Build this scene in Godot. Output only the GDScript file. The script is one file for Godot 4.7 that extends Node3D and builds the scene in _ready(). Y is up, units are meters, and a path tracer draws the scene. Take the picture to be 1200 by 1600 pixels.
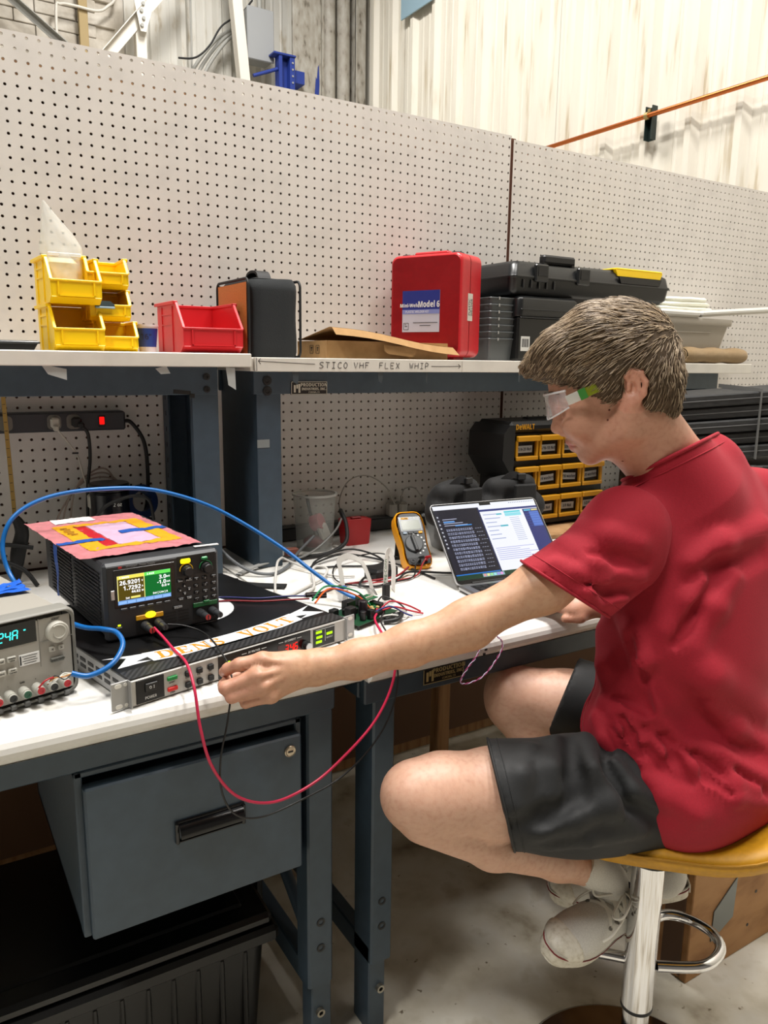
extends Node3D

class MB:
	# collects triangles; corners are given anticlockwise seen from outside
	var v := PackedVector3Array()
	var n := PackedVector3Array()
	var u := PackedVector2Array()
	var c := PackedColorArray()
	var ix := PackedInt32Array()
	var t := Transform3D.IDENTITY
	var col := Color.WHITE
	func vert(p: Vector3, nn: Vector3, uv: Vector2) -> int:
		v.append(t * p)
		n.append((t.basis * nn).normalized())
		u.append(uv)
		c.append(col)
		return v.size() - 1
	func idx(a: int, b: int, d: int) -> void:
		ix.append(a); ix.append(d); ix.append(b)
	func tri(a: Vector3, b: Vector3, d: Vector3) -> void:
		var nn := (b - a).cross(d - a).normalized()
		var i0 := vert(a, nn, Vector2(0, 0))
		vert(b, nn, Vector2(1, 0))
		vert(d, nn, Vector2(0, 1))
		idx(i0, i0 + 1, i0 + 2)
	func quad(a: Vector3, b: Vector3, d: Vector3, e: Vector3, r := Rect2(0, 0, 1, 1)) -> void:
		# uv: a bottom left, b bottom right, d top right, e top left
		var nn := (d - a).cross(e - b).normalized()
		var i0 := vert(a, nn, Vector2(r.position.x, r.end.y))
		vert(b, nn, Vector2(r.end.x, r.end.y))
		vert(d, nn, Vector2(r.end.x, r.position.y))
		vert(e, nn, Vector2(r.position.x, r.position.y))
		idx(i0, i0 + 1, i0 + 2); idx(i0, i0 + 2, i0 + 3)
	func bx(ce: Vector3, s: Vector3, b := 0.0) -> MB:
		var h := s * 0.5
		if b <= 0.0:
			for k in 3:
				for sg in [-1.0, 1.0]:
					var w := Vector3.ZERO; w[k] = sg * h[k]
					var a := Vector3.ZERO; a[(k + 1) % 3] = h[(k + 1) % 3] * sg
					var d := Vector3.ZERO; d[(k + 2) % 3] = h[(k + 2) % 3]
					quad(ce + w - a - d, ce + w + a - d, ce + w + a + d, ce + w - a + d)
			return self
		b = minf(b, minf(h.x, minf(h.y, h.z)) * 0.98)
		var q := h - Vector3(b, b, b)
		for k in 3:
			var k1 := (k + 1) % 3
			var k2 := (k + 2) % 3
			for sg in [-1.0, 1.0]:
				var w := Vector3.ZERO; w[k] = sg * h[k]
				var a := Vector3.ZERO; a[k1] = q[k1] * sg
				var d := Vector3.ZERO; d[k2] = q[k2]
				quad(ce + w - a - d, ce + w + a - d, ce + w + a + d, ce + w - a + d)
			for s1 in [-1.0, 1.0]:
				for s2 in [-1.0, 1.0]:
					# edge along k between faces k1,s1 and k2,s2
					var p1 := Vector3.ZERO; p1[k1] = s1 * h[k1]; p1[k2] = s2 * q[k2]
					var p2 := Vector3.ZERO; p2[k1] = s1 * q[k1]; p2[k2] = s2 * h[k2]
					var e := Vector3.ZERO; e[k] = q[k] * s1 * s2
					quad(ce + p1 - e, ce + p2 - e, ce + p2 + e, ce + p1 + e)
		for sx in [-1.0, 1.0]:
			for sy in [-1.0, 1.0]:
				for sz in [-1.0, 1.0]:
					var px := ce + Vector3(sx * h.x, sy * q.y, sz * q.z)
					var py := ce + Vector3(sx * q.x, sy * h.y, sz * q.z)
					var pz := ce + Vector3(sx * q.x, sy * q.y, sz * h.z)
					if sx * sy * sz > 0: tri(px, py, pz)
					else: tri(px, pz, py)
		return self
	func cyl(a: Vector3, b: Vector3, r1: float, r2 := -1.0, seg := 16, caps := true, b2 := 0.0) -> MB:
		if r2 < 0: r2 = r1
		var ax := (b - a).normalized()
		if b2 > 0.0:
			lathe_on(a, ax, [Vector2(0, 0), Vector2(r1 - b2, 0), Vector2(r1, b2), Vector2(r2, (b - a).length() - b2), Vector2(r2 - b2, (b - a).length()), Vector2(0, (b - a).length())], seg)
		else:
			var pr := [Vector2(r1, 0), Vector2(r2, (b - a).length())]
			if caps: pr = [Vector2(0, 0)] + pr + [Vector2(0, (b - a).length())]
			lathe_on(a, ax, pr, seg)
		return self
	func lathe_on(o: Vector3, ax: Vector3, pr: Array, seg := 24, smooth := false) -> MB:
		# pr: Vector2(radius, height along ax), from below to above; outside on the right
		var sd := (Vector3.RIGHT if absf(ax.x) < 0.8 else Vector3.UP)
		var e1 := sd.cross(ax).normalized()
		var e2 := ax.cross(e1)
		var m := pr.size()
		var nr := []
		for k in m - 1:
			var dd: Vector2 = pr[k + 1] - pr[k]
			nr.append(Vector2(dd.y, -dd.x).normalized())
		for k in m - 1:
			var p0: Vector2 = pr[k]; var p1: Vector2 = pr[k + 1]
			if p0.is_equal_approx(p1): continue
			var n0: Vector2 = nr[k]; var n1: Vector2 = nr[k]
			if smooth:
				if k > 0: n0 = (nr[k - 1] + nr[k]).normalized()
				if k < m - 2: n1 = (nr[k + 1] + nr[k]).normalized()
			var st := v.size()
			for j in seg + 1:
				var an := TAU * j / seg
				var dr := e1 * cos(an) + e2 * sin(an)
				vert(o + dr * p0.x + ax * p0.y, dr * n0.x + ax * n0.y, Vector2(float(j) / seg, 1.0 - float(k) / (m - 1)))
				vert(o + dr * p1.x + ax * p1.y, dr * n1.x + ax * n1.y, Vector2(float(j) / seg, 1.0 - float(k + 1) / (m - 1)))
			for j in seg:
				var i0 := st + j * 2
				idx(i0, i0 + 2, i0 + 3); idx(i0, i0 + 3, i0 + 1)
		return self
	func lathe(pr: Array, seg := 24, smooth := false) -> MB:
		return lathe_on(Vector3.ZERO, Vector3.UP, pr, seg, smooth)
	func tube(pts: Array, r, seg := 8, closed := false) -> MB:
		# smooth round bar along points; r number or array
		var m := pts.size()
		var up := Vector3.UP
		var st := v.size()
		var tg0: Vector3 = (pts[1] - pts[0]).normalized()
		var e1 := tg0.cross(Vector3.UP)
		if e1.length() < 0.1: e1 = tg0.cross(Vector3.RIGHT)
		e1 = e1.normalized()
		var ln := 0.0
		for k in m:
			var tg: Vector3
			if closed: tg = (pts[(k + 1) % m] - pts[(k + m - 1) % m]).normalized()
			else: tg = (pts[mini(k + 1, m - 1)] - pts[maxi(k - 1, 0)]).normalized()
			e1 = (e1 - tg * e1.dot(tg)).normalized()
			var e2 := tg.cross(e1)
			var rr: float = r if (r is float or r is int) else r[k]
			if k > 0: ln += (pts[k] - pts[k - 1]).length()
			for j in seg + 1:
				var an := TAU * j / seg
				var dr := e1 * cos(an) + e2 * sin(an)
				vert(pts[k] + dr * rr, dr, Vector2(float(j) / seg, ln * 10.0))
		var rings := m if closed else m - 1
		for k in rings:
			for j in seg:
				var i0 := st + k * (seg + 1) + j
				var i1 := st + ((k + 1) % m) * (seg + 1) + j
				idx(i0, i0 + 1, i1 + 1); idx(i0, i1 + 1, i1)
		if not closed:
			for en in [0, m - 1]:
				var tg2: Vector3 = (pts[0] - pts[1]).normalized() if en == 0 else (pts[m - 1] - pts[m - 2]).normalized()
				var ci := v.size()
				var iv := t.affine_inverse()
				vert(pts[en], tg2, Vector2(0.5, 0.5))
				for j in seg + 1: vert(iv * v[st + en * (seg + 1) + j], tg2, Vector2(0.5, 0.5))
				for j in seg:
					if en == 0: idx(ci, ci + 2 + j, ci + 1 + j)
					else: idx(ci, ci + 1 + j, ci + 2 + j)
		return self
	func ribbon(pts: Array, up: Vector3, w: float, th := 0.0012) -> MB:
		# flat strap along points, wide along up x tangent
		for k in pts.size() - 1:
			var a: Vector3 = pts[k]; var b: Vector3 = pts[k + 1]
			var ta: Vector3 = (pts[k + 1] - pts[maxi(k - 1, 0)]).normalized()
			var tb: Vector3 = (pts[mini(k + 2, pts.size() - 1)] - pts[k]).normalized()
			var wa := up.cross(ta).normalized() * w * 0.5
			var wb := up.cross(tb).normalized() * w * 0.5
			var na := ta.cross(wa).normalized() * th * 0.5
			var nb := tb.cross(wb).normalized() * th * 0.5
			quad(a - wa + na, a + wa + na, b + wb + nb, b - wb + nb)
			quad(b - wb - nb, b + wb - nb, a + wa - na, a - wa - na)
			quad(a + wa + na, a + wa - na, b + wb - nb, b + wb + nb)
			quad(a - wa - na, a - wa + na, b - wb + nb, b - wb - nb)
		return self
	func prism(poly: Array, z0: float, z1: float) -> MB:
		# polygon in local xy (anticlockwise seen from +z), pulled from z0 to z1
		var pp := PackedVector2Array(poly)
		if Geometry2D.is_polygon_clockwise(pp): pp.reverse()
		var tr := Geometry2D.triangulate_polygon(pp)
		var mn := pp[0]; var mx := pp[0]
		for p in pp:
			mn = mn.min(p); mx = mx.max(p)
		var sz := (mx - mn)
		for side in 2:
			var st := v.size()
			for p in pp:
				vert(Vector3(p.x, p.y, z1 if side else z0), Vector3(0, 0, 1 if side else -1), Vector2((p.x - mn.x) / maxf(sz.x, 1e-6), 1.0 - (p.y - mn.y) / maxf(sz.y, 1e-6)))
			for k in range(0, tr.size(), 3):
				var a := pp[tr[k]]; var b := pp[tr[k + 1]]; var d := pp[tr[k + 2]]
				var ccw := (b - a).cross(d - a) > 0
				if ccw == (side == 1): idx(st + tr[k], st + tr[k + 1], st + tr[k + 2])
				else: idx(st + tr[k], st + tr[k + 2], st + tr[k + 1])
		for k in pp.size():
			var a := pp[k]; var b := pp[(k + 1) % pp.size()]
			quad(Vector3(a.x, a.y, z0), Vector3(b.x, b.y, z0), Vector3(b.x, b.y, z1), Vector3(a.x, a.y, z1))
		return self
	func grid(rows: Array, wrap := false) -> MB:
		# rows of points, smooth; the outside is where (along row) x (to next row) points
		var m := rows.size(); var w: int = rows[0].size()
		var st := v.size()
		for a in m:
			for b in w:
				var l: Vector3 = rows[a][(b + w - 1) % w] if (wrap or b > 0) else rows[a][b]
				var r: Vector3 = rows[a][(b + 1) % w] if (wrap or b < w - 1) else rows[a][b]
				var d: Vector3 = rows[maxi(a - 1, 0)][b]
				var up: Vector3 = rows[mini(a + 1, m - 1)][b]
				var nn := (r - l).cross(up - d)
				if nn.length() < 1e-12: nn = Vector3.UP
				vert(rows[a][b], nn.normalized(), Vector2(float(b) / (w - (0 if wrap else 1)), 1.0 - float(a) / maxi(m - 1, 1)))
		for a in m - 1:
			for b in (w if wrap else w - 1):
				var b1 := (b + 1) % w
				idx(st + a * w + b, st + a * w + b1, st + (a + 1) * w + b1)
				idx(st + a * w + b, st + (a + 1) * w + b1, st + (a + 1) * w + b)
		return self
	func ball(ce: Vector3, r: Vector3, seg := 16, rings := 10) -> MB:
		var rows := []
		for a in rings + 1:
			var ph := PI * a / rings - PI / 2
			var row := []
			for b in seg:
				var th := TAU * b / seg
				row.append(ce + Vector3(cos(ph) * cos(th) * r.x, sin(ph) * r.y, -cos(ph) * sin(th) * r.z))
			rows.append(row)
		return grid(rows, true)
	func mesh() -> ArrayMesh:
		var a := []
		a.resize(Mesh.ARRAY_MAX)
		a[Mesh.ARRAY_VERTEX] = v
		a[Mesh.ARRAY_NORMAL] = n
		a[Mesh.ARRAY_TEX_UV] = u
		a[Mesh.ARRAY_COLOR] = c
		a[Mesh.ARRAY_INDEX] = ix
		var m := ArrayMesh.new()
		m.add_surface_from_arrays(Mesh.PRIMITIVE_TRIANGLES, a)
		return m

class SDF:
	# rounded shapes joined softly, meshed as surface nets
	var ps := []
	var hs := 0.012
	var cf: Callable
	func cap(a: Vector3, b: Vector3, ra: float, rb: float, k := 0.02, sub := false, flat := Vector3.ZERO, fl := 1.0) -> void:
		ps.append([0, a, b, ra, rb, k, sub, b - a, 1.0 / maxf((b - a).length_squared(), 1e-9), flat, fl])
	func ell(o: Vector3, r: Vector3, ba := Basis.IDENTITY, k := 0.02, sub := false) -> void:
		ps.append([1, o, r, ba.transposed(), 0.0, k, sub, minf(r.x, minf(r.y, r.z))])
	func cut(o: Vector3, nn: Vector3, k := 0.004) -> void:
		# takes away what lies on the side the normal points to
		ps.append([2, o, nn, 0.0, 0.0, k, true])
	func pd(p: Array, x: Vector3) -> float:
		if p[0] == 0:
			var pa: Vector3 = x - p[1]
			var tt := clampf(pa.dot(p[7]) * p[8], 0.0, 1.0)
			var w: Vector3 = pa - p[7] * tt
			if p[10] != 1.0:
				var f: Vector3 = p[9]
				w += f * (f.dot(w) * (p[10] - 1.0))
			return w.length() - (p[3] + (p[4] - p[3]) * tt)
		elif p[0] == 1:
			var q: Vector3 = p[3] * (x - p[1])
			var r: Vector3 = p[2]
			var a := Vector3(q.x / r.x, q.y / r.y, q.z / r.z)
			var k0 := a.length()
			if k0 < 1e-5: return -p[7]
			var b := Vector3(a.x / r.x, a.y / r.y, a.z / r.z)
			return k0 * (k0 - 1.0) / b.length()
		return -(x - p[1]).dot(p[2])
	func val(l: Array, x: Vector3) -> float:
		var d := 1e3
		for p in l:
			var e := pd(p, x)
			var k: float = p[5]
			if p[6]:
				var h := maxf(k - absf(-e - d), 0.0) / k
				d = maxf(d, -e) + h * h * k * 0.25
			else:
				var h := maxf(k - absf(e - d), 0.0) / k
				d = minf(d, e) - h * h * k * 0.25
		return d
	func near(src: Array, ctr: Vector3, rd: float) -> Array:
		var l := []
		var any := false
		for p in src:
			var lim: float = rd * 1.35 + p[5] * 2.0 + 0.002
			if p[0] == 1: lim = rd * 2.4 + p[5] * 1.5 + 0.012
			if pd(p, ctr) < lim:
				l.append(p)
				if not p[6]: any = true
		return l if any else []
	func block(mb: MB, l: Array, vals: PackedFloat32Array, bo: Vector3, X0: int, Y0: int, Z0: int, nx: int, ny: int, cells: Dictionary, quads: Array) -> void:
		var q := 0
		for k in 5:
			for j in 5:
				for i in 5:
					vals[q] = val(l, bo + Vector3(i, j, k) * hs)
					q += 1
		for k in 4:
			for j in 4:
				for i in 4:
					var i0 := i + j * 5 + k * 25
					var a0 := vals[i0]; var a1 := vals[i0 + 1]; var a2 := vals[i0 + 5]; var a3 := vals[i0 + 6]
					var a4 := vals[i0 + 25]; var a5 := vals[i0 + 26]; var a6 := vals[i0 + 30]; var a7 := vals[i0 + 31]
					var mnv := minf(minf(minf(a0, a1), minf(a2, a3)), minf(minf(a4, a5), minf(a6, a7)))
					if mnv >= 0.0: continue
					var mxv := maxf(maxf(maxf(a0, a1), maxf(a2, a3)), maxf(maxf(a4, a5), maxf(a6, a7)))
					if mxv < 0.0: continue
					var s := Vector3.ZERO; var cn := 0
					if (a0 < 0) != (a1 < 0): s += Vector3(a0 / (a0 - a1), 0, 0); cn += 1
					if (a2 < 0) != (a3 < 0): s += Vector3(a2 / (a2 - a3), 1, 0); cn += 1
					if (a4 < 0) != (a5 < 0): s += Vector3(a4 / (a4 - a5), 0, 1); cn += 1
					if (a6 < 0) != (a7 < 0): s += Vector3(a6 / (a6 - a7), 1, 1); cn += 1
					if (a0 < 0) != (a2 < 0): s += Vector3(0, a0 / (a0 - a2), 0); cn += 1
					if (a1 < 0) != (a3 < 0): s += Vector3(1, a1 / (a1 - a3), 0); cn += 1
					if (a4 < 0) != (a6 < 0): s += Vector3(0, a4 / (a4 - a6), 1); cn += 1
					if (a5 < 0) != (a7 < 0): s += Vector3(1, a5 / (a5 - a7), 1); cn += 1
					if (a0 < 0) != (a4 < 0): s += Vector3(0, 0, a0 / (a0 - a4)); cn += 1
					if (a1 < 0) != (a5 < 0): s += Vector3(1, 0, a1 / (a1 - a5)); cn += 1
					if (a2 < 0) != (a6 < 0): s += Vector3(0, 1, a2 / (a2 - a6)); cn += 1
					if (a3 < 0) != (a7 < 0): s += Vector3(1, 1, a3 / (a3 - a7)); cn += 1
					s /= cn
					var g := Vector3(a1 - a0 + a3 - a2 + a5 - a4 + a7 - a6, a2 - a0 + a3 - a1 + a6 - a4 + a7 - a5, a4 - a0 + a5 - a1 + a6 - a2 + a7 - a3)
					var X := X0 + i; var Y := Y0 + j; var Z := Z0 + k
					var id := X + nx * (Y + ny * Z)
					var pos := bo + (Vector3(i, j, k) + s) * hs
					if cf.is_valid(): mb.col = cf.call(pos, g.normalized())
					cells[id] = mb.vert(pos, g.normalized(), Vector2(pos.x, pos.y) * 4.0)
					if (a0 < 0) != (a1 < 0): quads.append([id, nx, nx * ny, a0 < 0])
					if (a0 < 0) != (a2 < 0): quads.append([id, nx * ny, 1, a0 < 0])
					if (a0 < 0) != (a4 < 0): quads.append([id, 1, nx, a0 < 0])
	func mesh_into(mb: MB) -> void:
		var lo := Vector3(1e9, 1e9, 1e9); var hi := -lo
		for p in ps:
			if p[6]: continue
			if p[0] == 0:
				var r: float = maxf(p[3], p[4]) * 1.05
				var f := r / minf(1.0, p[10])
				lo = lo.min(p[1] - Vector3.ONE * f).min(p[2] - Vector3.ONE * f); hi = hi.max(p[1] + Vector3.ONE * f).max(p[2] + Vector3.ONE * f)
			elif p[0] == 1:
				var r2: float = maxf(p[2].x, maxf(p[2].y, p[2].z))
				lo = lo.min(p[1] - Vector3.ONE * r2); hi = hi.max(p[1] + Vector3.ONE * r2)
		lo -= Vector3.ONE * hs * 3.0; hi += Vector3.ONE * hs * 3.0
		var B := 4
		var S := 4
		var nb := Vector3i(((hi - lo) / (hs * B * S)).ceil())
		var nx := nb.x * B * S + 2; var ny := nb.y * B * S + 2
		var cells := {}
		var quads := []
		var half := hs * B * 0.5
		var rad := half * 1.7321
		var vals := PackedFloat32Array(); vals.resize(125)
		for sz in nb.z:
			for sy in nb.y:
				for sx in nb.x:
					var so := lo + Vector3(sx, sy, sz) * (hs * B * S)
					var l0 := near(ps, so + Vector3.ONE * half * S, rad * S)
					if l0.is_empty(): continue
					for sub in S * S * S:
						var bx_ := sx * S + sub % S; var by := sy * S + (sub / S) % S; var bz := sz * S + sub / (S * S)
						var bo := lo + Vector3(bx_, by, bz) * (hs * B)
						var ctr := bo + Vector3.ONE * half
						var l := near(l0, ctr, rad)
						if l.is_empty(): continue
						var dc := val(l, ctr)
						if absf(dc) > rad * 1.7 + 0.001: continue
						block(mb, l, vals, bo, bx_ * B, by * B, bz * B, nx, ny, cells, quads)
		for qd in quads:
			var c0: int = qd[0]; var c1: int = c0 - qd[1]; var c2: int = c0 - qd[1] - qd[2]; var c3: int = c0 - qd[2]
			for id in [c1, c2, c3]:
				if cells.has(id): continue
				# a neighbour cell that pruning passed over: slide its middle onto the surface
				var x := lo + Vector3(id % nx + 0.5, (id / nx) % ny + 0.5, id / (nx * ny) + 0.5) * hs
				var e := hs * 0.5
				var d := val(ps, x)
				var g := Vector3(val(ps, x + Vector3(e, 0, 0)) - d, val(ps, x + Vector3(0, e, 0)) - d, val(ps, x + Vector3(0, 0, e)) - d).normalized()
				x -= g * clampf(d, -hs, hs)
				if cf.is_valid(): mb.col = cf.call(x, g)
				cells[id] = mb.vert(x, g, Vector2(x.x, x.y) * 4.0)
			var i0: int = cells[c0]; var i1: int = cells[c1]; var i2: int = cells[c2]; var i3: int = cells[c3]
			if qd[3]:
				mb.idx(i0, i1, i2); mb.idx(i0, i2, i3)
			else:
				mb.idx(i0, i2, i1); mb.idx(i0, i3, i2)

var used := {}
func numbered(called: String) -> String:
	var k: int = used.get(called, 0)
	used[called] = k + 1
	return called if k == 0 else "%s_%03d" % [called, k]

func thing(called: String, label: String, cat: String, at := Vector3.ZERO, turn := 0.0, group := "") -> Node3D:
	var o := Node3D.new()
	o.name = numbered(called)
	add_child(o, true)
	o.position = at
	o.rotation.y = turn
	tag(o, label, cat, group)
	return o

func tag(o: Node, label: String, cat := "", group := "", kind := "") -> Node:
	if label: o.set_meta("label", label)
	if cat: o.set_meta("category", cat)
	if group: o.set_meta("group", group)
	if kind: o.set_meta("kind", kind)
	return o

func part(par: Node, called: String, mb: MB, m: Material, label := "") -> MeshInstance3D:
	return pm(par, called, mb.mesh(), m, label)

func pm(par: Node, called: String, me: Mesh, m: Material, label := "") -> MeshInstance3D:
	var o := MeshInstance3D.new()
	o.name = called
	o.mesh = me
	o.material_override = m
	if label: o.set_meta("label", label)
	par.add_child(o, true)
	return o

func solo(called: String, mb: MB, m: Material, label: String, cat: String, group := "") -> MeshInstance3D:
	var o := part(self, numbered(called), mb, m, label)
	tag(o, label, cat, group)
	return o

func struct_(called: String, mb: MB, m: Material) -> MeshInstance3D:
	var o := part(self, called, mb, m)
	o.set_meta("kind", "structure")
	return o

var fonts := {}
func text(par: Node, called: String, s: String, m: Material, xf: Transform3D, h: float, face := "Droid Sans", weight := 400, depth := 0.0004, sx := 1.0) -> MeshInstance3D:
	# lettering, centred at xf, reading along its x, standing along its y, facing its z; h is about the height of capitals
	var key := face + str(weight)
	if not fonts.has(key):
		var f := SystemFont.new()
		f.font_names = PackedStringArray([face])
		f.font_weight = weight
		fonts[key] = f
	var tm := TextMesh.new()
	tm.text = s
	tm.font = fonts[key]
	tm.font_size = 32
	tm.pixel_size = h / 23.0
	tm.depth = depth
	tm.curve_step = 2.0
	var o := pm(par, called, tm, m)
	o.transform = xf * Transform3D(Basis.from_scale(Vector3(sx, 1, 1)), Vector3.ZERO)
	return o

var mats := {}
func mt(c: Color, rough := 0.5, metal := 0.0, spec := 0.5) -> StandardMaterial3D:
	var key := "%s %.2f %.2f %.2f" % [c.to_html(), rough, metal, spec]
	if mats.has(key): return mats[key]
	var m := StandardMaterial3D.new()
	m.albedo_color = c
	m.roughness = rough
	m.metallic = metal
	m.metallic_specular = spec
	mats[key] = m
	return m

func glow(c: Color, e: float) -> StandardMaterial3D:
	var m := StandardMaterial3D.new()
	m.albedo_color = Color(c.r * 0.3, c.g * 0.3, c.b * 0.3)
	m.emission_enabled = true
	m.emission = c
	m.emission_energy_multiplier = e
	return m

func clear(c: Color, rough := 0.05) -> StandardMaterial3D:
	var m := StandardMaterial3D.new()
	m.albedo_color = c
	m.roughness = rough
	m.transparency = BaseMaterial3D.TRANSPARENCY_ALPHA
	return m

func noise_tex(freq: float, ramp: Array, oct := 4, sd := 1, size := 512, kind := FastNoiseLite.TYPE_SIMPLEX_SMOOTH, nrm := false, bump := 4.0) -> NoiseTexture2D:
	var f := FastNoiseLite.new()
	f.seed = sd
	f.frequency = freq
	f.noise_type = kind
	f.fractal_octaves = oct
	var tx := NoiseTexture2D.new()
	tx.width = size
	tx.height = size
	tx.seamless = true
	tx.noise = f
	if nrm:
		tx.as_normal_map = true
		tx.bump_strength = bump
	elif ramp.size():
		var g := Gradient.new()
		g.offsets = PackedFloat32Array()
		var of := PackedFloat32Array(); var cs := PackedColorArray()
		for k in ramp:
			of.append(k[0]); cs.append(k[1])
		g.offsets = of
		g.colors = cs
		tx.color_ramp = g
	return tx

func tri_mat(c: Color, rough: float, albedo: Texture2D, sc: Vector3, relief: Texture2D = null, rcm := 0.05, metal := 0.0, world := true) -> StandardMaterial3D:
	var m := StandardMaterial3D.new()
	m.albedo_color = c
	m.roughness = rough
	m.metallic = metal
	m.albedo_texture = albedo
	m.uv1_triplanar = true
	m.uv1_world_triplanar = world
	m.uv1_scale = sc
	if relief:
		m.heightmap_enabled = true
		m.heightmap_texture = relief
		m.heightmap_scale = rcm
	return m

func spl(pts: Array, per := 8) -> Array:
	# smooth curve through points
	var out := []
	var m := pts.size()
	for k in m - 1:
		var p0: Vector3 = pts[maxi(k - 1, 0)]; var p1: Vector3 = pts[k]
		var p2: Vector3 = pts[k + 1]; var p3: Vector3 = pts[mini(k + 2, m - 1)]
		for j in per:
			out.append(p1.cubic_interpolate(p2, p0, p3, float(j) / per))
	out.append(pts[m - 1])
	return out

func V(x: float, y: float, z: float) -> Vector3:
	return Vector3(x, y, z)

func look(o: Vector3, zdir: Vector3, up := Vector3.UP) -> Transform3D:
	# a frame at o whose z points along zdir and whose y leans to up
	var z := zdir.normalized()
	var x := up.cross(z).normalized()
	return Transform3D(Basis(x, z.cross(x), z), o)

func mb() -> MB:
	return MB.new()

func rounded(w: float, h: float, r: float, seg := 5) -> Array:
	# outline of a rounded rectangle, anticlockwise, centred
	var out := []
	for q in 4:
		var cx := (w * 0.5 - r) * (1 if q == 0 or q == 3 else -1)
		var cy := (h * 0.5 - r) * (1 if q < 2 else -1)
		for k in seg + 1:
			var an := PI * 0.5 * (q + float(k) / seg)
			out.append(Vector2(cx + r * cos(an), cy + r * sin(an)))
	return out
# ---------------------------------------------------------------- shared materials
var M := {}
func make_materials() -> void:
	var fine := noise_tex(0.08, [], 3, 7, 256)
	var speck := noise_tex(0.02, [[0.0, Color(0.95, 0.95, 0.95)], [0.45, Color(0.985, 0.985, 0.985)], [1.0, Color(1, 1, 1)]], 5, 3)
	M.peg = tri_mat(Color(0.80, 0.78, 0.755), 0.45, speck, Vector3(0.9, 0.9, 0.9))
	M.hard = mt(Color(0.36, 0.22, 0.15), 0.8)
	M.added_backing = mt(Color(0.36, 0.22, 0.15), 0.8)  # for the unseen sheet added behind the pegboard
	M.steel = tri_mat(Color(0.225, 0.285, 0.335), 0.45, noise_tex(0.05, [[0.0, Color(0.9, 0.9, 0.9)], [1.0, Color(1, 1, 1)]], 3, 5, 256), Vector3(2, 2, 2), fine, 0.006)
	M.top = tri_mat(Color(0.87, 0.865, 0.85), 0.28, noise_tex(0.012, [[0.0, Color(0.86, 0.83, 0.78)], [0.22, Color(0.95, 0.94, 0.92)], [0.45, Color(0.99, 0.99, 0.985)], [1.0, Color(1, 1, 1)]], 6, 11, 1024), Vector3(0.8, 0.8, 0.8))
	M.shelf = tri_mat(Color(0.84, 0.82, 0.78), 0.4, speck, Vector3(1, 1, 1))
	M.wood = tri_mat(Color(0.60, 0.45, 0.30), 0.75, noise_tex(0.02, [[0.0, Color(0.72, 0.66, 0.58)], [0.5, Color(0.92, 0.9, 0.86)], [1.0, Color(1, 1, 1)]], 5, 21), Vector3(3.0, 0.35, 3.0))
	M.ply = tri_mat(Color(0.68, 0.51, 0.33), 0.7, noise_tex(0.015, [[0.0, Color(0.78, 0.72, 0.64)], [0.5, Color(0.95, 0.93, 0.9)], [1.0, Color(1, 1, 1)]], 5, 23), Vector3(0.7, 1.6, 0.7))
	M.metalwall = tri_mat(Color(0.87, 0.855, 0.81), 0.5, noise_tex(0.01, [[0.0, Color(0.76, 0.70, 0.61)], [0.17, Color(0.90, 0.87, 0.82)], [0.3, Color(0.97, 0.96, 0.945)], [0.5, Color(0.99, 0.985, 0.975)], [1.0, Color(1, 1, 1)]], 6, 31, 1024), Vector3(1.0, 0.11, 1.0))
	M.brick = tri_mat(Color(0.83, 0.81, 0.77), 0.8, noise_tex(0.02, [[0.0, Color(0.8, 0.78, 0.75)], [1.0, Color(1, 1, 1)]], 4, 33, 256), Vector3(1, 1, 1), fine, 0.2)
	M.concrete = concrete()
	M.white_paint = mt(Color(0.84, 0.82, 0.78), 0.5)
	M.grey_paint = mt(Color(0.52, 0.53, 0.53), 0.5)
	M.black = mt(Color(0.05, 0.05, 0.055), 0.5)
	M.blackgloss = mt(Color(0.03, 0.03, 0.035), 0.22)
	M.rubber = mt(Color(0.045, 0.045, 0.05), 0.6)
	M.chrome = mt(Color(0.86, 0.86, 0.87), 0.08, 1.0)
	M.alu = mt(Color(0.78, 0.78, 0.79), 0.35, 1.0)
	M.copper = mt(Color(0.80, 0.46, 0.26), 0.32, 1.0)
	M.ink = mt(Color(0.10, 0.10, 0.11), 0.7)
	M.white = mt(Color(0.88, 0.88, 0.87), 0.5)
	M.silver_print = mt(Color(0.80, 0.78, 0.72), 0.4)

func concrete() -> StandardMaterial3D:
	var m := tri_mat(Color(0.80, 0.785, 0.74), 0.6, noise_tex(0.006, [[0.0, Color(0.68, 0.64, 0.58)], [0.25, Color(0.88, 0.86, 0.82)], [0.5, Color(0.97, 0.96, 0.94)], [0.75, Color(1, 1, 1)], [1.0, Color(0.88, 0.86, 0.82)]], 6, 41, 1024), Vector3(0.8, 0.8, 0.8), noise_tex(0.03, [], 5, 43), 0.12)
	m.detail_enabled = true
	m.detail_blend_mode = BaseMaterial3D.BLEND_MODE_MUL
	m.detail_uv_layer = BaseMaterial3D.DETAIL_UV_1
	m.detail_albedo = noise_tex(0.035, [[0.0, Color(0.3, 0.25, 0.2)], [0.1, Color(0.72, 0.69, 0.64)], [0.15, Color(1, 1, 1)], [1.0, Color(1, 1, 1)]], 4, 45, 1024)
	return m

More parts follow.
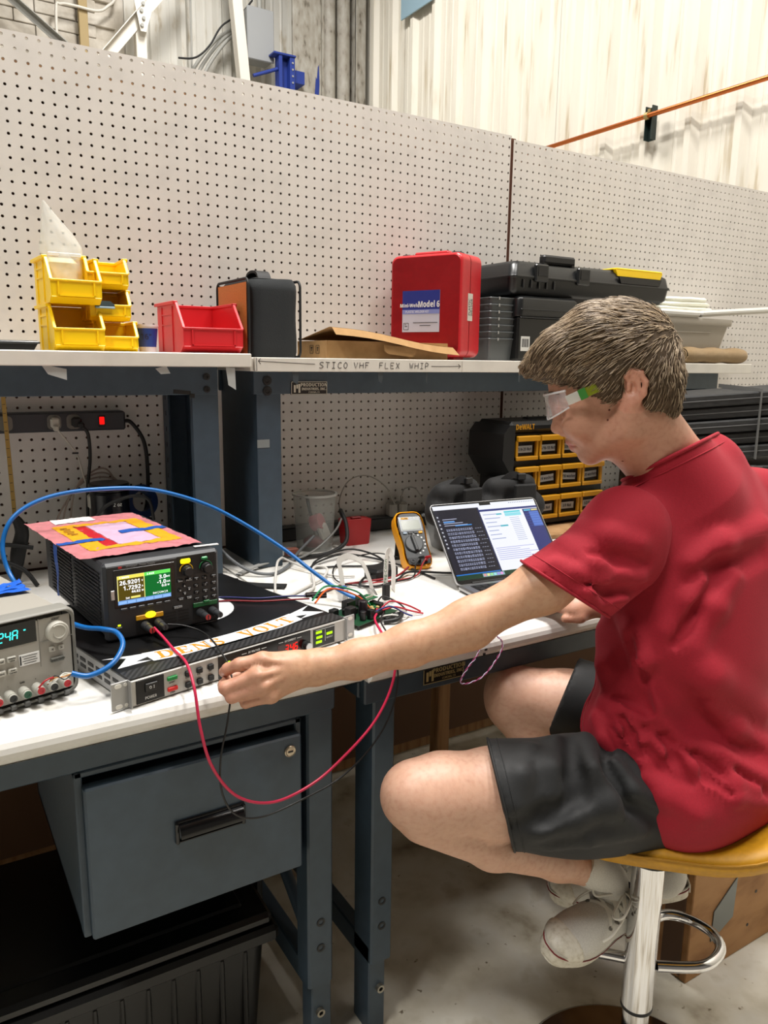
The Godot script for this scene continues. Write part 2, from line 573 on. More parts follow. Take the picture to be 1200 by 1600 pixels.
func lamp(p: Vector3, e: float) -> void:
	# linear high bay fitting, hung under the roof
	var o := thing("high_bay_lamp", "white linear high bay lamp hung under the roof", "lamp", p, 0.0, "high bay lamps")
	part(o, "housing", mb().bx(V(0, 0.05, 0), V(0.46, 0.06, 1.26), 0.01), M.white_paint)
	part(o, "diffuser", mb().bx(V(0, 0.012, 0), V(0.42, 0.016, 1.2), 0.003), glow(Color(1.0, 0.985, 0.965), 4.0))
	for s in [-1, 1]: part(o, "hanger", mb().cyl(V(0, 0.08, s * 0.5), V(0, 6.2 - p.y, s * 0.5), 0.004, -1, 6), M.alu)
	var l := AreaLight3D.new()
	l.name = "lamp_light"
	l.area_size = Vector2(0.42, 1.2)
	l.light_energy = e
	l.light_color = Color(1.0, 0.985, 0.965)
	l.shadow_enabled = true
	l.area_range = 30.0
	l.area_attenuation = 2.0
	o.add_child(l)
	l.rotation = Vector3(-PI / 2, 0, 0)
	l.position = V(0, -0.004, 0)

func view_and_light() -> void:
	var cam := Camera3D.new()
	cam.name = "camera"
	add_child(cam)
	cam.position = V(-0.2525, 1.3387, 2.0244)
	cam.basis = Basis.from_euler(Vector3(-0.19369, -0.55393, 0.012855), EULER_ORDER_YXZ)
	cam.fov = rad_to_deg(2.0 * atan(800.0 / 1206.4))
	cam.near = 0.05
	cam.current = true
	var we := WorldEnvironment.new()
	we.name = "surroundings"
	var en := Environment.new()
	en.background_mode = Environment.BG_COLOR
	en.background_color = Color(0.02, 0.02, 0.022)
	en.tonemap_mode = Environment.TONE_MAPPER_LINEAR
	en.tonemap_exposure = 1.12
	en.sdfgi_enabled = true
	en.ssao_enabled = true
	en.ssil_enabled = true
	we.environment = en
	add_child(we)
	lamp(V(0.85, 5.3, 0.55), 20.0)
	lamp(V(-1.9, 5.3, 1.8), 14.0)
	lamp(V(2.0, 5.3, 2.0), 9.5)
	lamp(V(1.6, 5.3, -2.6), 12.0)

func ribbed(z0: float, w: float) -> Array:
	# cross-section of ribbed wall sheet: (along, out) pairs
	var out := []
	var sp := 0.312
	var k0 := 0
	out.append(Vector2(z0, 0))
	for k in 3:
		var c := z0 + sp * (k + 0.5)
		out.append_array([Vector2(c - 0.05, 0), Vector2(c - 0.02, 0.042), Vector2(c + 0.02, 0.042), Vector2(c + 0.05, 0)])
		for q in [0.36, 0.64]:
			var m: float = z0 + sp * (k + 0.5 + q)
			if m + 0.02 < z0 + w: out.append_array([Vector2(m - 0.014, 0), Vector2(m - 0.006, 0.004), Vector2(m + 0.006, 0.004), Vector2(m + 0.014, 0)])
	out.append(Vector2(z0 + w, 0))
	return out

func setting() -> void:
	# floor, roof and walls with thickness
	struct_("floor", mb().bx(V(-0.7, -0.1, 0.6), V(8.9, 0.2, 11.3)), M.concrete)
	struct_("ceiling", mb().bx(V(-0.7, 6.3, 0.6), V(8.9, 0.2, 11.3)), mt(Color(0.42, 0.42, 0.41), 0.8))
	struct_("wall_left", mb().bx(V(-5.1, 3.1, 0.6), V(0.2, 6.2, 11.3)), mt(Color(0.46, 0.45, 0.44), 0.8))
	struct_("wall_front", mb().bx(V(-0.7, 3.1, 6.2), V(8.6, 6.2, 0.2)), mt(Color(0.46, 0.45, 0.44), 0.8))
	# right wall: ribbed metal sheets on a core
	var wr := struct_("wall_right", mb().bx(V(3.72, 3.1, 0.6), V(0.2, 6.2, 11.2)), M.white_paint)
	var w := 0.936
	var shape := ribbed(0, w)
	var sh := mb()
	for k in shape.size() - 1:
		var a: Vector2 = shape[k]; var b: Vector2 = shape[k + 1]
		sh.quad(V(-a.y, 0, -a.x), V(-b.y, 0, -b.x), V(-b.y, 6.2, -b.x), V(-a.y, 6.2, -a.x))
	var shm := sh.mesh()
	for k in 11:
		var o := pm(wr, "sheet", shm, M.metalwall)
		o.position = V(3.612 + (0.002 if k % 2 else 0.0), 0, 5.4 - 0.024 - k * w)
	# back wall: painted brick, then ribbed metal behind the steelwork
	var wb := struct_("wall_back", mb().bx(V(-0.7, 3.1, -5.0), V(8.6, 6.2, 0.2)), M.brick)
	var rng := RandomNumberGenerator.new(); rng.seed = 5
	var brm := mb().bx(Vector3.ZERO, V(0.292, 0.083, 0.05), 0.004).mesh()
	for r in 10:
		for k in 6:
			var x := -0.05 + k * 0.3 + (0.15 if r % 2 else 0.0)
			if x > 1.36: continue
			var o := pm(wb, "brick", brm, M.brick)
			o.position = V(x, 3.48 + r * 0.091, -4.899 + rng.randf() * 0.006)
	var sb := mb()
	for k in shape.size() - 1:
		var a: Vector2 = shape[k]; var b: Vector2 = shape[k + 1]
		sb.quad(V(a.x, 0, a.y), V(b.x, 0, b.y), V(b.x, 6.2, b.y), V(a.x, 6.2, a.y))
	var sbm := sb.mesh()
	var sm := tri_mat(Color(0.80, 0.795, 0.77), 0.5, M.metalwall.albedo_texture, Vector3(0.9, 0.3, 0.9))
	for k in 3:
		var o := pm(wb, "sheet", sbm, sm)
		o.position = V(1.52 + k * 0.70, 0, -4.885 + 0.002 * k)
	steelwork()

func steelwork() -> void:
	var wp: Material = M.white_paint
	var grey := mt(Color(0.60, 0.60, 0.58), 0.6)
	solo("timber_batten", mb().bx(V(1.185, 4.0, -4.80), V(0.066, 1.4, 0.04), 0.003), mt(Color(0.66, 0.58, 0.42), 0.8), "tan timber batten fixed upright on the painted brick wall", "batten")
	var br := thing("steel_brace", "white angle steel brace sloping down across the painted brick wall", "brace", V(0.68, 3.87, -4.7))
	var m1 := mb()
	m1.t = Transform3D(Basis(Vector3(0, 0, 1), -0.605), Vector3.ZERO)
	m1.bx(V(0.1, 0, 0), V(1.0, 0.05, 0.006)); m1.bx(V(0.1, 0.022, 0.025), V(1.0, 0.006, 0.05))
	part(br, "angle_bar", m1, grey)
	solo("conduit_pipe", mb().tube(spl([V(0.975, 3.3, -4.76), V(0.985, 3.88, -4.76), V(1.02, 3.945, -4.76), V(1.12, 3.955, -4.76), V(1.28, 3.955, -4.76), V(1.36, 4.0, -4.76), V(1.44, 4.12, -4.76), V(1.46, 4.5, -4.76)], 6), 0.011, 8), wp, "thin painted conduit pipe bending over the brick wall", "pipe")
	var tr := thing("steel_truss", "white bolted steel truss brace with gusset plate beside the brick wall", "truss", V(1.535, 3.7, -4.5))
	part(tr, "post", mb().bx(V(0, -0.05, 0), V(0.082, 0.5, 0.08), 0.004), wp)
	var m2 := mb(); m2.t = Transform3D(Basis(Vector3(0, 0, 1), 0.889), V(-0.03, 0.14, 0.05))
	m2.bx(V(0.1, 0, 0), V(1.1, 0.085, 0.006)); m2.bx(V(0.1, 0.04, 0.03), V(1.1, 0.006, 0.055))
	part(tr, "diagonal_bar", m2, wp)
	part(tr, "gusset_plate", mb().prism([Vector2(-0.07, 0.6), Vector2(0.08, 0.6), Vector2(0.085, 0.25), Vector2(0.02, 0.05), Vector2(-0.02, 0.05), Vector2(-0.06, 0.25)], 0.092, 0.1), wp)
	for k in 5: part(tr, "bolt", mb().cyl(V(-0.01 + 0.014 * (k % 2), 0.09 + k * 0.05, 0.1), V(-0.01 + 0.014 * (k % 2), 0.09 + k * 0.05, 0.114), 0.013, -1, 8), grey)
	solo("hanging_cable", mb().tube(spl([V(1.86, 3.69, -4.6), V(2.0, 3.72, -4.6), V(2.12, 3.83, -4.6), V(2.23, 4.0, -4.6), V(2.4, 4.13, -4.6), V(2.5, 4.25, -4.6)], 6), 0.008, 6), M.rubber, "dark cable looping up to the grey box on the metal wall", "cable")
	var cbn := thing("conduit_bundle", "bundle of grey conduits rising behind the leaning white post", "conduit", V(2.0, 3.5, -4.68))
	for k in 3: part(cbn, "conduit", mb().tube(spl([V(1.96 + 0.05 * k, 3.5, -4.68), V(2.02 + 0.05 * k, 3.68, -4.68), V(2.22 + 0.04 * k, 3.93, -4.68), V(2.42 + 0.03 * k, 4.08, -4.68), V(2.44 + 0.032 * k, 4.2, -4.68)], 6), 0.014, 8), grey).position = -cbn.position
	solo("drop_rod", mb().cyl(V(1.985, 3.4, -4.66), V(2.0, 4.7, -4.66), 0.008, -1, 8), grey, "thin upright steel rod on the ribbed metal wall", "rod")
	var m3 := mb(); m3.t = Transform3D(Basis(Vector3(0, 0, 1), 0.095), V(2.30, 3.85, -4.4))
	m3.bx(V(0, 0, 0), V(0.085, 1.5, 0.09), 0.004)
	solo("leaning_post", m3, wp, "white steel post leaning beside the grey electrical box", "post")
	var bx := thing("electrical_box", "grey metal electrical box high on the wall by the leaning post", "box", V(2.51, 3.76, -4.55))
	part(bx, "housing", mb().bx(V(0, 0.19, 0), V(0.22, 0.38, 0.16), 0.006), M.grey_paint)
	part(bx, "cover", mb().bx(V(0, 0.19, 0.085), V(0.235, 0.395, 0.02), 0.006), mt(Color(0.58, 0.59, 0.60), 0.45))
	part(bx, "conduit_stub", mb().cyl(V(0.03, 0.38, 0), V(0.03, 0.9, 0), 0.02, -1, 12), grey)
	var blue := mt(Color(0.10, 0.20, 0.52), 0.5)
	var bb := thing("blue_bracket", "blue painted steel channel bracket with an arm above the pegboard", "bracket", V(2.69, 3.55, -4.4))
	part(bb, "channel", mb().bx(V(-0.05, 0.12, 0), V(0.03, 0.25, 0.09), 0.003).bx(V(0.055, 0.12, 0), V(0.045, 0.25, 0.09), 0.003).bx(V(0, 0.12, -0.035), V(0.12, 0.25, 0.02)), blue)
	part(bb, "cap_plate", mb().bx(V(-0.015, 0.252, 0), V(0.2, 0.016, 0.11), 0.003), blue)
	part(bb, "arm", mb().tube([V(-0.07, 0.14, 0.02), V(-0.285, 0.05, 0.02)], 0.014, 8), blue)
	part(bb, "mount_plate", mb().bx(V(0.13, 0.12, -0.0775), V(0.12, 0.10, 0.15), 0.003), blue)
	for k in 4: part(bb, "bolt", mb().cyl(V(0.055, 0.05 + k * 0.05, 0.045), V(0.055, 0.05 + k * 0.05, 0.052), 0.008, -1, 8), grey)
	# steel column in the corner
	var co := thing("steel_column", "weathered grey steel column with blue paint smear in the wall corner", "column", V(3.14, 0, -4.62))
	var cm := tri_mat(Color(0.70, 0.69, 0.66), 0.6, noise_tex(0.02, [[0.0, Color(0.45, 0.42, 0.38)], [0.3, Color(0.85, 0.83, 0.8)], [1.0, Color(1, 1, 1)]], 6, 61), Vector3(1.5, 0.6, 1.5))
	part(co, "flange", mb().bx(V(-0.16, 3.1, 0.05), V(0.27, 6.2, 0.03), 0.003), cm)
	part(co, "web", mb().bx(V(0.0, 3.1, -0.05), V(0.03, 6.2, 0.2), 0.002), cm)
	part(co, "pipe", mb().cyl(V(0.07, 0, 0.03), V(0.07, 6.2, 0.03), 0.055, -1, 16), cm)
	part(co, "pipe", mb().cyl(V(0.2, 0, 0.05), V(0.2, 6.2, 0.05), 0.06, -1, 16), cm)
	part(co, "edge_angle", mb().bx(V(0.30, 3.1, 0.04), V(0.02, 6.2, 0.16), 0.002).bx(V(0.34, 3.1, 0.11), V(0.1, 6.2, 0.01)), cm)
	part(co, "paint_smear", mb().prism([Vector2(-0.1, 3.5), Vector2(-0.06, 3.48), Vector2(-0.045, 3.7), Vector2(-0.05, 3.86), Vector2(-0.06, 3.84), Vector2(-0.07, 3.74), Vector2(-0.08, 3.76), Vector2(-0.088, 3.66)], 0.066, 0.0675), blue, "blue paint smear")
	# copper line on the right wall
	solo("copper_pipe", mb().cyl(V(3.50, 2.725, -3.2), V(3.50, 2.725, 2.5), 0.0135, -1, 12), M.copper, "long copper pipe run level along the ribbed metal wall", "pipe")
	var st := thing("strut_bracket", "short dark green strut channel clamped to the copper pipe", "bracket", V(3.53, 2.60, -1.245))
	var gm := mt(Color(0.10, 0.16, 0.15), 0.5)
	part(st, "channel", mb().bx(V(0.02, 0.09, 0), V(0.006, 0.18, 0.05)).bx(V(0.0, 0.09, -0.023), V(0.04, 0.18, 0.005)).bx(V(0.0, 0.09, 0.023), V(0.04, 0.18, 0.005)), gm)
	part(st, "pipe_clamp", mb().cyl(V(-0.03, 0.125, -0.012), V(-0.03, 0.125, 0.012), 0.021, -1, 14).bx(V(-0.01, 0.152, 0), V(0.02, 0.025, 0.02)), mt(Color(0.70, 0.62, 0.42), 0.4, 0.8))
	solo("blue_sheet", mb().bx(V(3.55, 4.42, -3.72), V(0.012, 0.62, 0.46), 0.002), mt(Color(0.55, 0.66, 0.72), 0.5), "pale blue panel sheet fixed high on the ribbed metal wall", "panel")

# ---------------------------------------------------------------- pegboard and benches
const IN := 0.0254
func peg_panel(called: String, label: String, ox: float, oy: float, c0: int, c1: int, z: float, xl: float, xr: float) -> void:
	# hole rows 0..47 below oy; columns c0..c1 from ox; real holes through a 5 mm sheet
	var b := mb()
	var r := 0.0036
	var th := 0.005
	var cs := []; for k in 9: cs.append(Vector2(cos(TAU * (k + 0.5) / 8), sin(TAU * (k + 0.5) / 8)))
	var top := oy + 0.010
	for c in range(c0, c1 + 1):
		for rw in 48:
			var cx := ox + c * IN
			var cy := oy - rw * IN
			var l := (xl if c == c0 else cx - IN / 2); var rt := (xr if c == c1 else cx + IN / 2)
			var up := (top if rw == 0 else cy + IN / 2); var dn := cy - IN / 2
			var ring := [V(rt, cy + (up - cy) * 0.41, z), V(cx + (rt - cx) * 0.41, up, z), V(cx - (cx - l) * 0.41, up, z), V(l, cy + (up - cy) * 0.41, z), V(l, cy - (cy - dn) * 0.41, z), V(cx - (cx - l) * 0.41, dn, z), V(cx + (rt - cx) * 0.41, dn, z), V(rt, cy - (cy - dn) * 0.41, z)]
			var st := b.v.size()
			for k in 8:
				var q: Vector2 = cs[k] * r
				b.vert(V(cx + q.x, cy + q.y, z), Vector3.BACK, Vector2.ZERO)
				b.vert(ring[k], Vector3.BACK, Vector2.ZERO)
				b.vert(V(cx + q.x, cy + q.y, z), -V(cs[k].x, cs[k].y, 0), Vector2.ZERO)
				b.vert(V(cx + q.x, cy + q.y, z - th), -V(cs[k].x, cs[k].y, 0), Vector2.ZERO)
			var s2 := b.v.size()
			b.vert(V(rt, up, z), Vector3.BACK, Vector2.ZERO); b.vert(V(l, up, z), Vector3.BACK, Vector2.ZERO); b.vert(V(l, dn, z), Vector3.BACK, Vector2.ZERO); b.vert(V(rt, dn, z), Vector3.BACK, Vector2.ZERO)
			for k in 8:
				var j := (k + 1) % 8
				b.idx(st + k * 4, st + k * 4 + 1, st + j * 4 + 1); b.idx(st + k * 4, st + j * 4 + 1, st + j * 4)
				b.idx(st + k * 4 + 2, st + j * 4 + 2, st + j * 4 + 3); b.idx(st + k * 4 + 2, st + j * 4 + 3, st + k * 4 + 3)
			for k in 4: b.idx(st + (k * 2) * 4 + 1, s2 + k, st + (k * 2 + 1) * 4 + 1)
	var bot := oy - 47.5 * IN
	var o := thing(called, label, "pegboard", V((xl + xr) / 2, bot, z))
	b.quad(V(xl, top, z), V(xr, top, z), V(xr, top, z - th), V(xl, top, z - th))
	var sheet := part(o, "sheet", b, M.peg)
	sheet.position = -o.position
	var e := part(o, "edge", mb().bx(V(xl - 0.0006, (top + bot) / 2, z - th / 2), V(0.0012, top - bot, th)).bx(V(xr + 0.0006, (top + bot) / 2, z - th / 2), V(0.0012, top - bot, th)).bx(V((xl + xr) / 2, bot - 0.0006, z - th / 2), V(xr - xl, 0.0012, th)), M.hard, "brown hardboard edge")
	e.position = -o.position

func pegboards() -> void:
	var oy := 2.03
	peg_panel("pegboard_panel", "long white pegboard panel behind the yellow bins and red case", 0.0, oy, -20, 57, 0.0, -20.5 * IN, 57 * IN + 0.006)
	peg_panel("pegboard_panel", "white pegboard panel behind the grey tote, lower at its top edge", 1.4759, oy - 0.0102, 0, 72, 0.0, 1.4759 - 0.0105, 1.4759 + 72.5 * IN)
	solo("seam_batten", mb().bx(V(1.4565, 1.4, -0.014), V(0.045, 1.27, 0.018), 0.001), M.hard, "narrow brown batten showing in the seam between the pegboard panels", "batten")
	var fr := thing("stud_frame", "brown timber stud frame standing behind the pegboard panels", "frame", V(1.3, 0, -0.09))
	for x in [-1.7, -0.95, -0.28, 0.62, 1.25, 1.95]: part(fr, "stud", mb().bx(V(x, 0.995, 0.0), V(0.04, 1.93, 0.09), 0.002), M.wood)
	part(fr, "rail", mb().bx(V(0, 1.98, 0), V(3.8, 0.04, 0.09), 0.002), M.wood)
	part(fr, "rail", mb().bx(V(0, 0.02, 0), V(3.8, 0.04, 0.09), 0.002), M.wood)
	for x in [-1.905, 1.905]: part(fr, "added_end_board", mb().bx(V(x, 1.0, 0.0), V(0.012, 2.0, 0.1), 0.001), M.wood)  # unseen boards, added to shut side light out of the cavity
	part(fr, "added_backing_sheet", mb().bx(V(0, 1.0, -0.05), V(3.85, 2.0, 0.008)), M.added_backing)  # unseen sheet, added to block room light so the peg holes go dark
	part(fr, "kick_sheet", mb().bx(V(0, 0.42, 0.05), V(3.85, 0.76, 0.008)), mt(Color(0.36, 0.25, 0.17), 0.8))

func leg(par: Node, x: float, z: float, w: float, d: float, top: float, side: float) -> void:
	var l := part(par, "leg", mb().bx(V(x, (top + 0.16) / 2, z), V(w, top - 0.16, d), 0.004), M.steel)
	part(l, "foot_insert", mb().bx(V(x - 0.005 * side, 0.1, z - 0.003), V(w - 0.010, 0.2, d - 0.008), 0.003), M.steel)
	part(l, "foot_pad", mb().cyl(V(x, 0, z), V(x, 0.012, z), 0.022, -1, 12), M.black)
	var eye := mt(Color(0.62, 0.60, 0.55), 0.35, 0.9)
	for y in [0.10, 0.245, 0.30]:
		var r := mb()
		r.lathe_on(V(x, y, z + d / 2 - 0.008), Vector3.BACK, [Vector2(0.0045, 0.004), Vector2(0.0045, 0.009), Vector2(0.0085, 0.0092), Vector2(0.0085, 0.0)], 12)
		part(l, "bolt_eye", r, eye if y < 0.2 else M.black)

func bullnose_top(x0: float, x1: float, z0: float, z1: float, y1: float, th: float) -> MB:
	# worktop with a rounded front edge
	var b := mb()
	var pr := [Vector2(z0, y1 - th), Vector2(z1 - 0.012, y1 - th)]
	for k in 9:
		var a := -PI / 2 + PI * k / 8.0
		var rr := th / 2
		pr.append(Vector2(z1 - 0.02 + 0.02 * cos(a), y1 - rr + rr * sin(a)))
	pr.append(Vector2(z0, y1))
	b.t = Transform3D(Basis(V(0, 0, 1), V(0, 1, 0), V(-1, 0, 0)), Vector3.ZERO)
	# local x -> world z, local z -> world -x
	b.prism(pr, -x1, -x0)
	return b

func plate(par: Node, xf: Transform3D, w: float, h: float, back: Color, fore: Material) -> void:
	var p := mb(); p.t = xf
	p.bx(V(0, 0, 0.0008), V(w, h, 0.0016), 0.0005)
	var o := part(par, "name_plate", p, mt(back, 0.4), "black name plate of the bench maker")
	var rim := mb(); rim.t = xf
	for s in [-1, 1]:
		rim.bx(V(0, s * (h / 2 - 0.0012), 0.0019), V(w - 0.001, 0.0012, 0.0006)).bx(V(s * (w / 2 - 0.0012), 0, 0.0019), V(0.0012, h - 0.001, 0.0006))
	rim.bx(V(-w * 0.40, -h * 0.05, 0.0019), V(w * 0.05, h * 0.55, 0.0005)).bx(V(-w * 0.335, h * 0.12, 0.0019), V(w * 0.045, h * 0.3, 0.0005)).bx(V(-w * 0.275, -h * 0.02, 0.0019), V(w * 0.05, h * 0.66, 0.0005))
	part(o, "emblem", rim, fore)
	text(o, "lettering", "PRODUCTION", fore, xf * Transform3D(Basis.IDENTITY, V(w * 0.13, h * 0.24, 0.0018)), h * 0.25, "Droid Sans", 700, 0.0003, 1.02)
	text(o, "lettering", "INDUSTRIES, INC.", fore, xf * Transform3D(Basis.IDENTITY, V(w * 0.13, -h * 0.07, 0.0018)), h * 0.19, "Droid Sans", 700, 0.0003, 0.95)
	text(o, "lettering", "CORONA, CA", fore, xf * Transform3D(Basis.IDENTITY, V(w * 0.13, -h * 0.32, 0.0018)), h * 0.12, "Droid Sans", 400, 0.0003)

func benches() -> void:
	var T := 0.82
	# left bench
	var a := thing("workbench", "blue steel workbench with white top carrying the stacked power supplies", "workbench", V(-0.55, 0, 0.45))
	var off := -a.position
	var tp := part(a, "worktop", bullnose_top(-1.44, 0.395, 0.012, 0.922, T, 0.042), M.top); tp.position = off
	var ap := mb()
	ap.bx(V(-0.53, 0.752, 0.875), V(1.77, 0.052, 0.02), 0.003).bx(V(-0.53, 0.752, 0.04), V(1.77, 0.052, 0.03), 0.003)
	ap.bx(V(0.345, 0.752, 0.45), V(0.02, 0.052, 0.84), 0.003)
	var ap2 := part(a, "apron", ap, M.steel); ap2.position = off
	var fr := Node3D.new(); fr.name = "leg_frame"; a.add_child(fr); fr.position = off
	leg(fr, 0.3265, 0.855, 0.052, 0.052, 0.775, -1); leg(fr, 0.3265, 0.06, 0.052, 0.05, 0.775, -1)
	leg(fr, -1.39, 0.855, 0.052, 0.052, 0.775, 1); leg(fr, -1.39, 0.06, 0.052, 0.05, 0.775, 1)
	part(fr, "side_rail", mb().bx(V(0.326, 0.16, 0.46), V(0.03, 0.05, 0.76), 0.003), M.steel)
	part(fr, "side_brace", mb().tube([V(0.326, 0.24, 0.83), V(0.326, 0.46, 0.5)], 0.013, 6), M.steel)
	# right bench
	var b := thing("workbench", "blue steel workbench with white top carrying the open laptop", "workbench", V(1.4, 0, 0.45))
	off = -b.position
	var tp2 := part(b, "worktop", bullnose_top(0.402, 2.36, 0.012, 0.935, T, 0.042), M.top); tp2.position = off
	var ap3 := mb()
	ap3.bx(V(1.38, 0.750, 0.885), V(1.94, 0.056, 0.02), 0.003).bx(V(1.38, 0.752, 0.04), V(1.94, 0.052, 0.03), 0.003).bx(V(0.42, 0.752, 0.45), V(0.02, 0.052, 0.84), 0.003)
	var ap4 := part(b, "apron", ap3, M.steel); ap4.position = off
	var fr2 := Node3D.new(); fr2.name = "leg_frame"; b.add_child(fr2); fr2.position = off
	leg(fr2, 0.456, 0.855, 0.048, 0.07, 0.775, 1); leg(fr2, 0.456, 0.06, 0.048, 0.05, 0.775, 1)
	leg(fr2, 2.30, 0.855, 0.05, 0.052, 0.775, -1); leg(fr2, 2.30, 0.06, 0.05, 0.05, 0.775, -1)
	part(fr2, "side_rail", mb().bx(V(0.456, 0.16, 0.46), V(0.03, 0.05, 0.74), 0.003), M.steel)
	for q in [V(0.655, 0.797, 0.9358), V(0.652, 0.788, 0.9345)]: part(b, "ink_mark", mb().bx(off + q, V(0.006, 0.004, 0.001)), M.ink, "small black ink mark")
	plate(b, Transform3D(Basis.IDENTITY, off + V(0.585, 0.751, 0.8952)), 0.096, 0.034, Color(0.05, 0.05, 0.05), mt(Color(0.72, 0.66, 0.46), 0.4, 0.3))
	# drawer pedestal under the left bench
	var d := thing("drawer_pedestal", "blue steel drawer pedestal hung under the left bench", "drawer unit", V(0.1, 0.45, 0.6))
	off = -d.position
	var x0 := -0.088; var x1 := 0.287; var y0 := 0.445; var y1 := 0.726; var zf := 0.885
	var cs := mb()
	cs.bx(V(x0 + 0.006, (y0 + y1) / 2, zf / 2 + 0.2), V(0.012, y1 - y0, zf - 0.4), 0.002)
	cs.bx(V(x1 - 0.006, (y0 + y1) / 2, zf / 2 + 0.2), V(0.012, y1 - y0, zf - 0.4), 0.002)
	cs.bx(V((x0 + x1) / 2, y1 - 0.005, zf / 2 + 0.2), V(x1 - x0, 0.01, zf - 0.4), 0.002)
	cs.bx(V((x0 + x1) / 2, y0 + 0.005, zf / 2 + 0.19), V(x1 - x0, 0.01, zf - 0.42), 0.002)
	cs.bx(V((x0 + x1) / 2, (y0 + y1) / 2, 0.405), V(x1 - x0, y1 - y0, 0.01))
	var cp := part(d, "casing", cs, M.steel); cp.position = off
	var dr := part(d, "drawer", mb().bx(V(0.1015, 0.5755, zf + 0.005), V(0.358, 0.257, 0.022), 0.003).bx(V(0.1015, 0.575, 0.65), V(0.33, 0.2, 0.44)), M.steel); dr.position = off
	var hd := mb()
	var hx := 0.114; var hy := 0.590; var hz := zf + 0.016
	hd.bx(V(hx, hy + 0.017, hz + 0.002), V(0.118, 0.006, 0.005), 0.002).bx(V(hx, hy - 0.017, hz + 0.002), V(0.118, 0.005, 0.005), 0.002)
	for s in [-1, 1]: hd.bx(V(hx + s * 0.056, hy, hz + 0.004), V(0.006, 0.038, 0.009), 0.002)
	var rows := []
	for k in 7:
		var an := PI * 0.5 * k / 6.0
		var row := []
		for j in [-1.0, 1.0]: row.append(V(hx + j * 0.054, hy + 0.016 - 0.020 * (1.0 - cos(an)), hz + 0.003 + 0.016 * sin(an)))
		rows.append(row)
	rows.reverse()
	hd.grid(rows)
	part(dr, "handle", hd, M.blackgloss, "glossy black moulded pull handle")
	var lk := mb(); lk.lathe_on(V(0.258, 0.678, zf + 0.015), Vector3.BACK, [Vector2(0.0105, 0), Vector2(0.0105, 0.004), Vector2(0.009, 0.0055), Vector2(0.0075, 0.0045), Vector2(0.0, 0.0048)], 20)
	var lo := part(dr, "lock", lk, mt(Color(0.72, 0.68, 0.60), 0.3, 0.9), "round chrome key lock")
	var lt := part(d, "latch_tab", mb().bx(V(0.278, 0.692, zf + 0.004), V(0.006, 0.014, 0.01), 0.002), mt(Color(0.75, 0.73, 0.68), 0.3, 0.8)); lt.position = off
	var kz := part(d, "keyhole", mb().bx(V(0.258, 0.678, zf + 0.0202), V(0.009, 0.0026, 0.001)), M.black); kz.position = off

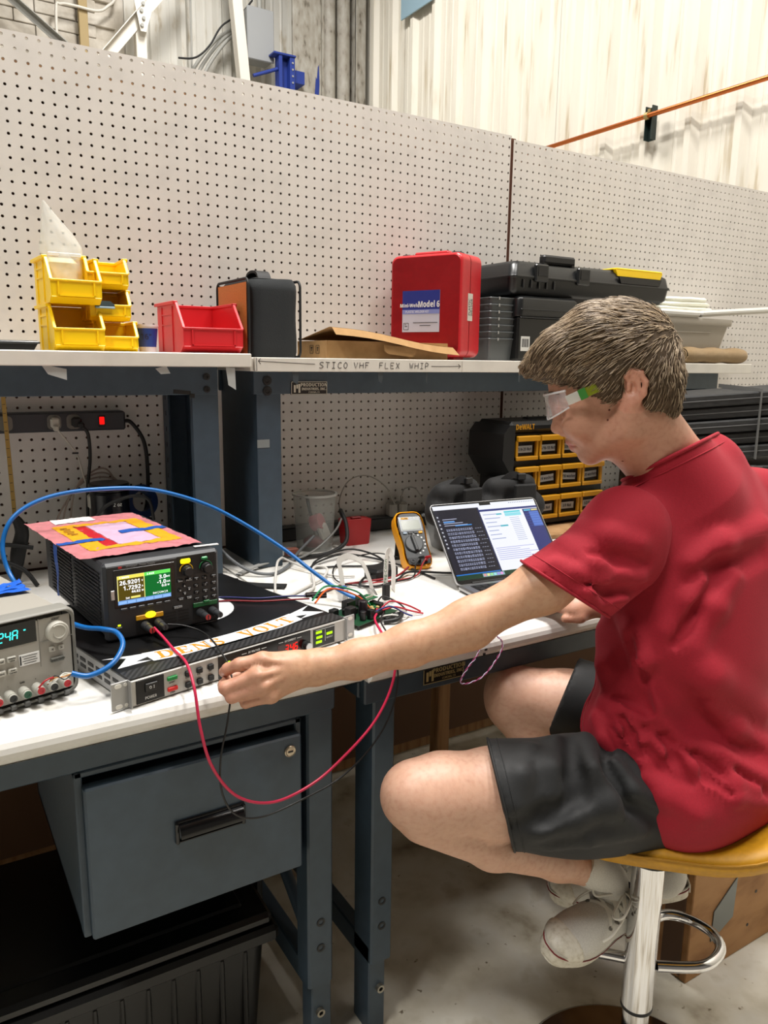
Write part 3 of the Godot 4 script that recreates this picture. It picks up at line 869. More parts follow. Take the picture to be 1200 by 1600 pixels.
func risers() -> void:
	# left riser shelf
	var a := thing("riser_shelf", "blue steel riser with white shelf holding the yellow bins", "shelf", V(-0.4, 0.82, 0.13))
	var off := -a.position
	var sb := part(a, "shelf_board", mb().bx(V(-0.52, 1.335, 0.158), V(1.93, 0.031, 0.29), 0.002), M.shelf); sb.position = off
	var rl := part(a, "front_rail", mb().bx(V(-0.52, 1.288, 0.2558), V(1.79, 0.064, 0.014), 0.001).bx(V(-0.52, 1.288, 0.02), V(1.79, 0.064, 0.014), 0.002), M.steel); rl.position = off
	for x in [0.3445, -1.39]:
		var p := mb()
		p.bx(V(x, 1.07, 0.2595), V(0.0625, 0.5, 0.005), 0.001)
		p.bx(V(x + 0.029, 1.07, 0.14), V(0.0045, 0.5, 0.24))
		p.bx(V(x - 0.029, 1.07, 0.252), V(0.0045, 0.5, 0.014)); p.bx(V(x - 0.029, 1.07, 0.045), V(0.0045, 0.5, 0.045))
		p.bx(V(x, 1.07, 0.0245), V(0.0625, 0.5, 0.004))
		var po := part(a, "post", p, M.steel); po.position = off
		if x > 0:
			for k in 12: part(po, "slot", mb().bx(V(x - 0.0316, 1.28 - k * 0.04, 0.045), V(0.0008, 0.012, 0.005)), M.black)
			for y in [1.297, 1.268]:
				var bo := mb(); bo.lathe_on(V(x + 0.004, y, 0.2628), Vector3.BACK, [Vector2(0.008, 0), Vector2(0.008, 0.0025), Vector2(0.004, 0.003), Vector2(0.003, 0.0015), Vector2(0, 0.0015)], 12)
				part(po, "bolt", bo, M.black)
	# tape scraps hanging under the shelf
	var tape := clear(Color(0.75, 0.76, 0.75, 0.75), 0.5)
	for q in [[0.015, 0.05, 0.022, -0.4], [0.235, 0.025, 0.018, 0.5], [0.395, 0.022, 0.05, -0.1]]:
		var m := mb()
		m.t = Transform3D(Basis(V(0, 0, 1), q[3] * 0.5), V(q[0], 1.318, 0.296))
		m.prism([Vector2(-q[1] / 2, 0), Vector2(q[1] / 2, 0), Vector2(q[1] / 2 + 0.004, -q[2]), Vector2(-q[1] / 6, -q[2] * 0.8)], -0.0008, 0.0)
		var o := part(a, "tape_scrap", m, tape, "scrap of clear tape"); o.position = off
	var bt := mb(); bt.t = Transform3D(Basis(V(0, 0, 1), -0.1), V(0.29, 1.262, 0.2625))
	bt.bx(V(0, 0, 0.0006), V(0.04, 0.009, 0.0012)).bx(V(0.024, -0.006, 0.0006), V(0.012, 0.010, 0.0012))
	var bto := part(a, "tape_scrap", bt, M.black, "scrap of black tape"); bto.position = off
	# right riser shelf
	var b := thing("riser_shelf", "blue steel riser with white shelf and marker writing under the red case", "shelf", V(1.4, 0.82, 0.13))
	off = -b.position
	var sb2 := part(b, "shelf_board", mb().bx(V(0.757, 1.326, 0.158), V(0.604, 0.033, 0.286), 0.0015).bx(V(1.716, 1.326, 0.157), V(1.311, 0.033, 0.284), 0.0015).bx(V(0.4495, 1.326, 0.155), V(0.009, 0.031, 0.275), 0.001), M.shelf); sb2.position = off
	var rl2 := part(b, "front_rail", mb().bx(V(1.35, 1.283, 0.2558), V(1.77, 0.056, 0.014), 0.001).bx(V(1.35, 1.283, 0.02), V(1.77, 0.056, 0.014), 0.002), M.steel); rl2.position = off
	for x in [0.5035, 2.205]:
		var s := 1.0 if x < 1 else -1.0
		var p := mb()
		p.bx(V(x, 1.066, 0.2595), V(0.0635, 0.49, 0.005), 0.001)
		p.bx(V(x - s * 0.0295, 1.066, 0.14), V(0.0045, 0.49, 0.24))
		p.bx(V(x + s * 0.029, 1.066, 0.252), V(0.0045, 0.49, 0.014)); p.bx(V(x + s * 0.029, 1.066, 0.035), V(0.0045, 0.49, 0.03))
		var po := part(b, "post", p, M.steel); po.position = off
		if x < 1:
			for y in [1.288, 1.263]:
				var bo := mb(); bo.lathe_on(V(x - 0.004, y, 0.2628), Vector3.BACK, [Vector2(0.0115, 0), Vector2(0.0115, 0.0025), Vector2(0.006, 0.003), Vector2(0.0045, 0.0015), Vector2(0, 0.0015)], 14)
				part(po, "bolt", bo, M.black)
			part(po, "tape_label", mb().bx(V(x - 0.016, 1.135, 0.2625), V(0.032, 0.02, 0.001)), mt(Color(0.48, 0.50, 0.50), 0.5), "strip of grey tape")
	plate(b, Transform3D(Basis.IDENTITY, off + V(0.612, 1.269, 0.2632)), 0.10, 0.0325, Color(0.04, 0.04, 0.04), M.silver_print)
	# marker writing on the shelf edge
	var wr := mb()
	var zf := 0.3012
	var hand := {"S": [[1, .9, .5, 1, .05, .8, .3, .55, .8, .4, .9, .15, .4, 0, 0, .1]], "T": [[0, 1, 1, .95], [.5, .97, .45, 0]], "I": [[.5, 1, .5, 0], [.1, 1, .9, 1], [.1, 0, .9, 0]], "C": [[1, .9, .5, 1, .1, .6, .15, .2, .5, 0, 1, .1]], "O": [[.5, 1, .1, .7, .1, .25, .5, 0, .9, .3, .9, .75, .5, 1]], "V": [[0, 1, .5, 0, 1, 1]], "H": [[0, 1, 0, 0], [1, 1, 1, 0], [0, .5, 1, .55]], "F": [[0, 1, 0, 0], [0, 1, .9, 1], [0, .55, .7, .55]], "L": [[0, 1, 0, 0, .9, .03]], "E": [[.9, 1, 0, 1, 0, 0, .9, 0], [0, .5, .7, .52]], "X": [[0, 1, .9, 0], [.9, 1, 0, 0]], "W": [[0, 1, .25, 0, .5, .7, .75, 0, 1, 1]], "P": [[0, 0, 0, 1, .7, .95, .85, .7, .6, .48, 0, .45]]}
	var penx := 0.622
	for ch in "STICO VHF  FLEX  WHIP":
		if hand.has(ch):
			for s in hand[ch]:
				var pts := []
				for k in range(0, s.size(), 2): pts.append(V(penx + s[k] * 0.0105 + s[k + 1] * 0.001, 1.3185 + s[k + 1] * 0.0145, zf))
				wr.tube(spl(pts, 3) if pts.size() > 2 and ch in "SCOP" else pts, 0.0008, 4)
			penx += 0.0168
		else: penx += 0.0125
	var wo := part(b, "marker_writing", wr, M.ink, "handwritten marker lettering"); wo.position = off
	var ar := mb()
	ar.tube(spl([V(0.462, 1.334, zf), V(0.53, 1.331, zf), V(0.61, 1.328, zf)], 6), 0.0006, 4); ar.tube([V(0.468, 1.340, zf), V(0.462, 1.334, zf), V(0.468, 1.327, zf)], 0.0007, 4)
	ar.tube([V(0.4575, 1.342, zf), V(0.458, 1.311, zf)], 0.0006, 4)
	ar.tube(spl([V(penx + 0.003, 1.3255, zf), V(0.98, 1.325, zf), V(1.053, 1.326, zf)], 5), 0.0006, 4); ar.tube([V(1.046, 1.331, zf), V(1.054, 1.326, zf), V(1.047, 1.320, zf)], 0.0007, 4)
	var ao := part(b, "marker_arrow", ar, M.ink); ao.position = off
	for q in [[0.56, 0.02, 0.03], [0.80, 0.018, 0.028], [0.945, 0.008, 0.03], [1.27, 0.008, 0.03]]:
		var m := mb(); m.t = Transform3D(Basis.IDENTITY, V(q[0], 1.309, 0.297))
		m.prism([Vector2(-q[1] / 2, 0), Vector2(q[1] / 2, 0), Vector2(q[1] / 4, -q[2]), Vector2(-q[1] / 3, -q[2] * 0.8)], -0.0008, 0.0)
		var o := part(b, "tape_scrap", m, mt(Color(0.22, 0.25, 0.27), 0.5), "scrap of dark tape"); o.position = off
# ---------------------------------------------------------------- things on the riser shelves
func bin_proto(w: float, d: float, h: float, m: Material) -> Array:
	# open-front stacking bin; back at z 0, front at z d; meshes: shell, rim, frame
	var th := 0.0028
	var side := [Vector2(0, 0), Vector2(d * 0.88, 0), Vector2(d, h * 0.13), Vector2(d, h * 0.47), Vector2(d * 0.72, h), Vector2(0, h)]
	var s := mb()
	s.t = Transform3D(Basis(V(0, 0, 1), V(0, 1, 0), V(-1, 0, 0)), Vector3.ZERO)
	for q in [-1.0, 1.0]: s.prism(side, q * w / 2 - th / 2, q * w / 2 + th / 2)
	s.t = Transform3D.IDENTITY
	s.bx(V(0, th / 2, d * 0.44), V(w, th, d * 0.88)); s.bx(V(0, h / 2, th / 2), V(w, h, th))
	s.t = Transform3D(Basis.IDENTITY, V(0, h * 0.3, d - th / 2)); s.bx(Vector3.ZERO, V(w, h * 0.34, th), 0.0006)
	var an := atan2(h * 0.13, d * 0.12)
	s.t = Transform3D(Basis(V(1, 0, 0), -an), V(0, h * 0.065, d * 0.94)); s.bx(Vector3.ZERO, V(w, th, Vector2(h * 0.13, d * 0.12).length()))
	s.t = Transform3D.IDENTITY
	# ribs on both sides
	for q in [-1.0, 1.0]:
		for z in [0.2, 0.62]: s.bx(V(q * (w / 2 + 0.002), h * 0.47, d * z), V(0.003, h * 0.88, 0.004))
		for y in [0.56, 0.76]: s.bx(V(q * (w / 2 + 0.002), h * y, d * 0.41), V(0.003, 0.003, d * 0.42))
	var r := mb()
	for q in [-1.0, 1.0]:
		r.bx(V(q * (w / 2 + 0.002), h - 0.003, d * 0.36), V(0.011, 0.007, d * 0.72 + 0.012), 0.001)
		r.t = Transform3D(Basis(V(1, 0, 0), atan2(d * 0.28, h * 0.53) * -1.0), V(q * w / 2, h * 0.735, d * 0.86))
		r.bx(Vector3.ZERO, V(0.007, Vector2(d * 0.28, h * 0.53).length(), 0.005), 0.001)
		r.t = Transform3D.IDENTITY
	r.bx(V(0, h - 0.003, 0), V(w + 0.012, 0.007, 0.008), 0.001)
	r.bx(V(0, h * 0.47, d), V(w + 0.004, 0.004, 0.006), 0.001)
	var f := mb()
	for q in [-1.0, 1.0]: f.bx(V(q * w * 0.36, h * 0.29, d + 0.0015), V(0.003, h * 0.30, 0.003))
	f.bx(V(0, h * 0.15, d + 0.0015), V(w * 0.75, 0.003, 0.003))
	return [s.mesh(), r.mesh(), f.mesh(), m]

func bin(p: Array, label: String, at: Vector3, turn: float, group: String) -> void:
	var o := thing("stacking_bin", label, "bin", at, turn, group)
	pm(o, "shell", p[0], p[3]); pm(o, "rim", p[1], p[3]); pm(o, "label_frame", p[2], p[3])

func crumple(rows: int, cols: int, f: Callable) -> MB:
	var g := []
	for a in rows:
		var row := []
		for b in cols: row.append(f.call(float(a) / (rows - 1), float(b) / cols))
		g.append(row)
	return mb().grid(g, true)

func fab(c: Color, rough: float, rimv := 0.4, sc := 60.0, depth := 0.03) -> StandardMaterial3D:
	var m := tri_mat(c, rough, noise_tex(0.12, [[0.0, Color(0.86, 0.86, 0.86)], [1.0, Color(1, 1, 1)]], 3, 71, 256), Vector3.ONE * sc * 0.1, noise_tex(0.2, [], 2, 72, 256), depth)
	m.rim_enabled = rimv > 0.0
	m.rim = rimv
	m.rim_tint = 0.6
	return m

func shelf_things() -> void:
	var SL := 1.3505; var SR := 1.3425
	var yel := mt(Color(1.0, 0.83, 0.03), 0.38)
	yel.backlight_enabled = true; yel.backlight = Color(0.35, 0.27, 0.02)
	var red := mt(Color(0.80, 0.14, 0.17), 0.38)
	var big := bin_proto(0.099, 0.15, 0.096, yel)
	bin(big, "large yellow stacking bin standing on the shelf under the bagged one", V(0.0675, SL, 0.122), 0.05, "yellow stacking bins")
	bin(big, "large yellow stacking bin holding a clear plastic bag", V(0.066, SL + 0.0975, 0.122), 0.05, "yellow stacking bins")
	var sml := bin_proto(0.082, 0.125, 0.066, yel)
	bin(sml, "small yellow stacking bin standing on the shelf beside the taped cup", V(0.165, SL, 0.12), -0.05, "yellow stacking bins")
	bin(sml, "small yellow stacking bin holding a blue grey part", V(0.152, SL + 0.067, 0.116), -0.04, "yellow stacking bins")
	bin(sml, "small yellow stacking bin at the top of the small stack", V(0.15, SL + 0.134, 0.116), -0.04, "yellow stacking bins")
	bin(bin_proto(0.139, 0.20, 0.116, red), "red stacking bin between the taped cup and the cooler bag", V(0.366, SL, 0.072), 0.0, "red bin")
	# clear bag in the top bin
	var rng := RandomNumberGenerator.new(); rng.seed = 11
	var nz := FastNoiseLite.new(); nz.seed = 3; nz.frequency = 2.2
	var bag := thing("plastic_bag", "clear plastic bag with a white insert standing in the yellow bin", "bag", V(0.064, SL + 0.104, 0.19))
	var bm := clear(Color(0.93, 0.94, 0.92, 0.34), 0.3)
	part(bag, "film", crumple(22, 28, func(s: float, q: float):
		var a := TAU * q
		var w := lerpf(0.041, 0.043, s) if s < 0.55 else lerpf(0.043, 0.002, (s - 0.55) / 0.45)
		var dp := lerpf(0.03, 0.026, s) if s < 0.5 else lerpf(0.026, 0.002, (s - 0.5) / 0.5)
		var n := 1.0 + 0.16 * nz.get_noise_3d(cos(a) * 0.8, s * 2.0, sin(a) * 0.8)
		return V(cos(a) * w * n - maxf(0.0, s - 0.55) * 0.07, s * 0.205, -sin(a) * dp * n)), bm)
	part(bag, "insert", mb().bx(V(-0.004, 0.048, 0.0), V(0.066, 0.084, 0.034), 0.01), mt(Color(0.92, 0.88, 0.70), 0.5), "pale insert inside the bag")
	part(bag, "closure_strip", mb().bx(V(0.0, 0.095, 0.026), V(0.066, 0.008, 0.002), 0.0008), mt(Color(0.93, 0.94, 0.92), 0.3))
	# blue grey part lying in the middle bin
	var gp := thing("foam_part", "small blue grey foam part lying in the small yellow bin", "part", V(0.134, SL + 0.0985, 0.236))
	part(gp, "body", mb().prism([Vector2(-0.02, -0.006), Vector2(0.02, -0.006), Vector2(0.02, 0.001), Vector2(0.011, 0.008), Vector2(-0.012, 0.008), Vector2(-0.02, 0.003)], -0.02, 0.012), mt(Color(0.24, 0.31, 0.34), 0.6))
	part(gp, "edge_strip", mb().bx(V(0.0, -0.006, 0.013), V(0.04, 0.004, 0.003), 0.0008), mt(Color(0.55, 0.66, 0.72), 0.4))
	# cup with blue tape
	var cup := thing("paper_cup", "white tapered cup with blue tape beside the yellow bins", "cup", V(0.236, SL, 0.19))
	part(cup, "wall", mb().lathe([Vector2(0, 0), Vector2(0.018, 0), Vector2(0.024, 0.056), Vector2(0.026, 0.058), Vector2(0.026, 0.062), Vector2(0.0225, 0.062), Vector2(0.017, 0.003), Vector2(0, 0.003)], 24), mt(Color(0.84, 0.80, 0.80), 0.4))
	var tp := mb(); tp.lathe([Vector2(0.0196, 0.012), Vector2(0.0243, 0.053)], 24)
	part(cup, "tape_band", tp, mt(Color(0.10, 0.22, 0.52), 0.5), "blue tape band")
	text(cup, "lettering", "16\"", M.ink, look(V(-0.008, 0.034, 0.0222), V(-0.35, -0.15, 1)), 0.012)
	# black tray at the far left
	var tray := thing("black_tray", "shallow black plastic tray lying beside the yellow bins", "tray", V(-0.075, SL, 0.2))
	part(tray, "body", mb().prism([Vector2(-0.062, 0), Vector2(0.060, 0), Vector2(0.068, 0.013), Vector2(-0.07, 0.013)], -0.07, 0.06), M.black)
	part(tray, "rim", mb().bx(V(0, 0.0155, -0.005), V(0.145, 0.005, 0.14), 0.0015), mt(Color(0.16, 0.17, 0.18), 0.25))
	part(tray, "liner", mb().bx(V(0, 0.0185, -0.005), V(0.135, 0.002, 0.13)), mt(Color(0.55, 0.55, 0.55), 0.4))
	# cooler bag
	var cb := thing("cooler_bag", "black insulated bag with an orange side panel and top handle", "bag", V(0.525, SR, 0.155))
	var cloth := fab(Color(0.115, 0.13, 0.14), 0.85, 0.3)
	var bw := 0.132; var bh := 0.184; var bd := 0.215
	var body := []
	for a in 15:
		var s := a / 14.0
		var row := []
		for b in 40:
			var q := b / 40.0 * TAU
			var sq := pow(pow(absf(cos(q)), 6.0) + pow(absf(sin(q)), 6.0), -1.0 / 6.0)
			var in_ := 1.0 - (0.10 * pow(maxf(0, s - 0.9) / 0.1, 2.0)) - 0.03 * pow(maxf(0, 0.08 - s) / 0.08, 2.0)
			row.append(V(cos(q) * sq * bw / 2 * in_ * (1.0 + 0.02 * sin(s * 9.0)), s * bh + (0.006 * (cos(q) * 0.5) if s > 0.95 else 0.0), -sin(q) * sq * bd / 2 * in_))
		body.append(row)
	part(cb, "body", mb().grid(body, true), cloth)
	var lid := []
	for a in 4:
		var row := []
		for b in 40:
			var p: Vector3 = body[14][b]
			row.append(V(p.x * (1 - a / 3.0), bh + 0.004 * a, p.z * (1 - a / 3.0)))
		lid.append(row)
	part(cb, "top_panel", mb().grid(lid, true), cloth)
	var og := []
	for a in 9:
		var row := []
		for b in 9:
			var s := a / 8.0; var q := b / 8.0
			row.append(V(-bw / 2 - 0.003 - 0.007 * sin(PI * s) * sin(PI * q), 0.006 + s * (bh - 0.016), -bd / 2 + 0.012 + q * (bd - 0.024)))
		og.append(row)
	part(cb, "side_panel", mb().grid(og), fab(Color(0.78, 0.47, 0.20), 0.7, 0.3), "orange side panel")
	for x in [-bw / 2 - 0.002, bw / 2 + 0.0]:
		var loop := []
		for p in rounded(bd - 0.006, bh - 0.004, 0.016): loop.append(V(x, bh / 2 + p.y, p.x))
		part(cb, "piping", mb().tube(loop, 0.0035, 6, true), M.rubber)
	part(cb, "handle", mb().ribbon(spl([V(0.0, bh - 0.002, 0.045), V(0.0, bh + 0.018, 0.03), V(0.0, bh + 0.024, 0.0), V(0.0, bh + 0.018, -0.03), V(0.0, bh - 0.002, -0.045)], 5), V(0, 1, 0.001), 0.034, 0.006), M.rubber)
	# cardboard box
	var cardm := tri_mat(Color(0.71, 0.56, 0.37), 0.8, noise_tex(0.03, [[0.0, Color(0.88, 0.86, 0.82)], [1.0, Color(1, 1, 1)]], 4, 81, 256), Vector3(3, 3, 3))
	var kx := thing("cardboard_box", "flat open cardboard box with a lifted lid before the red case", "box", V(0.845, SR, 0.185))
	var W2 := 0.185; var D2 := 0.085
	part(kx, "tray", mb().bx(V(0, 0.0015, 0), V(W2 * 2, 0.003, D2 * 2)).bx(V(0, 0.022, D2), V(W2 * 2, 0.044, 0.003)).bx(V(0, 0.022, -D2), V(W2 * 2, 0.044, 0.003)).bx(V(-W2, 0.022, 0), V(0.003, 0.044, D2 * 2)).bx(V(W2, 0.016, 0), V(0.003, 0.032, D2 * 2)), cardm)
	var lidg := []
	for a in 6:
		var row := []
		for b in 9:
			var q := b / 8.0; var s := a / 5.0
			row.append(V(-W2 + q * (W2 * 2 + 0.012), 0.047 + (0.030 * (1 - q) - 0.012 * q) * s + 0.004 * sin(q * 6.0) * s, D2 + 0.012 - (D2 * 2 + 0.008) * (1 - s)))
		lidg.append(row)
	lidg.reverse()
	part(kx, "lid", mb().grid(lidg), cardm)
	var fl := []
	for b in 9:
		var q := b / 8.0
		fl.append([V(-W2 + 0.006 + q * (W2 * 2 + 0.004), 0.046 + (0.030 * (1 - q) - 0.012 * q) + 0.004 * sin(q * 6.0), D2 + 0.013), V(-W2 + 0.01 + q * (W2 * 2 + 0.012), 0.028 + (0.030 * (1 - q) - 0.014 * q) + 0.004 * sin(q * 6.0), D2 + 0.027)])
	part(kx, "lid_flap", mb().grid(fl), cardm)
	part(kx, "tuck_tongue", mb().prism([Vector2(-0.04, 0), Vector2(0.062, -0.004), Vector2(0.058, -0.022), Vector2(0.048, -0.029), Vector2(-0.026, -0.022), Vector2(-0.038, -0.014)], D2 + 0.016, D2 + 0.018), cardm).position = V(0.01, 0.035, 0)
	for k in 2:
		var sy := mb(); sy.t = Transform3D(Basis(V(0, 0, 1), V(0, 1, 0), V(-1, 0, 0)), V(-W2 - 0.002, 0.022, 0.0 + k * 0.035))
		for q in [-1, 1]: sy.bx(V(q * 0.009, 0, 0), V(0.001, 0.02, 0.0006)).bx(V(0, q * 0.01, 0), V(0.018, 0.001, 0.0006))
		sy.bx(V(0, 0.001, 0), V(0.003, 0.011, 0.0006)).bx(V(0.0, 0.004, 0), V(0.008, 0.002, 0.0006))
		part(kx, "printed_mark", sy, M.ink)
	# red case, broad face turned to the yellow bins
	var rc := thing("tool_case", "upright red plastic tool case with a blue and white label", "case", V(1.0675, SR, 0.1485), 0.4363)
	var rm := tri_mat(Color(0.76, 0.12, 0.155), 0.35, noise_tex(0.05, [[0.0, Color(0.93, 0.93, 0.93)], [1.0, Color(1, 1, 1)]], 3, 83, 256), Vector3(4, 4, 4), noise_tex(0.3, [], 2, 84, 256), 0.012)
	# local: x thickness (-x is the labelled face), z width
	var half := func(x0: float, x1: float, sh: float) -> MB:
		var b := mb()
		b.t = Transform3D(Basis(V(0, 0, -1), V(0, 1, 0), V(1, 0, 0)), V(0, 0.148, 0))
		var o1 := rounded(0.231, 0.282, 0.022); var rows := []
		for st in [[x1, 1.0], [x0 + 0.01, 1.0], [x0 + 0.003, 0.985], [x0, 0.95]]:
			var row := []
			for p in o1: row.append(V(p.x * (st[1] if st[1] == 1.0 else st[1]), p.y * st[1], st[0]))
			rows.append(row)
		rows.reverse()
		if x0 > x1: rows.reverse()
		b.grid(rows, true)
		var cap := []
		for p in o1: cap.append(Vector2(p.x * 0.95, p.y * 0.95))
		b.prism(cap, minf(x0, x0 + sh), maxf(x0, x0 + sh))
		return b
	part(rc, "front_shell", half.call(-0.052, -0.003, 0.0), rm)
	part(rc, "back_shell", half.call(0.052, 0.0, 0.0), rm)
	part(rc, "seam_band", mb().bx(V(-0.0015, 0.148, 0), V(0.004, 0.272, 0.222), 0.002), mt(Color(0.62, 0.09, 0.11), 0.4))
	part(rc, "handle", mb().bx(V(0.0, 0.294, -0.005), V(0.03, 0.012, 0.11), 0.004), rm)
	for z in [-0.085, 0.075]: part(rc, "latch", mb().bx(V(-0.004, 0.290, z), V(0.034, 0.01, 0.026), 0.003), M.black)
	for z in [-0.07, 0.07]: part(rc, "foot", mb().bx(V(0, 0.004, z), V(0.06, 0.008, 0.03), 0.002), rm)
	var fx := Transform3D(Basis(V(0, 0, 1), V(0, 1, 0), V(-1, 0, 0)), V(-0.0522, 0.135, -0.012))
	var lb := mb(); lb.t = fx; lb.bx(V(0, -0.001, 0.0006), V(0.122, 0.114, 0.0012))
	var lo := part(rc, "label", lb, mt(Color(0.72, 0.73, 0.80), 0.4), "white label with a blue band")
	var l2 := mb(); l2.t = fx; l2.bx(V(0, 0.030, 0.0014), V(0.122, 0.052, 0.0006))
	part(lo, "blue_band", l2, mt(Color(0.13, 0.17, 0.50), 0.4))
	var l3 := mb(); l3.t = fx; l3.bx(V(0, -0.002, 0.0014), V(0.122, 0.012, 0.0006))
	part(lo, "pale_band", l3, mt(Color(0.48, 0.52, 0.75), 0.4))
	text(lo, "lettering", "Mini-Weld", M.white, fx * Transform3D(Basis.IDENTITY, V(-0.037, 0.0155, 0.0018)), 0.0095, "Droid Sans", 700)
	text(lo, "lettering", "Model 6", M.white, fx * Transform3D(Basis.IDENTITY, V(0.026, 0.018, 0.0018)), 0.0165, "Droid Sans", 700, 0.0004, 0.82)
	text(lo, "lettering", "PLASTIC WELDER KIT", M.white, fx * Transform3D(Basis.IDENTITY, V(-0.012, -0.002, 0.0018)), 0.006)
	var l4 := mb(); l4.t = fx
	for q in [-1, 1]: l4.bx(V(-0.048 + q * 0.008, -0.042, 0.0014), V(0.0012, 0.018, 0.0005)).bx(V(-0.048, -0.042 + q * 0.009, 0.0014), V(0.017, 0.0012, 0.0005))
	l4.bx(V(-0.048, -0.042, 0.0014), V(0.008, 0.002, 0.0005)).bx(V(-0.05, -0.037, 0.0014), V(0.005, 0.0015, 0.0005))
	l4.bx(V(0.015, -0.032, 0.0014), V(0.08, 0.0016, 0.0005)).bx(V(0.015, -0.040, 0.0014), V(0.036, 0.0016, 0.0005))
	part(lo, "printed_mark", l4, M.ink)
	var sl := mb(); sl.bx(V(0.0, 0.145, 0.1162), V(0.028, 0.074, 0.0012))
	var so := part(rc, "side_label", sl, mt(Color(0.80, 0.78, 0.74), 0.5), "small white side label")
	var sx := Transform3D(Basis(V(0, 1, 0), V(-1, 0, 0), V(0, 0, 1)), V(-0.005, 0.145, 0.117))
	text(so, "lettering", "PLASTIC", M.ink, sx, 0.009)
	text(so, "lettering", "WELDER", M.ink, sx * Transform3D(Basis.IDENTITY, V(0, -0.013, 0)), 0.009)
	# nested grey trays
	var gt := mt(Color(0.30, 0.315, 0.32), 0.35)
	var tb := mb()
	var rings := [[0.0, 0.046, 0.075], [0.06, 0.055, 0.085], [0.0605, 0.0575, 0.0875], [0.064, 0.0575, 0.0875], [0.064, 0.0545, 0.0845], [0.004, 0.0445, 0.0735]]
	var gr := []
	for q in rings:
		var row := []
		for p in rounded(q[1] * 2, q[2] * 2, 0.01, 3): row.append(V(p.x, q[0], -p.y))
		gr.append(row)
	tb.grid(gr, true); tb.bx(V(0, 0.002, 0), V(0.088, 0.004, 0.146))
	var tm := tb.mesh()
	var clip := mb().bx(V(-0.026, 0.061, 0.0885), V(0.004, 0.008, 0.004)).mesh()
	var nm := ["bottom", "second", "third", "fourth", "fifth", "sixth", "top"]
	for k in 7:
		var o := thing("stacked_tray", "grey plastic tray, %s of the nested stack beside the red case" % (nm[k] if k in [0, 6] else nm[k] + " from the bottom"), "tray", V(1.262, SR + k * 0.0192, 0.155), -0.06, "nested grey trays")
		pm(o, "shell", tm, gt)
		pm(o, "clip", clip, M.alu)
	# lower black toolbox
	var blk := mt(Color(0.085, 0.09, 0.095), 0.33)
	var tbx := thing("black_toolbox", "black plastic toolbox with a barcode sticker under the long case", "toolbox", V(1.405, SR, 0.15))
	part(tbx, "base", mb().bx(V(0, 0.064, 0), V(0.236, 0.128, 0.225), 0.006), mt(Color(0.04, 0.042, 0.045), 0.35))
	var pr := []
	for q in [[0.128, 0.122, 0.116], [0.134, 0.124, 0.118], [0.176, 0.122, 0.116], [0.186, 0.116, 0.108], [0.188, 0.09, 0.08]]:
		var row := []
		for p in rounded(q[1] * 2, q[2] * 2, 0.02, 4): row.append(V(p.x, q[0], -p.y))
		pr.append(row)
	var lidm := mb().grid(pr, true); lidm.bx(V(0, 0.184, 0), V(0.17, 0.006, 0.15), 0.002)
	part(tbx, "lid", lidm, blk)
	for y in [0.125, 0.148]: part(tbx, "groove_rib", mb().bx(V(0, y, 0.118), V(0.23, 0.003, 0.004), 0.001), blk)
	var sk := part(tbx, "sticker", mb().bx(V(-0.088, 0.05, 0.1132), V(0.034, 0.042, 0.001)), mt(Color(0.80, 0.80, 0.78), 0.5), "white barcode sticker")
	var bars := mb()
	for k in 9: bars.bx(V(-0.1 + k * 0.003, 0.052, 0.1139), V(0.0012 + 0.0008 * (k % 3 % 2), 0.024, 0.0004))
	part(sk, "barcode", bars, M.ink)
	# upper long case
	var uc := thing("long_tool_case", "long black tool case with a yellow latch lying on the toolbox", "case", V(1.60, SR + 0.190, 0.14))
	var lo2 := mb()
	var r2 := []
	for q in [[0.0, 0.325, 0.105], [0.012, 0.338, 0.118], [0.044, 0.342, 0.122], [0.046, 0.346, 0.126], [0.052, 0.346, 0.126], [0.054, 0.342, 0.122], [0.082, 0.336, 0.116], [0.094, 0.318, 0.10]]:
		var row := []
		for p in rounded(q[1] * 2, q[2] * 2, 0.022, 4): row.append(V(p.x, q[0], -p.y))
		r2.append(row)
	lo2.grid(r2, true); lo2.bx(V(0, 0.09, 0), V(0.62, 0.008, 0.19), 0.003); lo2.bx(V(0, 0.004, 0), V(0.64, 0.008, 0.2), 0.002)
	part(uc, "shell", lo2, blk)
	part(uc, "yellow_latch", mb().prism([Vector2(-0.10, 0.0), Vector2(0.10, 0.0), Vector2(0.11, 0.02), Vector2(-0.11, 0.02)], 0.0, 0.012).bx(V(0, 0.022, -0.03), V(0.215, 0.006, 0.085), 0.002), yel, "bright yellow latch").transform = Transform3D(Basis.IDENTITY, V(0.19, 0.076, 0.108))
	part(uc, "panel", mb().prism([Vector2(-0.09, 0.0), Vector2(0.09, 0.0), Vector2(0.10, 0.02), Vector2(-0.10, 0.02)], 0, 0.005), mt(Color(0.05, 0.05, 0.055), 0.4)).position = V(0.19, 0.054, 0.122)
	for x in [-0.235, -0.065]:
		var lt := part(uc, "latch", mb().bx(V(x, 0.062, 0.125), V(0.052, 0.05, 0.014), 0.004), blk)
		part(lt, "latch_slot", mb().bx(V(x, 0.066, 0.1325), V(0.034, 0.026, 0.002)), M.black)
	part(uc, "handle", mb().bx(V(-0.15, 0.105, 0.10), V(0.13, 0.026, 0.026), 0.006).bx(V(-0.207, 0.088, 0.1), V(0.016, 0.03, 0.02), 0.003).bx(V(-0.093, 0.088, 0.1), V(0.016, 0.03, 0.02), 0.003), M.black)
	for k in 5: part(uc, "rib", mb().bx(V(-0.30 + k * 0.03, 0.03, 0.1235), V(0.006, 0.024, 0.004), 0.001), blk)
	# grey tote
	var tg := thing("storage_tote", "beige grey plastic tote with folding white lid flaps beside the long case", "tote", V(2.085, SR, 0.15))
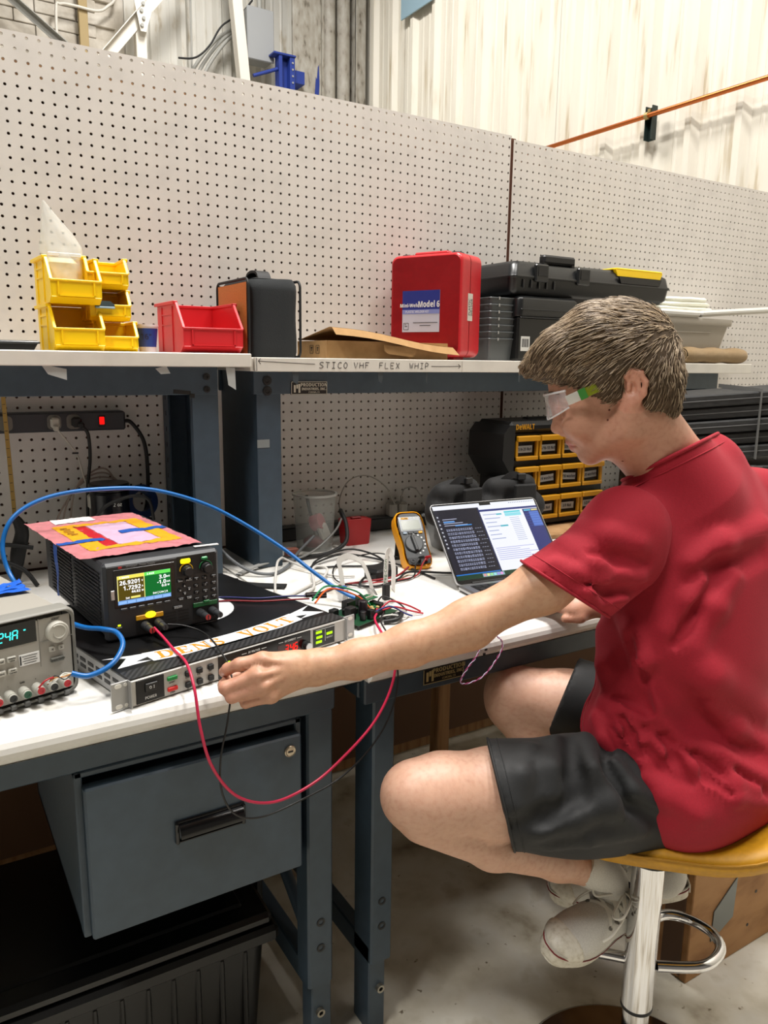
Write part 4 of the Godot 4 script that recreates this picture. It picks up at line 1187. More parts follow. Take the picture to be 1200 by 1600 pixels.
	var tmat := mt(Color(0.66, 0.63, 0.58), 0.45)
	var wm := mt(Color(0.78, 0.77, 0.74), 0.4)
	var tr := []
	for q in [[0.0, 0.155, 0.095], [0.004, 0.158, 0.098], [0.128, 0.190, 0.118], [0.130, 0.200, 0.126], [0.152, 0.203, 0.128], [0.152, 0.196, 0.12]]:
		var row := []
		for p in rounded(q[1] * 2, q[2] * 2, 0.03, 4): row.append(V(p.x, q[0], -p.y))
		tr.append(row)
	var tbm := mb().grid(tr, true); tbm.bx(V(0, 0.003, 0), V(0.30, 0.006, 0.18), 0.002)
	part(tg, "body", tbm, tmat)
	part(tg, "band", mb().bx(V(-0.02, 0.105, 0.1155), V(0.2, 0.003, 0.004), 0.001), tmat)
	part(tg, "lid_flap", mb().bx(V(-0.10, 0.164, 0.0), V(0.20, 0.024, 0.268), 0.008), wm)
	var f2 := mb(); f2.t = Transform3D(Basis(V(0, 0, 1), 0.075), V(0.005, 0.156, 0)); f2.bx(V(0.24, 0.010, 0.0), V(0.48, 0.022, 0.268), 0.008)
	part(tg, "lid_flap", f2, wm)
	# folded white sheeting on the lid
	var ws := thing("plastic_sheeting", "folded white plastic sheeting lying on the tote lid", "sheeting", V(2.09, SR + 0.1795, 0.13))
	var wsm := mt(Color(0.90, 0.90, 0.84), 0.35)
	for k in 3:
		part(ws, "fold", crumple(7, 36, func(s: float, q: float):
			var a: float = TAU * q
			var sq := pow(pow(absf(cos(a)), 4.0) + pow(absf(sin(a)), 4.0), -0.25)
			var sh := sin(PI * (0.08 + 0.84 * s))
			return V(cos(a) * sq * (0.19 - 0.03 * k) * (0.9 + 0.1 * sh) + 0.01 * k, k * 0.016 + s * 0.015 + 0.004 * nz.get_noise_2d(a * 0.5, k) + 0.004 * cos(a), -sin(a) * sq * 0.085 * (0.9 + 0.1 * sh))), wsm)
	# rolled towel
	var tw := thing("rolled_towel", "tan rolled towel lying along the shelf edge before the tote", "towel", V(2.19, SR, 0.268))
	var twm := fab(Color(0.62, 0.52, 0.38), 0.95, 0.7, 90.0, 0.12)
	var roll := []
	for a in 26:
		var s := a / 25.0
		var row := []
		for b in 24:
			var an := TAU * b / 24.0
			var r := (0.0265 + 0.0025 * sin(s * 17.0) + 0.0018 * nz.get_noise_2d(s * 5.0, an)) * (1.0 if s > 0.03 and s < 0.97 else 0.86)
			row.append(V(-0.168 + s * 0.336, 0.0275 + r * sin(an), r * cos(an)))
		roll.append(row)
	part(tw, "roll", mb().grid(roll, true), twm)
	var sp := []
	for k in 50:
		var an := k * 0.38
		sp.append(V(-0.1685, 0.0275 + (0.003 + 0.0205 * k / 49.0) * sin(an), (0.003 + 0.0205 * k / 49.0) * cos(an)))
	part(tw, "spiral_end", mb().tube(sp, 0.0026, 5), twm)
# ---------------------------------------------------------------- instruments and things on the left bench
const T := 0.82
func terminal(par: Node, at: Vector3, body: Material, cap: Material, r: float, len_: float) -> void:
	var o := part(par, "binding_post", mb().cyl(at, at + V(0, 0, len_ * 0.55), r, r * 0.9, 16).cyl(at + V(0, 0, len_ * 0.55), at + V(0, 0, len_), r * 0.78, r * 0.72, 16), body)
	part(o, "cap", mb().cyl(at + V(0, 0, len_), at + V(0, 0, len_ + 0.001), r * 0.66, -1, 16), cap)
	part(o, "slot", mb().bx(at + V(0, 0, len_ + 0.0012), V(0.0016, r * 1.2, 0.0006)), M.black)

func seven(par: Node, s: String, at: Vector3, h: float, m: Material) -> void:
	# seven segment figures, slanted, in the local xy plane
	var seg := {"0": "abcdef", "1": "bc", "2": "abged", "3": "abgcd", "4": "fgbc", "5": "afgcd", "6": "afgedc", "9": "abfgcd", "A": "abcefg"}
	var w := h * 0.5
	var x := at.x
	for ch in s:
		var b := mb()
		b.t = Transform3D(Basis(V(1, 0, 0), V(0.12, 1, 0), V(0, 0, 1)), V(x, at.y, at.z))
		if ch == ".":
			b.bx(V(-w * 0.12, h * 0.04, 0), V(h * 0.1, h * 0.1, 0.0004))
			part(par, "digit", b, m)
			x += w * 0.25
			continue
		for q in seg.get(ch, ""):
			var th := h * 0.12
			match q:
				"a": b.bx(V(w / 2, h, 0), V(w * 0.8, th, 0.0004))
				"b": b.bx(V(w, h * 0.75, 0), V(th, h * 0.42, 0.0004))
				"c": b.bx(V(w, h * 0.25, 0), V(th, h * 0.42, 0.0004))
				"d": b.bx(V(w / 2, 0, 0), V(w * 0.8, th, 0.0004))
				"e": b.bx(V(0, h * 0.25, 0), V(th, h * 0.42, 0.0004))
				"f": b.bx(V(0, h * 0.75, 0), V(th, h * 0.42, 0.0004))
				"g": b.bx(V(w / 2, h * 0.5, 0), V(w * 0.8, th, 0.0004))
		part(par, "digit", b, m)
		x += w * 1.5

func knob(par: Node, at: Vector3, r: float, d: float, m: Material) -> MeshInstance3D:
	var b := mb()
	b.lathe_on(at, Vector3.BACK, [Vector2(0, 0), Vector2(r, 0), Vector2(r, d * 0.3), Vector2(r * 0.9, d * 0.35), Vector2(r * 0.85, d * 0.92), Vector2(r * 0.75, d), Vector2(0, d)], 24)
	for k in 16: b.bx(at + V(cos(k * TAU / 16) * r * 0.88, sin(k * TAU / 16) * r * 0.88, d * 0.62), V(0.0008, 0.0008, d * 0.5))
	return part(par, "knob", b, m)

func rack_unit() -> void:
	var o := thing("rack_power_supply", "flat silver rack power supply with a printed black lid under the black supply", "power supply", V(0.2045, T, 0.859), 0.22)
	var al := mt(Color(0.66, 0.66, 0.66), 0.4, 0.5)
	var lid := tri_mat(Color(0.055, 0.055, 0.06), 0.35, noise_tex(0.03, [[0.0, Color(0.55, 0.55, 0.55)], [0.5, Color(0.9, 0.9, 0.9)], [1.0, Color(1, 1, 1)]], 5, 91), Vector3(3, 3, 12), null, 0, 0.0, false)
	part(o, "chassis", mb().bx(V(0, 0.0225, -0.212), V(0.424, 0.039, 0.41), 0.0015), al)
	var tl := part(o, "top_cover", mb().bx(V(0, 0.0435, -0.212), V(0.425, 0.0025, 0.411), 0.0006), lid, "black printed vinyl cover")
	for s in [-1, 1]:
		for r in 2:
			for k in 6: part(o, "vent_slot", mb().bx(V(s * 0.2123, 0.017 + r * 0.011, -0.05 - k * 0.03), V(0.0008, 0.006, 0.02)), M.black)
	part(o, "front_panel", mb().bx(V(0, 0.0225, -0.002), V(0.43, 0.041, 0.008), 0.0012), mt(Color(0.70, 0.69, 0.67), 0.4, 0.3))
	for s in [-1, 1]:
		var ear := mb()
		ear.bx(V(s * 0.2275, 0.0235, -0.004), V(0.0275, 0.0435, 0.003), 0.0005).bx(V(s * 0.2145, 0.0235, 0.002), V(0.002, 0.0435, 0.012), 0.0004)
		var e := part(o, "rack_ear", ear, al)
		for y in [0.007, 0.0395]:
			part(e, "rack_hole", mb().prism(rounded(0.011, 0.0065, 0.0032, 4), 0, 0.0007), mt(Color(0.90, 0.89, 0.86), 0.5)).position = V(s * 0.2305, y, -0.0025)
			part(e, "screw_hole", mb().cyl(V(s * 0.219, y, -0.0026), V(s * 0.219, y, -0.0019), 0.0028, -1, 12), mt(Color(0.88, 0.87, 0.84), 0.5))
	# carbon strip along the front of the lid
	part(tl, "carbon_strip", mb().bx(V(0, 0.0452, -0.018), V(0.425, 0.0008, 0.034)), carbon())
	# scroll printed across the lid
	var paper := mt(Color(0.86, 0.87, 0.88), 0.35)
	var gold := mt(Color(0.78, 0.53, 0.13), 0.4)
	var sc := mb()
	var yy := 0.0456
	var rows := []
	for k in 21:
		var x := -0.150 + 0.30 * k / 20.0
		var zc := -0.079 + 0.03 * (1.0 - pow(x / 0.2, 2.0))
		rows.append([V(x, yy, zc + 0.021), V(x, yy, zc - 0.021)])
	sc.grid(rows)
	part(tl, "printed_scroll", sc, paper, "white printed scroll")
	for s in [-1.0, 1.0]:
		var tail := mb()
		tail.t = Transform3D(Basis(V(1, 0, 0), V(0, 0, -1), V(0, 1, 0)), V(0, yy - 0.0004, 0))
		tail.prism([Vector2(s * 0.135, 0.080), Vector2(s * 0.209, 0.103), Vector2(s * 0.178, 0.083), Vector2(s * 0.207, 0.052), Vector2(s * 0.135, 0.050)], 0, 0.0003)
		part(tl, "scroll_tail", tail, paper)
		var crn := mb(); crn.t = tail.t
		crn.prism([Vector2(s * 0.150, 0.050), Vector2(s * 0.172, 0.060), Vector2(s * 0.150, 0.066)], 0.0006, 0.0008)
		part(tl, "scroll_fold", crn, M.black)
	var word := "DENS VOLT"
	for k in word.length():
		if word[k] == " ": continue
		var x := -0.122 + 0.0305 * k
		var zc := -0.079 + 0.03 * (1.0 - pow(x / 0.2, 2.0))
		var sl := 0.03 * 2.0 * x / 0.04
		var b := Basis(V(1, 0, -sl).normalized(), V(-sl, 0, -1).normalized(), V(0, 1, 0))
		text(tl, "letter", word[k], gold, Transform3D(b, V(x, yy + 0.0003, zc + 0.001)), 0.030, "Droid Serif", 700, 0.0003, 0.9)
	# round emblem, mostly under the black supply
	var ring := mb(); ring.lathe_on(V(0.02, yy - 0.0003, -0.235), Vector3.UP, [Vector2(0.088, 0.0), Vector2(0.088, 0.0004), Vector2(0.0, 0.0004)], 40)
	part(tl, "round_emblem", ring, paper, "white printed disc")
	var ring2 := mb(); ring2.lathe_on(V(0.02, yy + 0.0001, -0.235), Vector3.UP, [Vector2(0.092, 0.0), Vector2(0.092, 0.0003), Vector2(0.090, 0.0003), Vector2(0.090, 0.0)], 40)
	part(tl, "emblem_line", ring2, M.black)
	# controls
	var zf := 0.0022
	part(o, "power_block", mb().bx(V(-0.182, 0.0225, zf), V(0.046, 0.037, 0.002), 0.0004), M.black)
	var sw := part(o, "power_switch", mb().bx(V(-0.181, 0.027, zf + 0.002), V(0.020, 0.014, 0.004), 0.001), mt(Color(0.08, 0.08, 0.085), 0.3))
	text(sw, "lettering", "O  I", M.white, Transform3D(Basis.IDENTITY, V(-0.181, 0.027, zf + 0.0043)), 0.004)
	text(o, "lettering", "POWER", M.white, Transform3D(Basis.IDENTITY, V(-0.182, 0.0105, zf + 0.0013)), 0.0042)
	part(o, "start_button", mb().bx(V(-0.145, 0.030, zf + 0.001), V(0.017, 0.0065, 0.004), 0.001), mt(Color(0.03, 0.50, 0.22), 0.4))
	part(o, "stop_button", mb().bx(V(-0.145, 0.0125, zf + 0.001), V(0.017, 0.0065, 0.004), 0.001), mt(Color(0.85, 0.10, 0.08), 0.4))
	text(o, "lettering", "START", M.ink, Transform3D(Basis.IDENTITY, V(-0.145, 0.0228, zf)), 0.0026)
	text(o, "lettering", "STOP", M.ink, Transform3D(Basis.IDENTITY, V(-0.145, 0.006, zf)), 0.0026)
	var caps := [["FINE", "LOC", "OVP"], ["CV", "OCP", "FOLD"]]
	for r in 2:
		for k in 3:
			var bx := -0.118 + k * 0.0205
			part(o, "push_button", mb().bx(V(bx, 0.030 - r * 0.0185, zf + 0.002), V(0.0095, 0.009, 0.006), 0.001), M.black)
			text(o, "lettering", caps[r][k], M.ink, Transform3D(Basis.IDENTITY, V(bx, 0.0228 - r * 0.0185, zf)), 0.0025)
	part(o, "display_panel", mb().bx(V(0.034, 0.0225, zf), V(0.192, 0.039, 0.002), 0.0004), M.blackgloss)
	var rg := glow(Color(1.0, 0.10, 0.06), 1.7)
	for q in [[0.0, "16.05"], [0.076, "3.46"]]:
		var x: float = q[0]
		part(o, "readout_window", mb().bx(V(x + 0.008, 0.0205, zf + 0.0011), V(0.054, 0.019, 0.0006)), mt(Color(0.22, 0.05, 0.05), 0.15))
		seven(o, q[1], V(x - 0.014 if x < 0.05 else x - 0.004, 0.0145, zf + 0.0018), 0.0125, rg)
		text(o, "lettering", "DC VOLTAGE" if x < 0.05 else "DC CURRENT", M.white, Transform3D(Basis.IDENTITY, V(x + 0.008, 0.0345, zf + 0.0012)), 0.003)
		for s in [-1, 1]: part(o, "print_line", mb().bx(V(x + 0.008 + s * 0.02, 0.0345, zf + 0.0012), V(0.01, 0.0006, 0.0003)), M.white)
	part(o, "lamp_dot", mb().bx(V(-0.044, 0.028, zf + 0.0013), V(0.008, 0.004, 0.0008)), glow(Color(0.75, 1.0, 0.05), 1.3))
	knob(o, V(-0.0425, 0.0165, zf), 0.0085, 0.014, M.black)
	var kn := knob(o, V(0.117, 0.017, zf), 0.0085, 0.013, M.black)
	part(kn, "cap", mb().cyl(V(0.117, 0.017, zf + 0.013), V(0.117, 0.017, zf + 0.0138), 0.0068, -1, 20), M.alu)
	part(o, "status_panel", mb().bx(V(0.162, 0.0225, zf), V(0.050, 0.034, 0.002), 0.0004), mt(Color(0.10, 0.11, 0.11), 0.4))
	var yg := glow(Color(0.72, 1.0, 0.05), 1.2)
	for q in [[0.149, 0.033], [0.150, 0.0235], [0.149, 0.0145], [0.174, 0.026]]: part(o, "status_lamp", mb().bx(V(q[0], q[1], zf + 0.0013), V(0.0135, 0.0045, 0.0008)), yg)
	part(o, "print_line", mb().bx(V(0.164, 0.0375, zf + 0.0012), V(0.044, 0.0006, 0.0003)).bx(V(0.164, 0.0245, zf + 0.0012), V(0.0006, 0.022, 0.0003)), M.white)
	text(o, "lettering", "OUT/FLT", M.white, Transform3D(Basis.IDENTITY, V(0.174, 0.0185, zf + 0.0012)), 0.0028)
	for q in [[-0.18, -0.03], [0.18, -0.03], [-0.18, -0.38], [0.18, -0.38]]: part(o, "foot", mb().cyl(V(q[0], 0, q[1]), V(q[0], 0.004, q[1]), 0.008, -1, 12), M.rubber)

func carbon() -> StandardMaterial3D:
	var im := Image.create(64, 64, false, Image.FORMAT_RGB8)
	for y in 64:
		for x in 64:
			var k := ((x / 8 + y / 8) % 4) < 2
			var g := 0.20 if k else 0.10
			im.set_pixel(x, y, Color(g, g, g * 1.02))
	var m := StandardMaterial3D.new()
	m.albedo_texture = ImageTexture.create_from_image(im)
	m.uv1_triplanar = true
	m.uv1_scale = Vector3(45, 45, 45)
	m.roughness = 0.35
	return m

func source_unit() -> void:
	var o := thing("bench_power_supply", "black bench power supply with colour screen standing on the rack unit", "power supply", V(0.002, T + 0.0462, 0.735), 0.1)
	var W := 0.205; var H := 0.136; var D := 0.36
	var dk := mt(Color(0.165, 0.17, 0.18), 0.45)
	var fp := mt(Color(0.125, 0.13, 0.138), 0.4)
	part(o, "housing", mb().bx(V(W / 2, H / 2 + 0.003, -D / 2 - 0.012), V(W - 0.002, H - 0.008, D), 0.003), dk)
	part(o, "bezel", mb().bx(V(W / 2, H / 2, -0.008), V(W + 0.002, H, 0.016), 0.005), mt(Color(0.20, 0.21, 0.225), 0.4))
	part(o, "front_panel", mb().bx(V(W / 2, H / 2 - 0.001, 0.0005), V(W - 0.008, H - 0.010, 0.001), 0.0004), fp)
	var vents := mb()
	for r in 15: vents.bx(V(-0.0002, 0.018 + r * 0.0068, -0.10), V(0.0012, 0.0032, 0.145)).bx(V(-0.0002, 0.018 + r * 0.0068, -0.262), V(0.0012, 0.0032, 0.14))
	tag(part(o, "vent_slots", vents, mt(Color(0.045, 0.045, 0.05), 0.6)), "", "", "", "stuff")
	for q in [[0.02, -0.03], [W - 0.02, -0.03], [0.02, -0.34], [W - 0.02, -0.34]]: part(o, "foot", mb().cyl(V(q[0], 0, q[1]), V(q[0], 0.004, q[1]), 0.009, -1, 12), M.rubber)
	# screen
	var sg := part(o, "screen_glass", mb().bx(V(0.068, 0.091, 0.0012), V(0.106, 0.066, 0.0012), 0.0004), M.blackgloss)
	var x0 := 0.0205; var x1 := 0.1132; var y0 := 0.0628; var y1 := 0.1132
	var xm := (x0 + x1) / 2; var z := 0.0021
	var box := func(nm: String, xa: float, xb: float, ya: float, yb: float, zz: float, m: Material): part(sg, nm, mb().bx(V((xa + xb) / 2, (ya + yb) / 2, zz), V(xb - xa, yb - ya, 0.0003)), m)
	box.call("screen_field", x0, x1, y0, y1, z, glow(Color(0.45, 0.62, 0.85), 0.8))
	box.call("channel_field", x0 + 0.0012, xm - 0.001, y0 + 0.0075, y1 - 0.006, z + 0.0003, glow(Color(0.33, 0.27, 0.02), 0.9))
	box.call("channel_header", x0, xm, y1 - 0.006, y1, z + 0.0004, glow(Color(0.93, 0.88, 0.35), 1.0))
	box.call("channel_edge", x0, x0 + 0.0012, y0 + 0.007, y1, z + 0.0004, glow(Color(0.93, 0.88, 0.5), 1.0))
	box.call("channel_edge", xm - 0.001, xm + 0.0003, y0 + 0.007, y1, z + 0.0004, glow(Color(0.93, 0.88, 0.5), 1.0))
	box.call("channel_field", xm, x1, y0 + 0.0075, y1 - 0.006, z + 0.0003, glow(Color(0.02, 0.42, 0.16), 0.9))
	box.call("channel_header", xm, x1, y1 - 0.006, y1, z + 0.0004, glow(Color(0.40, 0.88, 0.35), 1.0))
	box.call("set_field", x0 + 0.022, xm - 0.008, y0 + 0.009, y0 + 0.0125, z + 0.0005, glow(Color(0.93, 0.88, 0.45), 1.0))
	for k in 6: box.call("soft_key_label", x0 + 0.001 + k * 0.0154, x0 + 0.0146 + k * 0.0154, y0 + 0.0012, y0 + 0.0058, z + 0.0004, glow(Color(0.55, 0.72, 0.95), 1.0))
	var wg := glow(Color(1, 1, 1), 1.1)
	var put := func(s: String, x: float, y: float, h: float): text(sg, "figure", s, wg, Transform3D(Basis.IDENTITY, V(x, y, z + 0.0008)), h, "Droid Sans", 700, 0.0003)
	put.call("26.9201", x0 + 0.0215, y1 - 0.0125, 0.0072); put.call("V", x0 + 0.0425, y1 - 0.0125, 0.003)
	put.call("1.7292", x0 + 0.0245, y1 - 0.0222, 0.0072); put.call("A", x0 + 0.0425, y1 - 0.0222, 0.003)
	put.call("44.82", x0 + 0.031, y1 - 0.0298, 0.0045); put.call("W", x0 + 0.0425, y1 - 0.0298, 0.003)
	put.call("Set", x0 + 0.0165, y0 + 0.0107, 0.0032); put.call("3.0", xm + 0.032, y1 - 0.0118, 0.0068); put.call("mV", xm + 0.042, y1 - 0.0125, 0.003)
	put.call("-1.0", xm + 0.030, y1 - 0.0208, 0.0068); put.call("mA", xm + 0.042, y1 - 0.0215, 0.003)
	put.call("0.0", xm + 0.034, y1 - 0.0278, 0.0045); put.call("W", xm + 0.042, y1 - 0.0278, 0.003)
	put.call("Set [ Lim ] A", xm + 0.027, y0 + 0.0115, 0.0034)
	put.call("1 MAIN", x0 + 0.012, y1 - 0.0032, 0.0034); put.call("2 AUX", xm + 0.011, y1 - 0.0032, 0.0034)
	for k in 6: part(o, "soft_key", mb().bx(V(x0 + 0.009 + k * 0.0152, 0.0545, 0.0025), V(0.0115, 0.0045, 0.003), 0.001), mt(Color(0.22, 0.225, 0.235), 0.4))
	text(o, "lettering", "KEYSIGHT   Power Supply", mt(Color(0.55, 0.55, 0.56), 0.5), Transform3D(Basis.IDENTITY, V(0.062, 0.1275, 0.0011)), 0.0032)
	part(o, "logo_mark", mb().bx(V(0.027, 0.1275, 0.0012), V(0.006, 0.0035, 0.0004)), mt(Color(0.7, 0.12, 0.12), 0.5))
	part(o, "usb_port", mb().bx(V(0.0128, 0.0813, 0.0012), V(0.0065, 0.0165, 0.0012), 0.0004).bx(V(0.0128, 0.0813, 0.0019), V(0.002, 0.011, 0.0004)), M.alu)
	# knobs and lit keys
	part(o, "knob_field", mb().bx(V(0.162, 0.1135, 0.0012), V(0.072, 0.036, 0.0006), 0.0002), M.black)
	part(o, "output_key", mb().bx(V(0.1412, 0.1225, 0.003), V(0.0185, 0.0085, 0.004), 0.002), glow(Color(1.0, 0.88, 0.05), 1.8), "lit yellow output key")
	part(o, "output_key", mb().bx(V(0.177, 0.1225, 0.003), V(0.0125, 0.0065, 0.004), 0.002), mt(Color(0.08, 0.52, 0.28), 0.3), "green output key")
	for q in [[0.1428, Color(0.86, 0.68, 0.12)], [0.1795, Color(0.06, 0.42, 0.22)]]:
		var ring := []
		for k in 15: ring.append(V(q[0] + 0.0118 * cos(-0.3 + k * 0.25), 0.1055 + 0.0118 * sin(-0.3 + k * 0.25), 0.002))
		part(o, "knob_ring", mb().tube(ring, 0.001, 6), mt(q[1], 0.4))
		knob(o, V(q[0], 0.105, 0.001), 0.0098, 0.015, mt(Color(0.09, 0.09, 0.1), 0.45))
	var key := mt(Color(0.055, 0.055, 0.06), 0.4)
	var nums := ["1", "2", "3", "4", "5", "6", "7", "8", "9", ".", "0", "<"]
	for r in 4:
		for k in 3:
			var kx := 0.1605 + k * 0.0165; var ky := 0.0865 - r * 0.0125
			var b := part(o, "number_key", mb().bx(V(kx, ky, 0.0025), V(0.0095, 0.0065, 0.003), 0.0012), key)
			text(b, "lettering", nums[r * 3 + k], M.white, Transform3D(Basis.IDENTITY, V(kx, ky, 0.0042)), 0.0028)
	for q in [[0.1305, 0.0875, "Meter"], [0.146, 0.0875, "Display"], [0.1305, 0.0545, "Back"], [0.146, 0.0545, "Enter"]]:
		var b := part(o, "menu_key", mb().bx(V(q[0], q[1], 0.0025), V(0.011, 0.006, 0.003), 0.0012), key)
		text(b, "lettering", q[2], M.white, Transform3D(Basis.IDENTITY, V(q[0], q[1], 0.0042)), 0.0022)
	for q in [[0, 1], [1, 0], [0, -1], [-1, 0]]:
		var c := Vector2(0.138 + q[0] * 0.0088, 0.0705 + q[1] * 0.0075)
		var b := part(o, "arrow_key", mb().bx(V(c.x, c.y, 0.0022), V(0.0065, 0.0065, 0.003), 0.0012), key)
		var d := Vector2(q[0], q[1]) * 0.0016; var e := Vector2(-d.y, d.x)
		part(b, "arrow_mark", mb().prism([c + d, c - d + e, c - d - e], 0.0037, 0.0040), M.white)
	var ob := part(o, "meter_key", mb().bx(V(0.1245, 0.0405, 0.0022), V(0.017, 0.006, 0.003), 0.0012), key)
	text(ob, "lettering", "All On/Off", M.white, Transform3D(Basis.IDENTITY, V(0.1245, 0.0405, 0.0039)), 0.0022)
	for s in 2:
		for r in 4: part(o, "vent_slot", mb().bx(V(0.111 + s * 0.024, 0.0165 + r * 0.0055, 0.0012), V(0.019, 0.0028, 0.0006)), M.black)
	# terminals
	var gp := mt(Color(0.20, 0.205, 0.215), 0.4); var rp := mt(Color(0.72, 0.16, 0.15), 0.4)
	for q in [[0.0735, 0.0345, 0.048, Color(0.86, 0.62, 0.05)], [0.1762, 0.038, 0.046, Color(0.03, 0.36, 0.17)]]:
		part(o, "terminal_bar", mb().bx(V(q[0], q[1], 0.002), V(q[2], 0.0085, 0.003), 0.0008), mt(q[3], 0.4))
		part(o, "terminal_well", mb().bx(V(q[0], q[1] - 0.016, 0.0012), V(q[2], 0.022, 0.0012)), M.black)
	part(o, "terminal_key", mb().ball(V(0.0745, 0.0375, 0.0035), V(0.0095, 0.0058, 0.004), 16, 8), glow(Color(1.0, 0.90, 0.08), 2.2), "lit yellow terminal key")
	part(o, "terminal_key", mb().bx(V(0.178, 0.0425, 0.0035), V(0.0115, 0.0048, 0.003), 0.001), mt(Color(0.05, 0.46, 0.22), 0.4))
	for q in [[0.064, 0.020, rp], [0.087, 0.021, gp], [0.1655, 0.0235, rp], [0.1885, 0.0235, gp]]:
		terminal(o, V(q[0], q[1], 0.001), gp, q[2], 0.0075, 0.036)
	part(o, "standby_lamp", mb().bx(V(0.0207, 0.0275, 0.0014), V(0.005, 0.003, 0.001), 0.0003), glow(Color(0.85, 1.0, 0.1), 1.5))
	text(o, "lettering", "Power", M.white, Transform3D(Basis.IDENTITY, V(0.0207, 0.0236, 0.0012)), 0.0024)
	part(o, "power_key", mb().cyl(V(0.0205, 0.0145, 0.001), V(0.0205, 0.0145, 0.003), 0.0052, 0.0048, 20), key)
	# antistatic bag taped on top
	var b := thing("antistatic_bag", "pink antistatic bag with yellow warning print taped on the black supply", "bag", V(0.06, 1.0035, 0.52), 0.12)
	var nz := FastNoiseLite.new(); nz.seed = 8; nz.frequency = 9.0
	var pk := StandardMaterial3D.new(); pk.albedo_color = Color(0.80, 0.50, 0.52); pk.roughness = 0.22; pk.clearcoat_enabled = true; pk.clearcoat = 0.4
	var hgt := func(x: float, zz: float) -> float: return 0.0025 + 0.0022 * nz.get_noise_2d(x * 4.0, zz * 2.0) + 0.001 * nz.get_noise_2d(x * 14.0, zz * 14.0 + 5.0)
	var patch := func(nm: String, xa: float, xb: float, za: float, zb: float, lift: float, m: Material, lab := ""):
		var rows := []
		var nx := maxi(2, int((xb - xa) / 0.006)); var nn := maxi(2, int((zb - za) / 0.006))
		for j in nn + 1:
			var row := []
			for i in nx + 1:
				var x := lerpf(xa, xb, float(i) / nx); var zz := lerpf(zb, za, float(j) / nn)
				row.append(V(x, hgt.call(x, zz) + lift, zz))
			rows.append(row)
		part(b, nm, mb().grid(rows), m, lab)
	patch.call("film", -0.108, 0.112, -0.185, 0.165, 0.0, pk)
	var yl := mt(Color(0.86, 0.62, 0.12), 0.35)
	patch.call("print_band", -0.075, 0.095, -0.115, -0.095, 0.0007, yl, "yellow printed border"); patch.call("print_band", -0.075, 0.095, 0.095, 0.118, 0.0007, yl, "yellow printed border")
	patch.call("print_band", -0.075, -0.04, -0.095, 0.095, 0.0007, yl, "yellow printed border"); patch.call("print_band", 0.065, 0.095, -0.095, 0.095, 0.0007, yl, "yellow printed border")
	patch.call("red_print", -0.040, -0.018, -0.092, 0.092, 0.0007, mt(Color(0.70, 0.12, 0.16), 0.35), "red printed block")
	patch.call("pale_print", -0.016, 0.063, -0.094, 0.094, 0.0007, mt(Color(0.80, 0.66, 0.76), 0.35))
	patch.call("paper_note", -0.06, 0.02, -0.182, -0.14, 0.0012, mt(Color(0.84, 0.82, 0.80), 0.5), "white paper note")
	var bt := mt(Color(0.10, 0.30, 0.62), 0.45)
	patch.call("tape_strip", -0.108, -0.025, 0.028, 0.052, 0.0016, bt, "blue masking tape")
	patch.call("tape_strip", 0.02, 0.11, -0.012, 0.012, 0.0016, bt, "blue masking tape")
	for k in 6: part(b, "print_mark", mb().bx(V(-0.062 + 0.003 * (k % 2), 0.0056, -0.08 + k * 0.012), V(0.012, 0.0006, 0.005)), mt(Color(0.45, 0.30, 0.08), 0.5))
	var tp := mb()
	var tr := []
	for k in 8: tr.append([V(-0.1115 - 0.001 * sin(k * 1.4), 0.004 - k * 0.0135, 0.052 - k * 0.001), V(-0.1115 - 0.001 * sin(k * 1.1), 0.004 - k * 0.0135, 0.028 + k * 0.0012)])
	tp.grid(tr)
	part(b, "tape_strip", tp, bt, "blue masking tape hanging down the side")
	var wl := solo("barcode_label", mb().bx(V(0.193, 1.0037, 0.688), V(0.045, 0.0012, 0.009)), M.white, "small white barcode label at the front of the black supply", "label")
	wl.rotation.y = 0.0

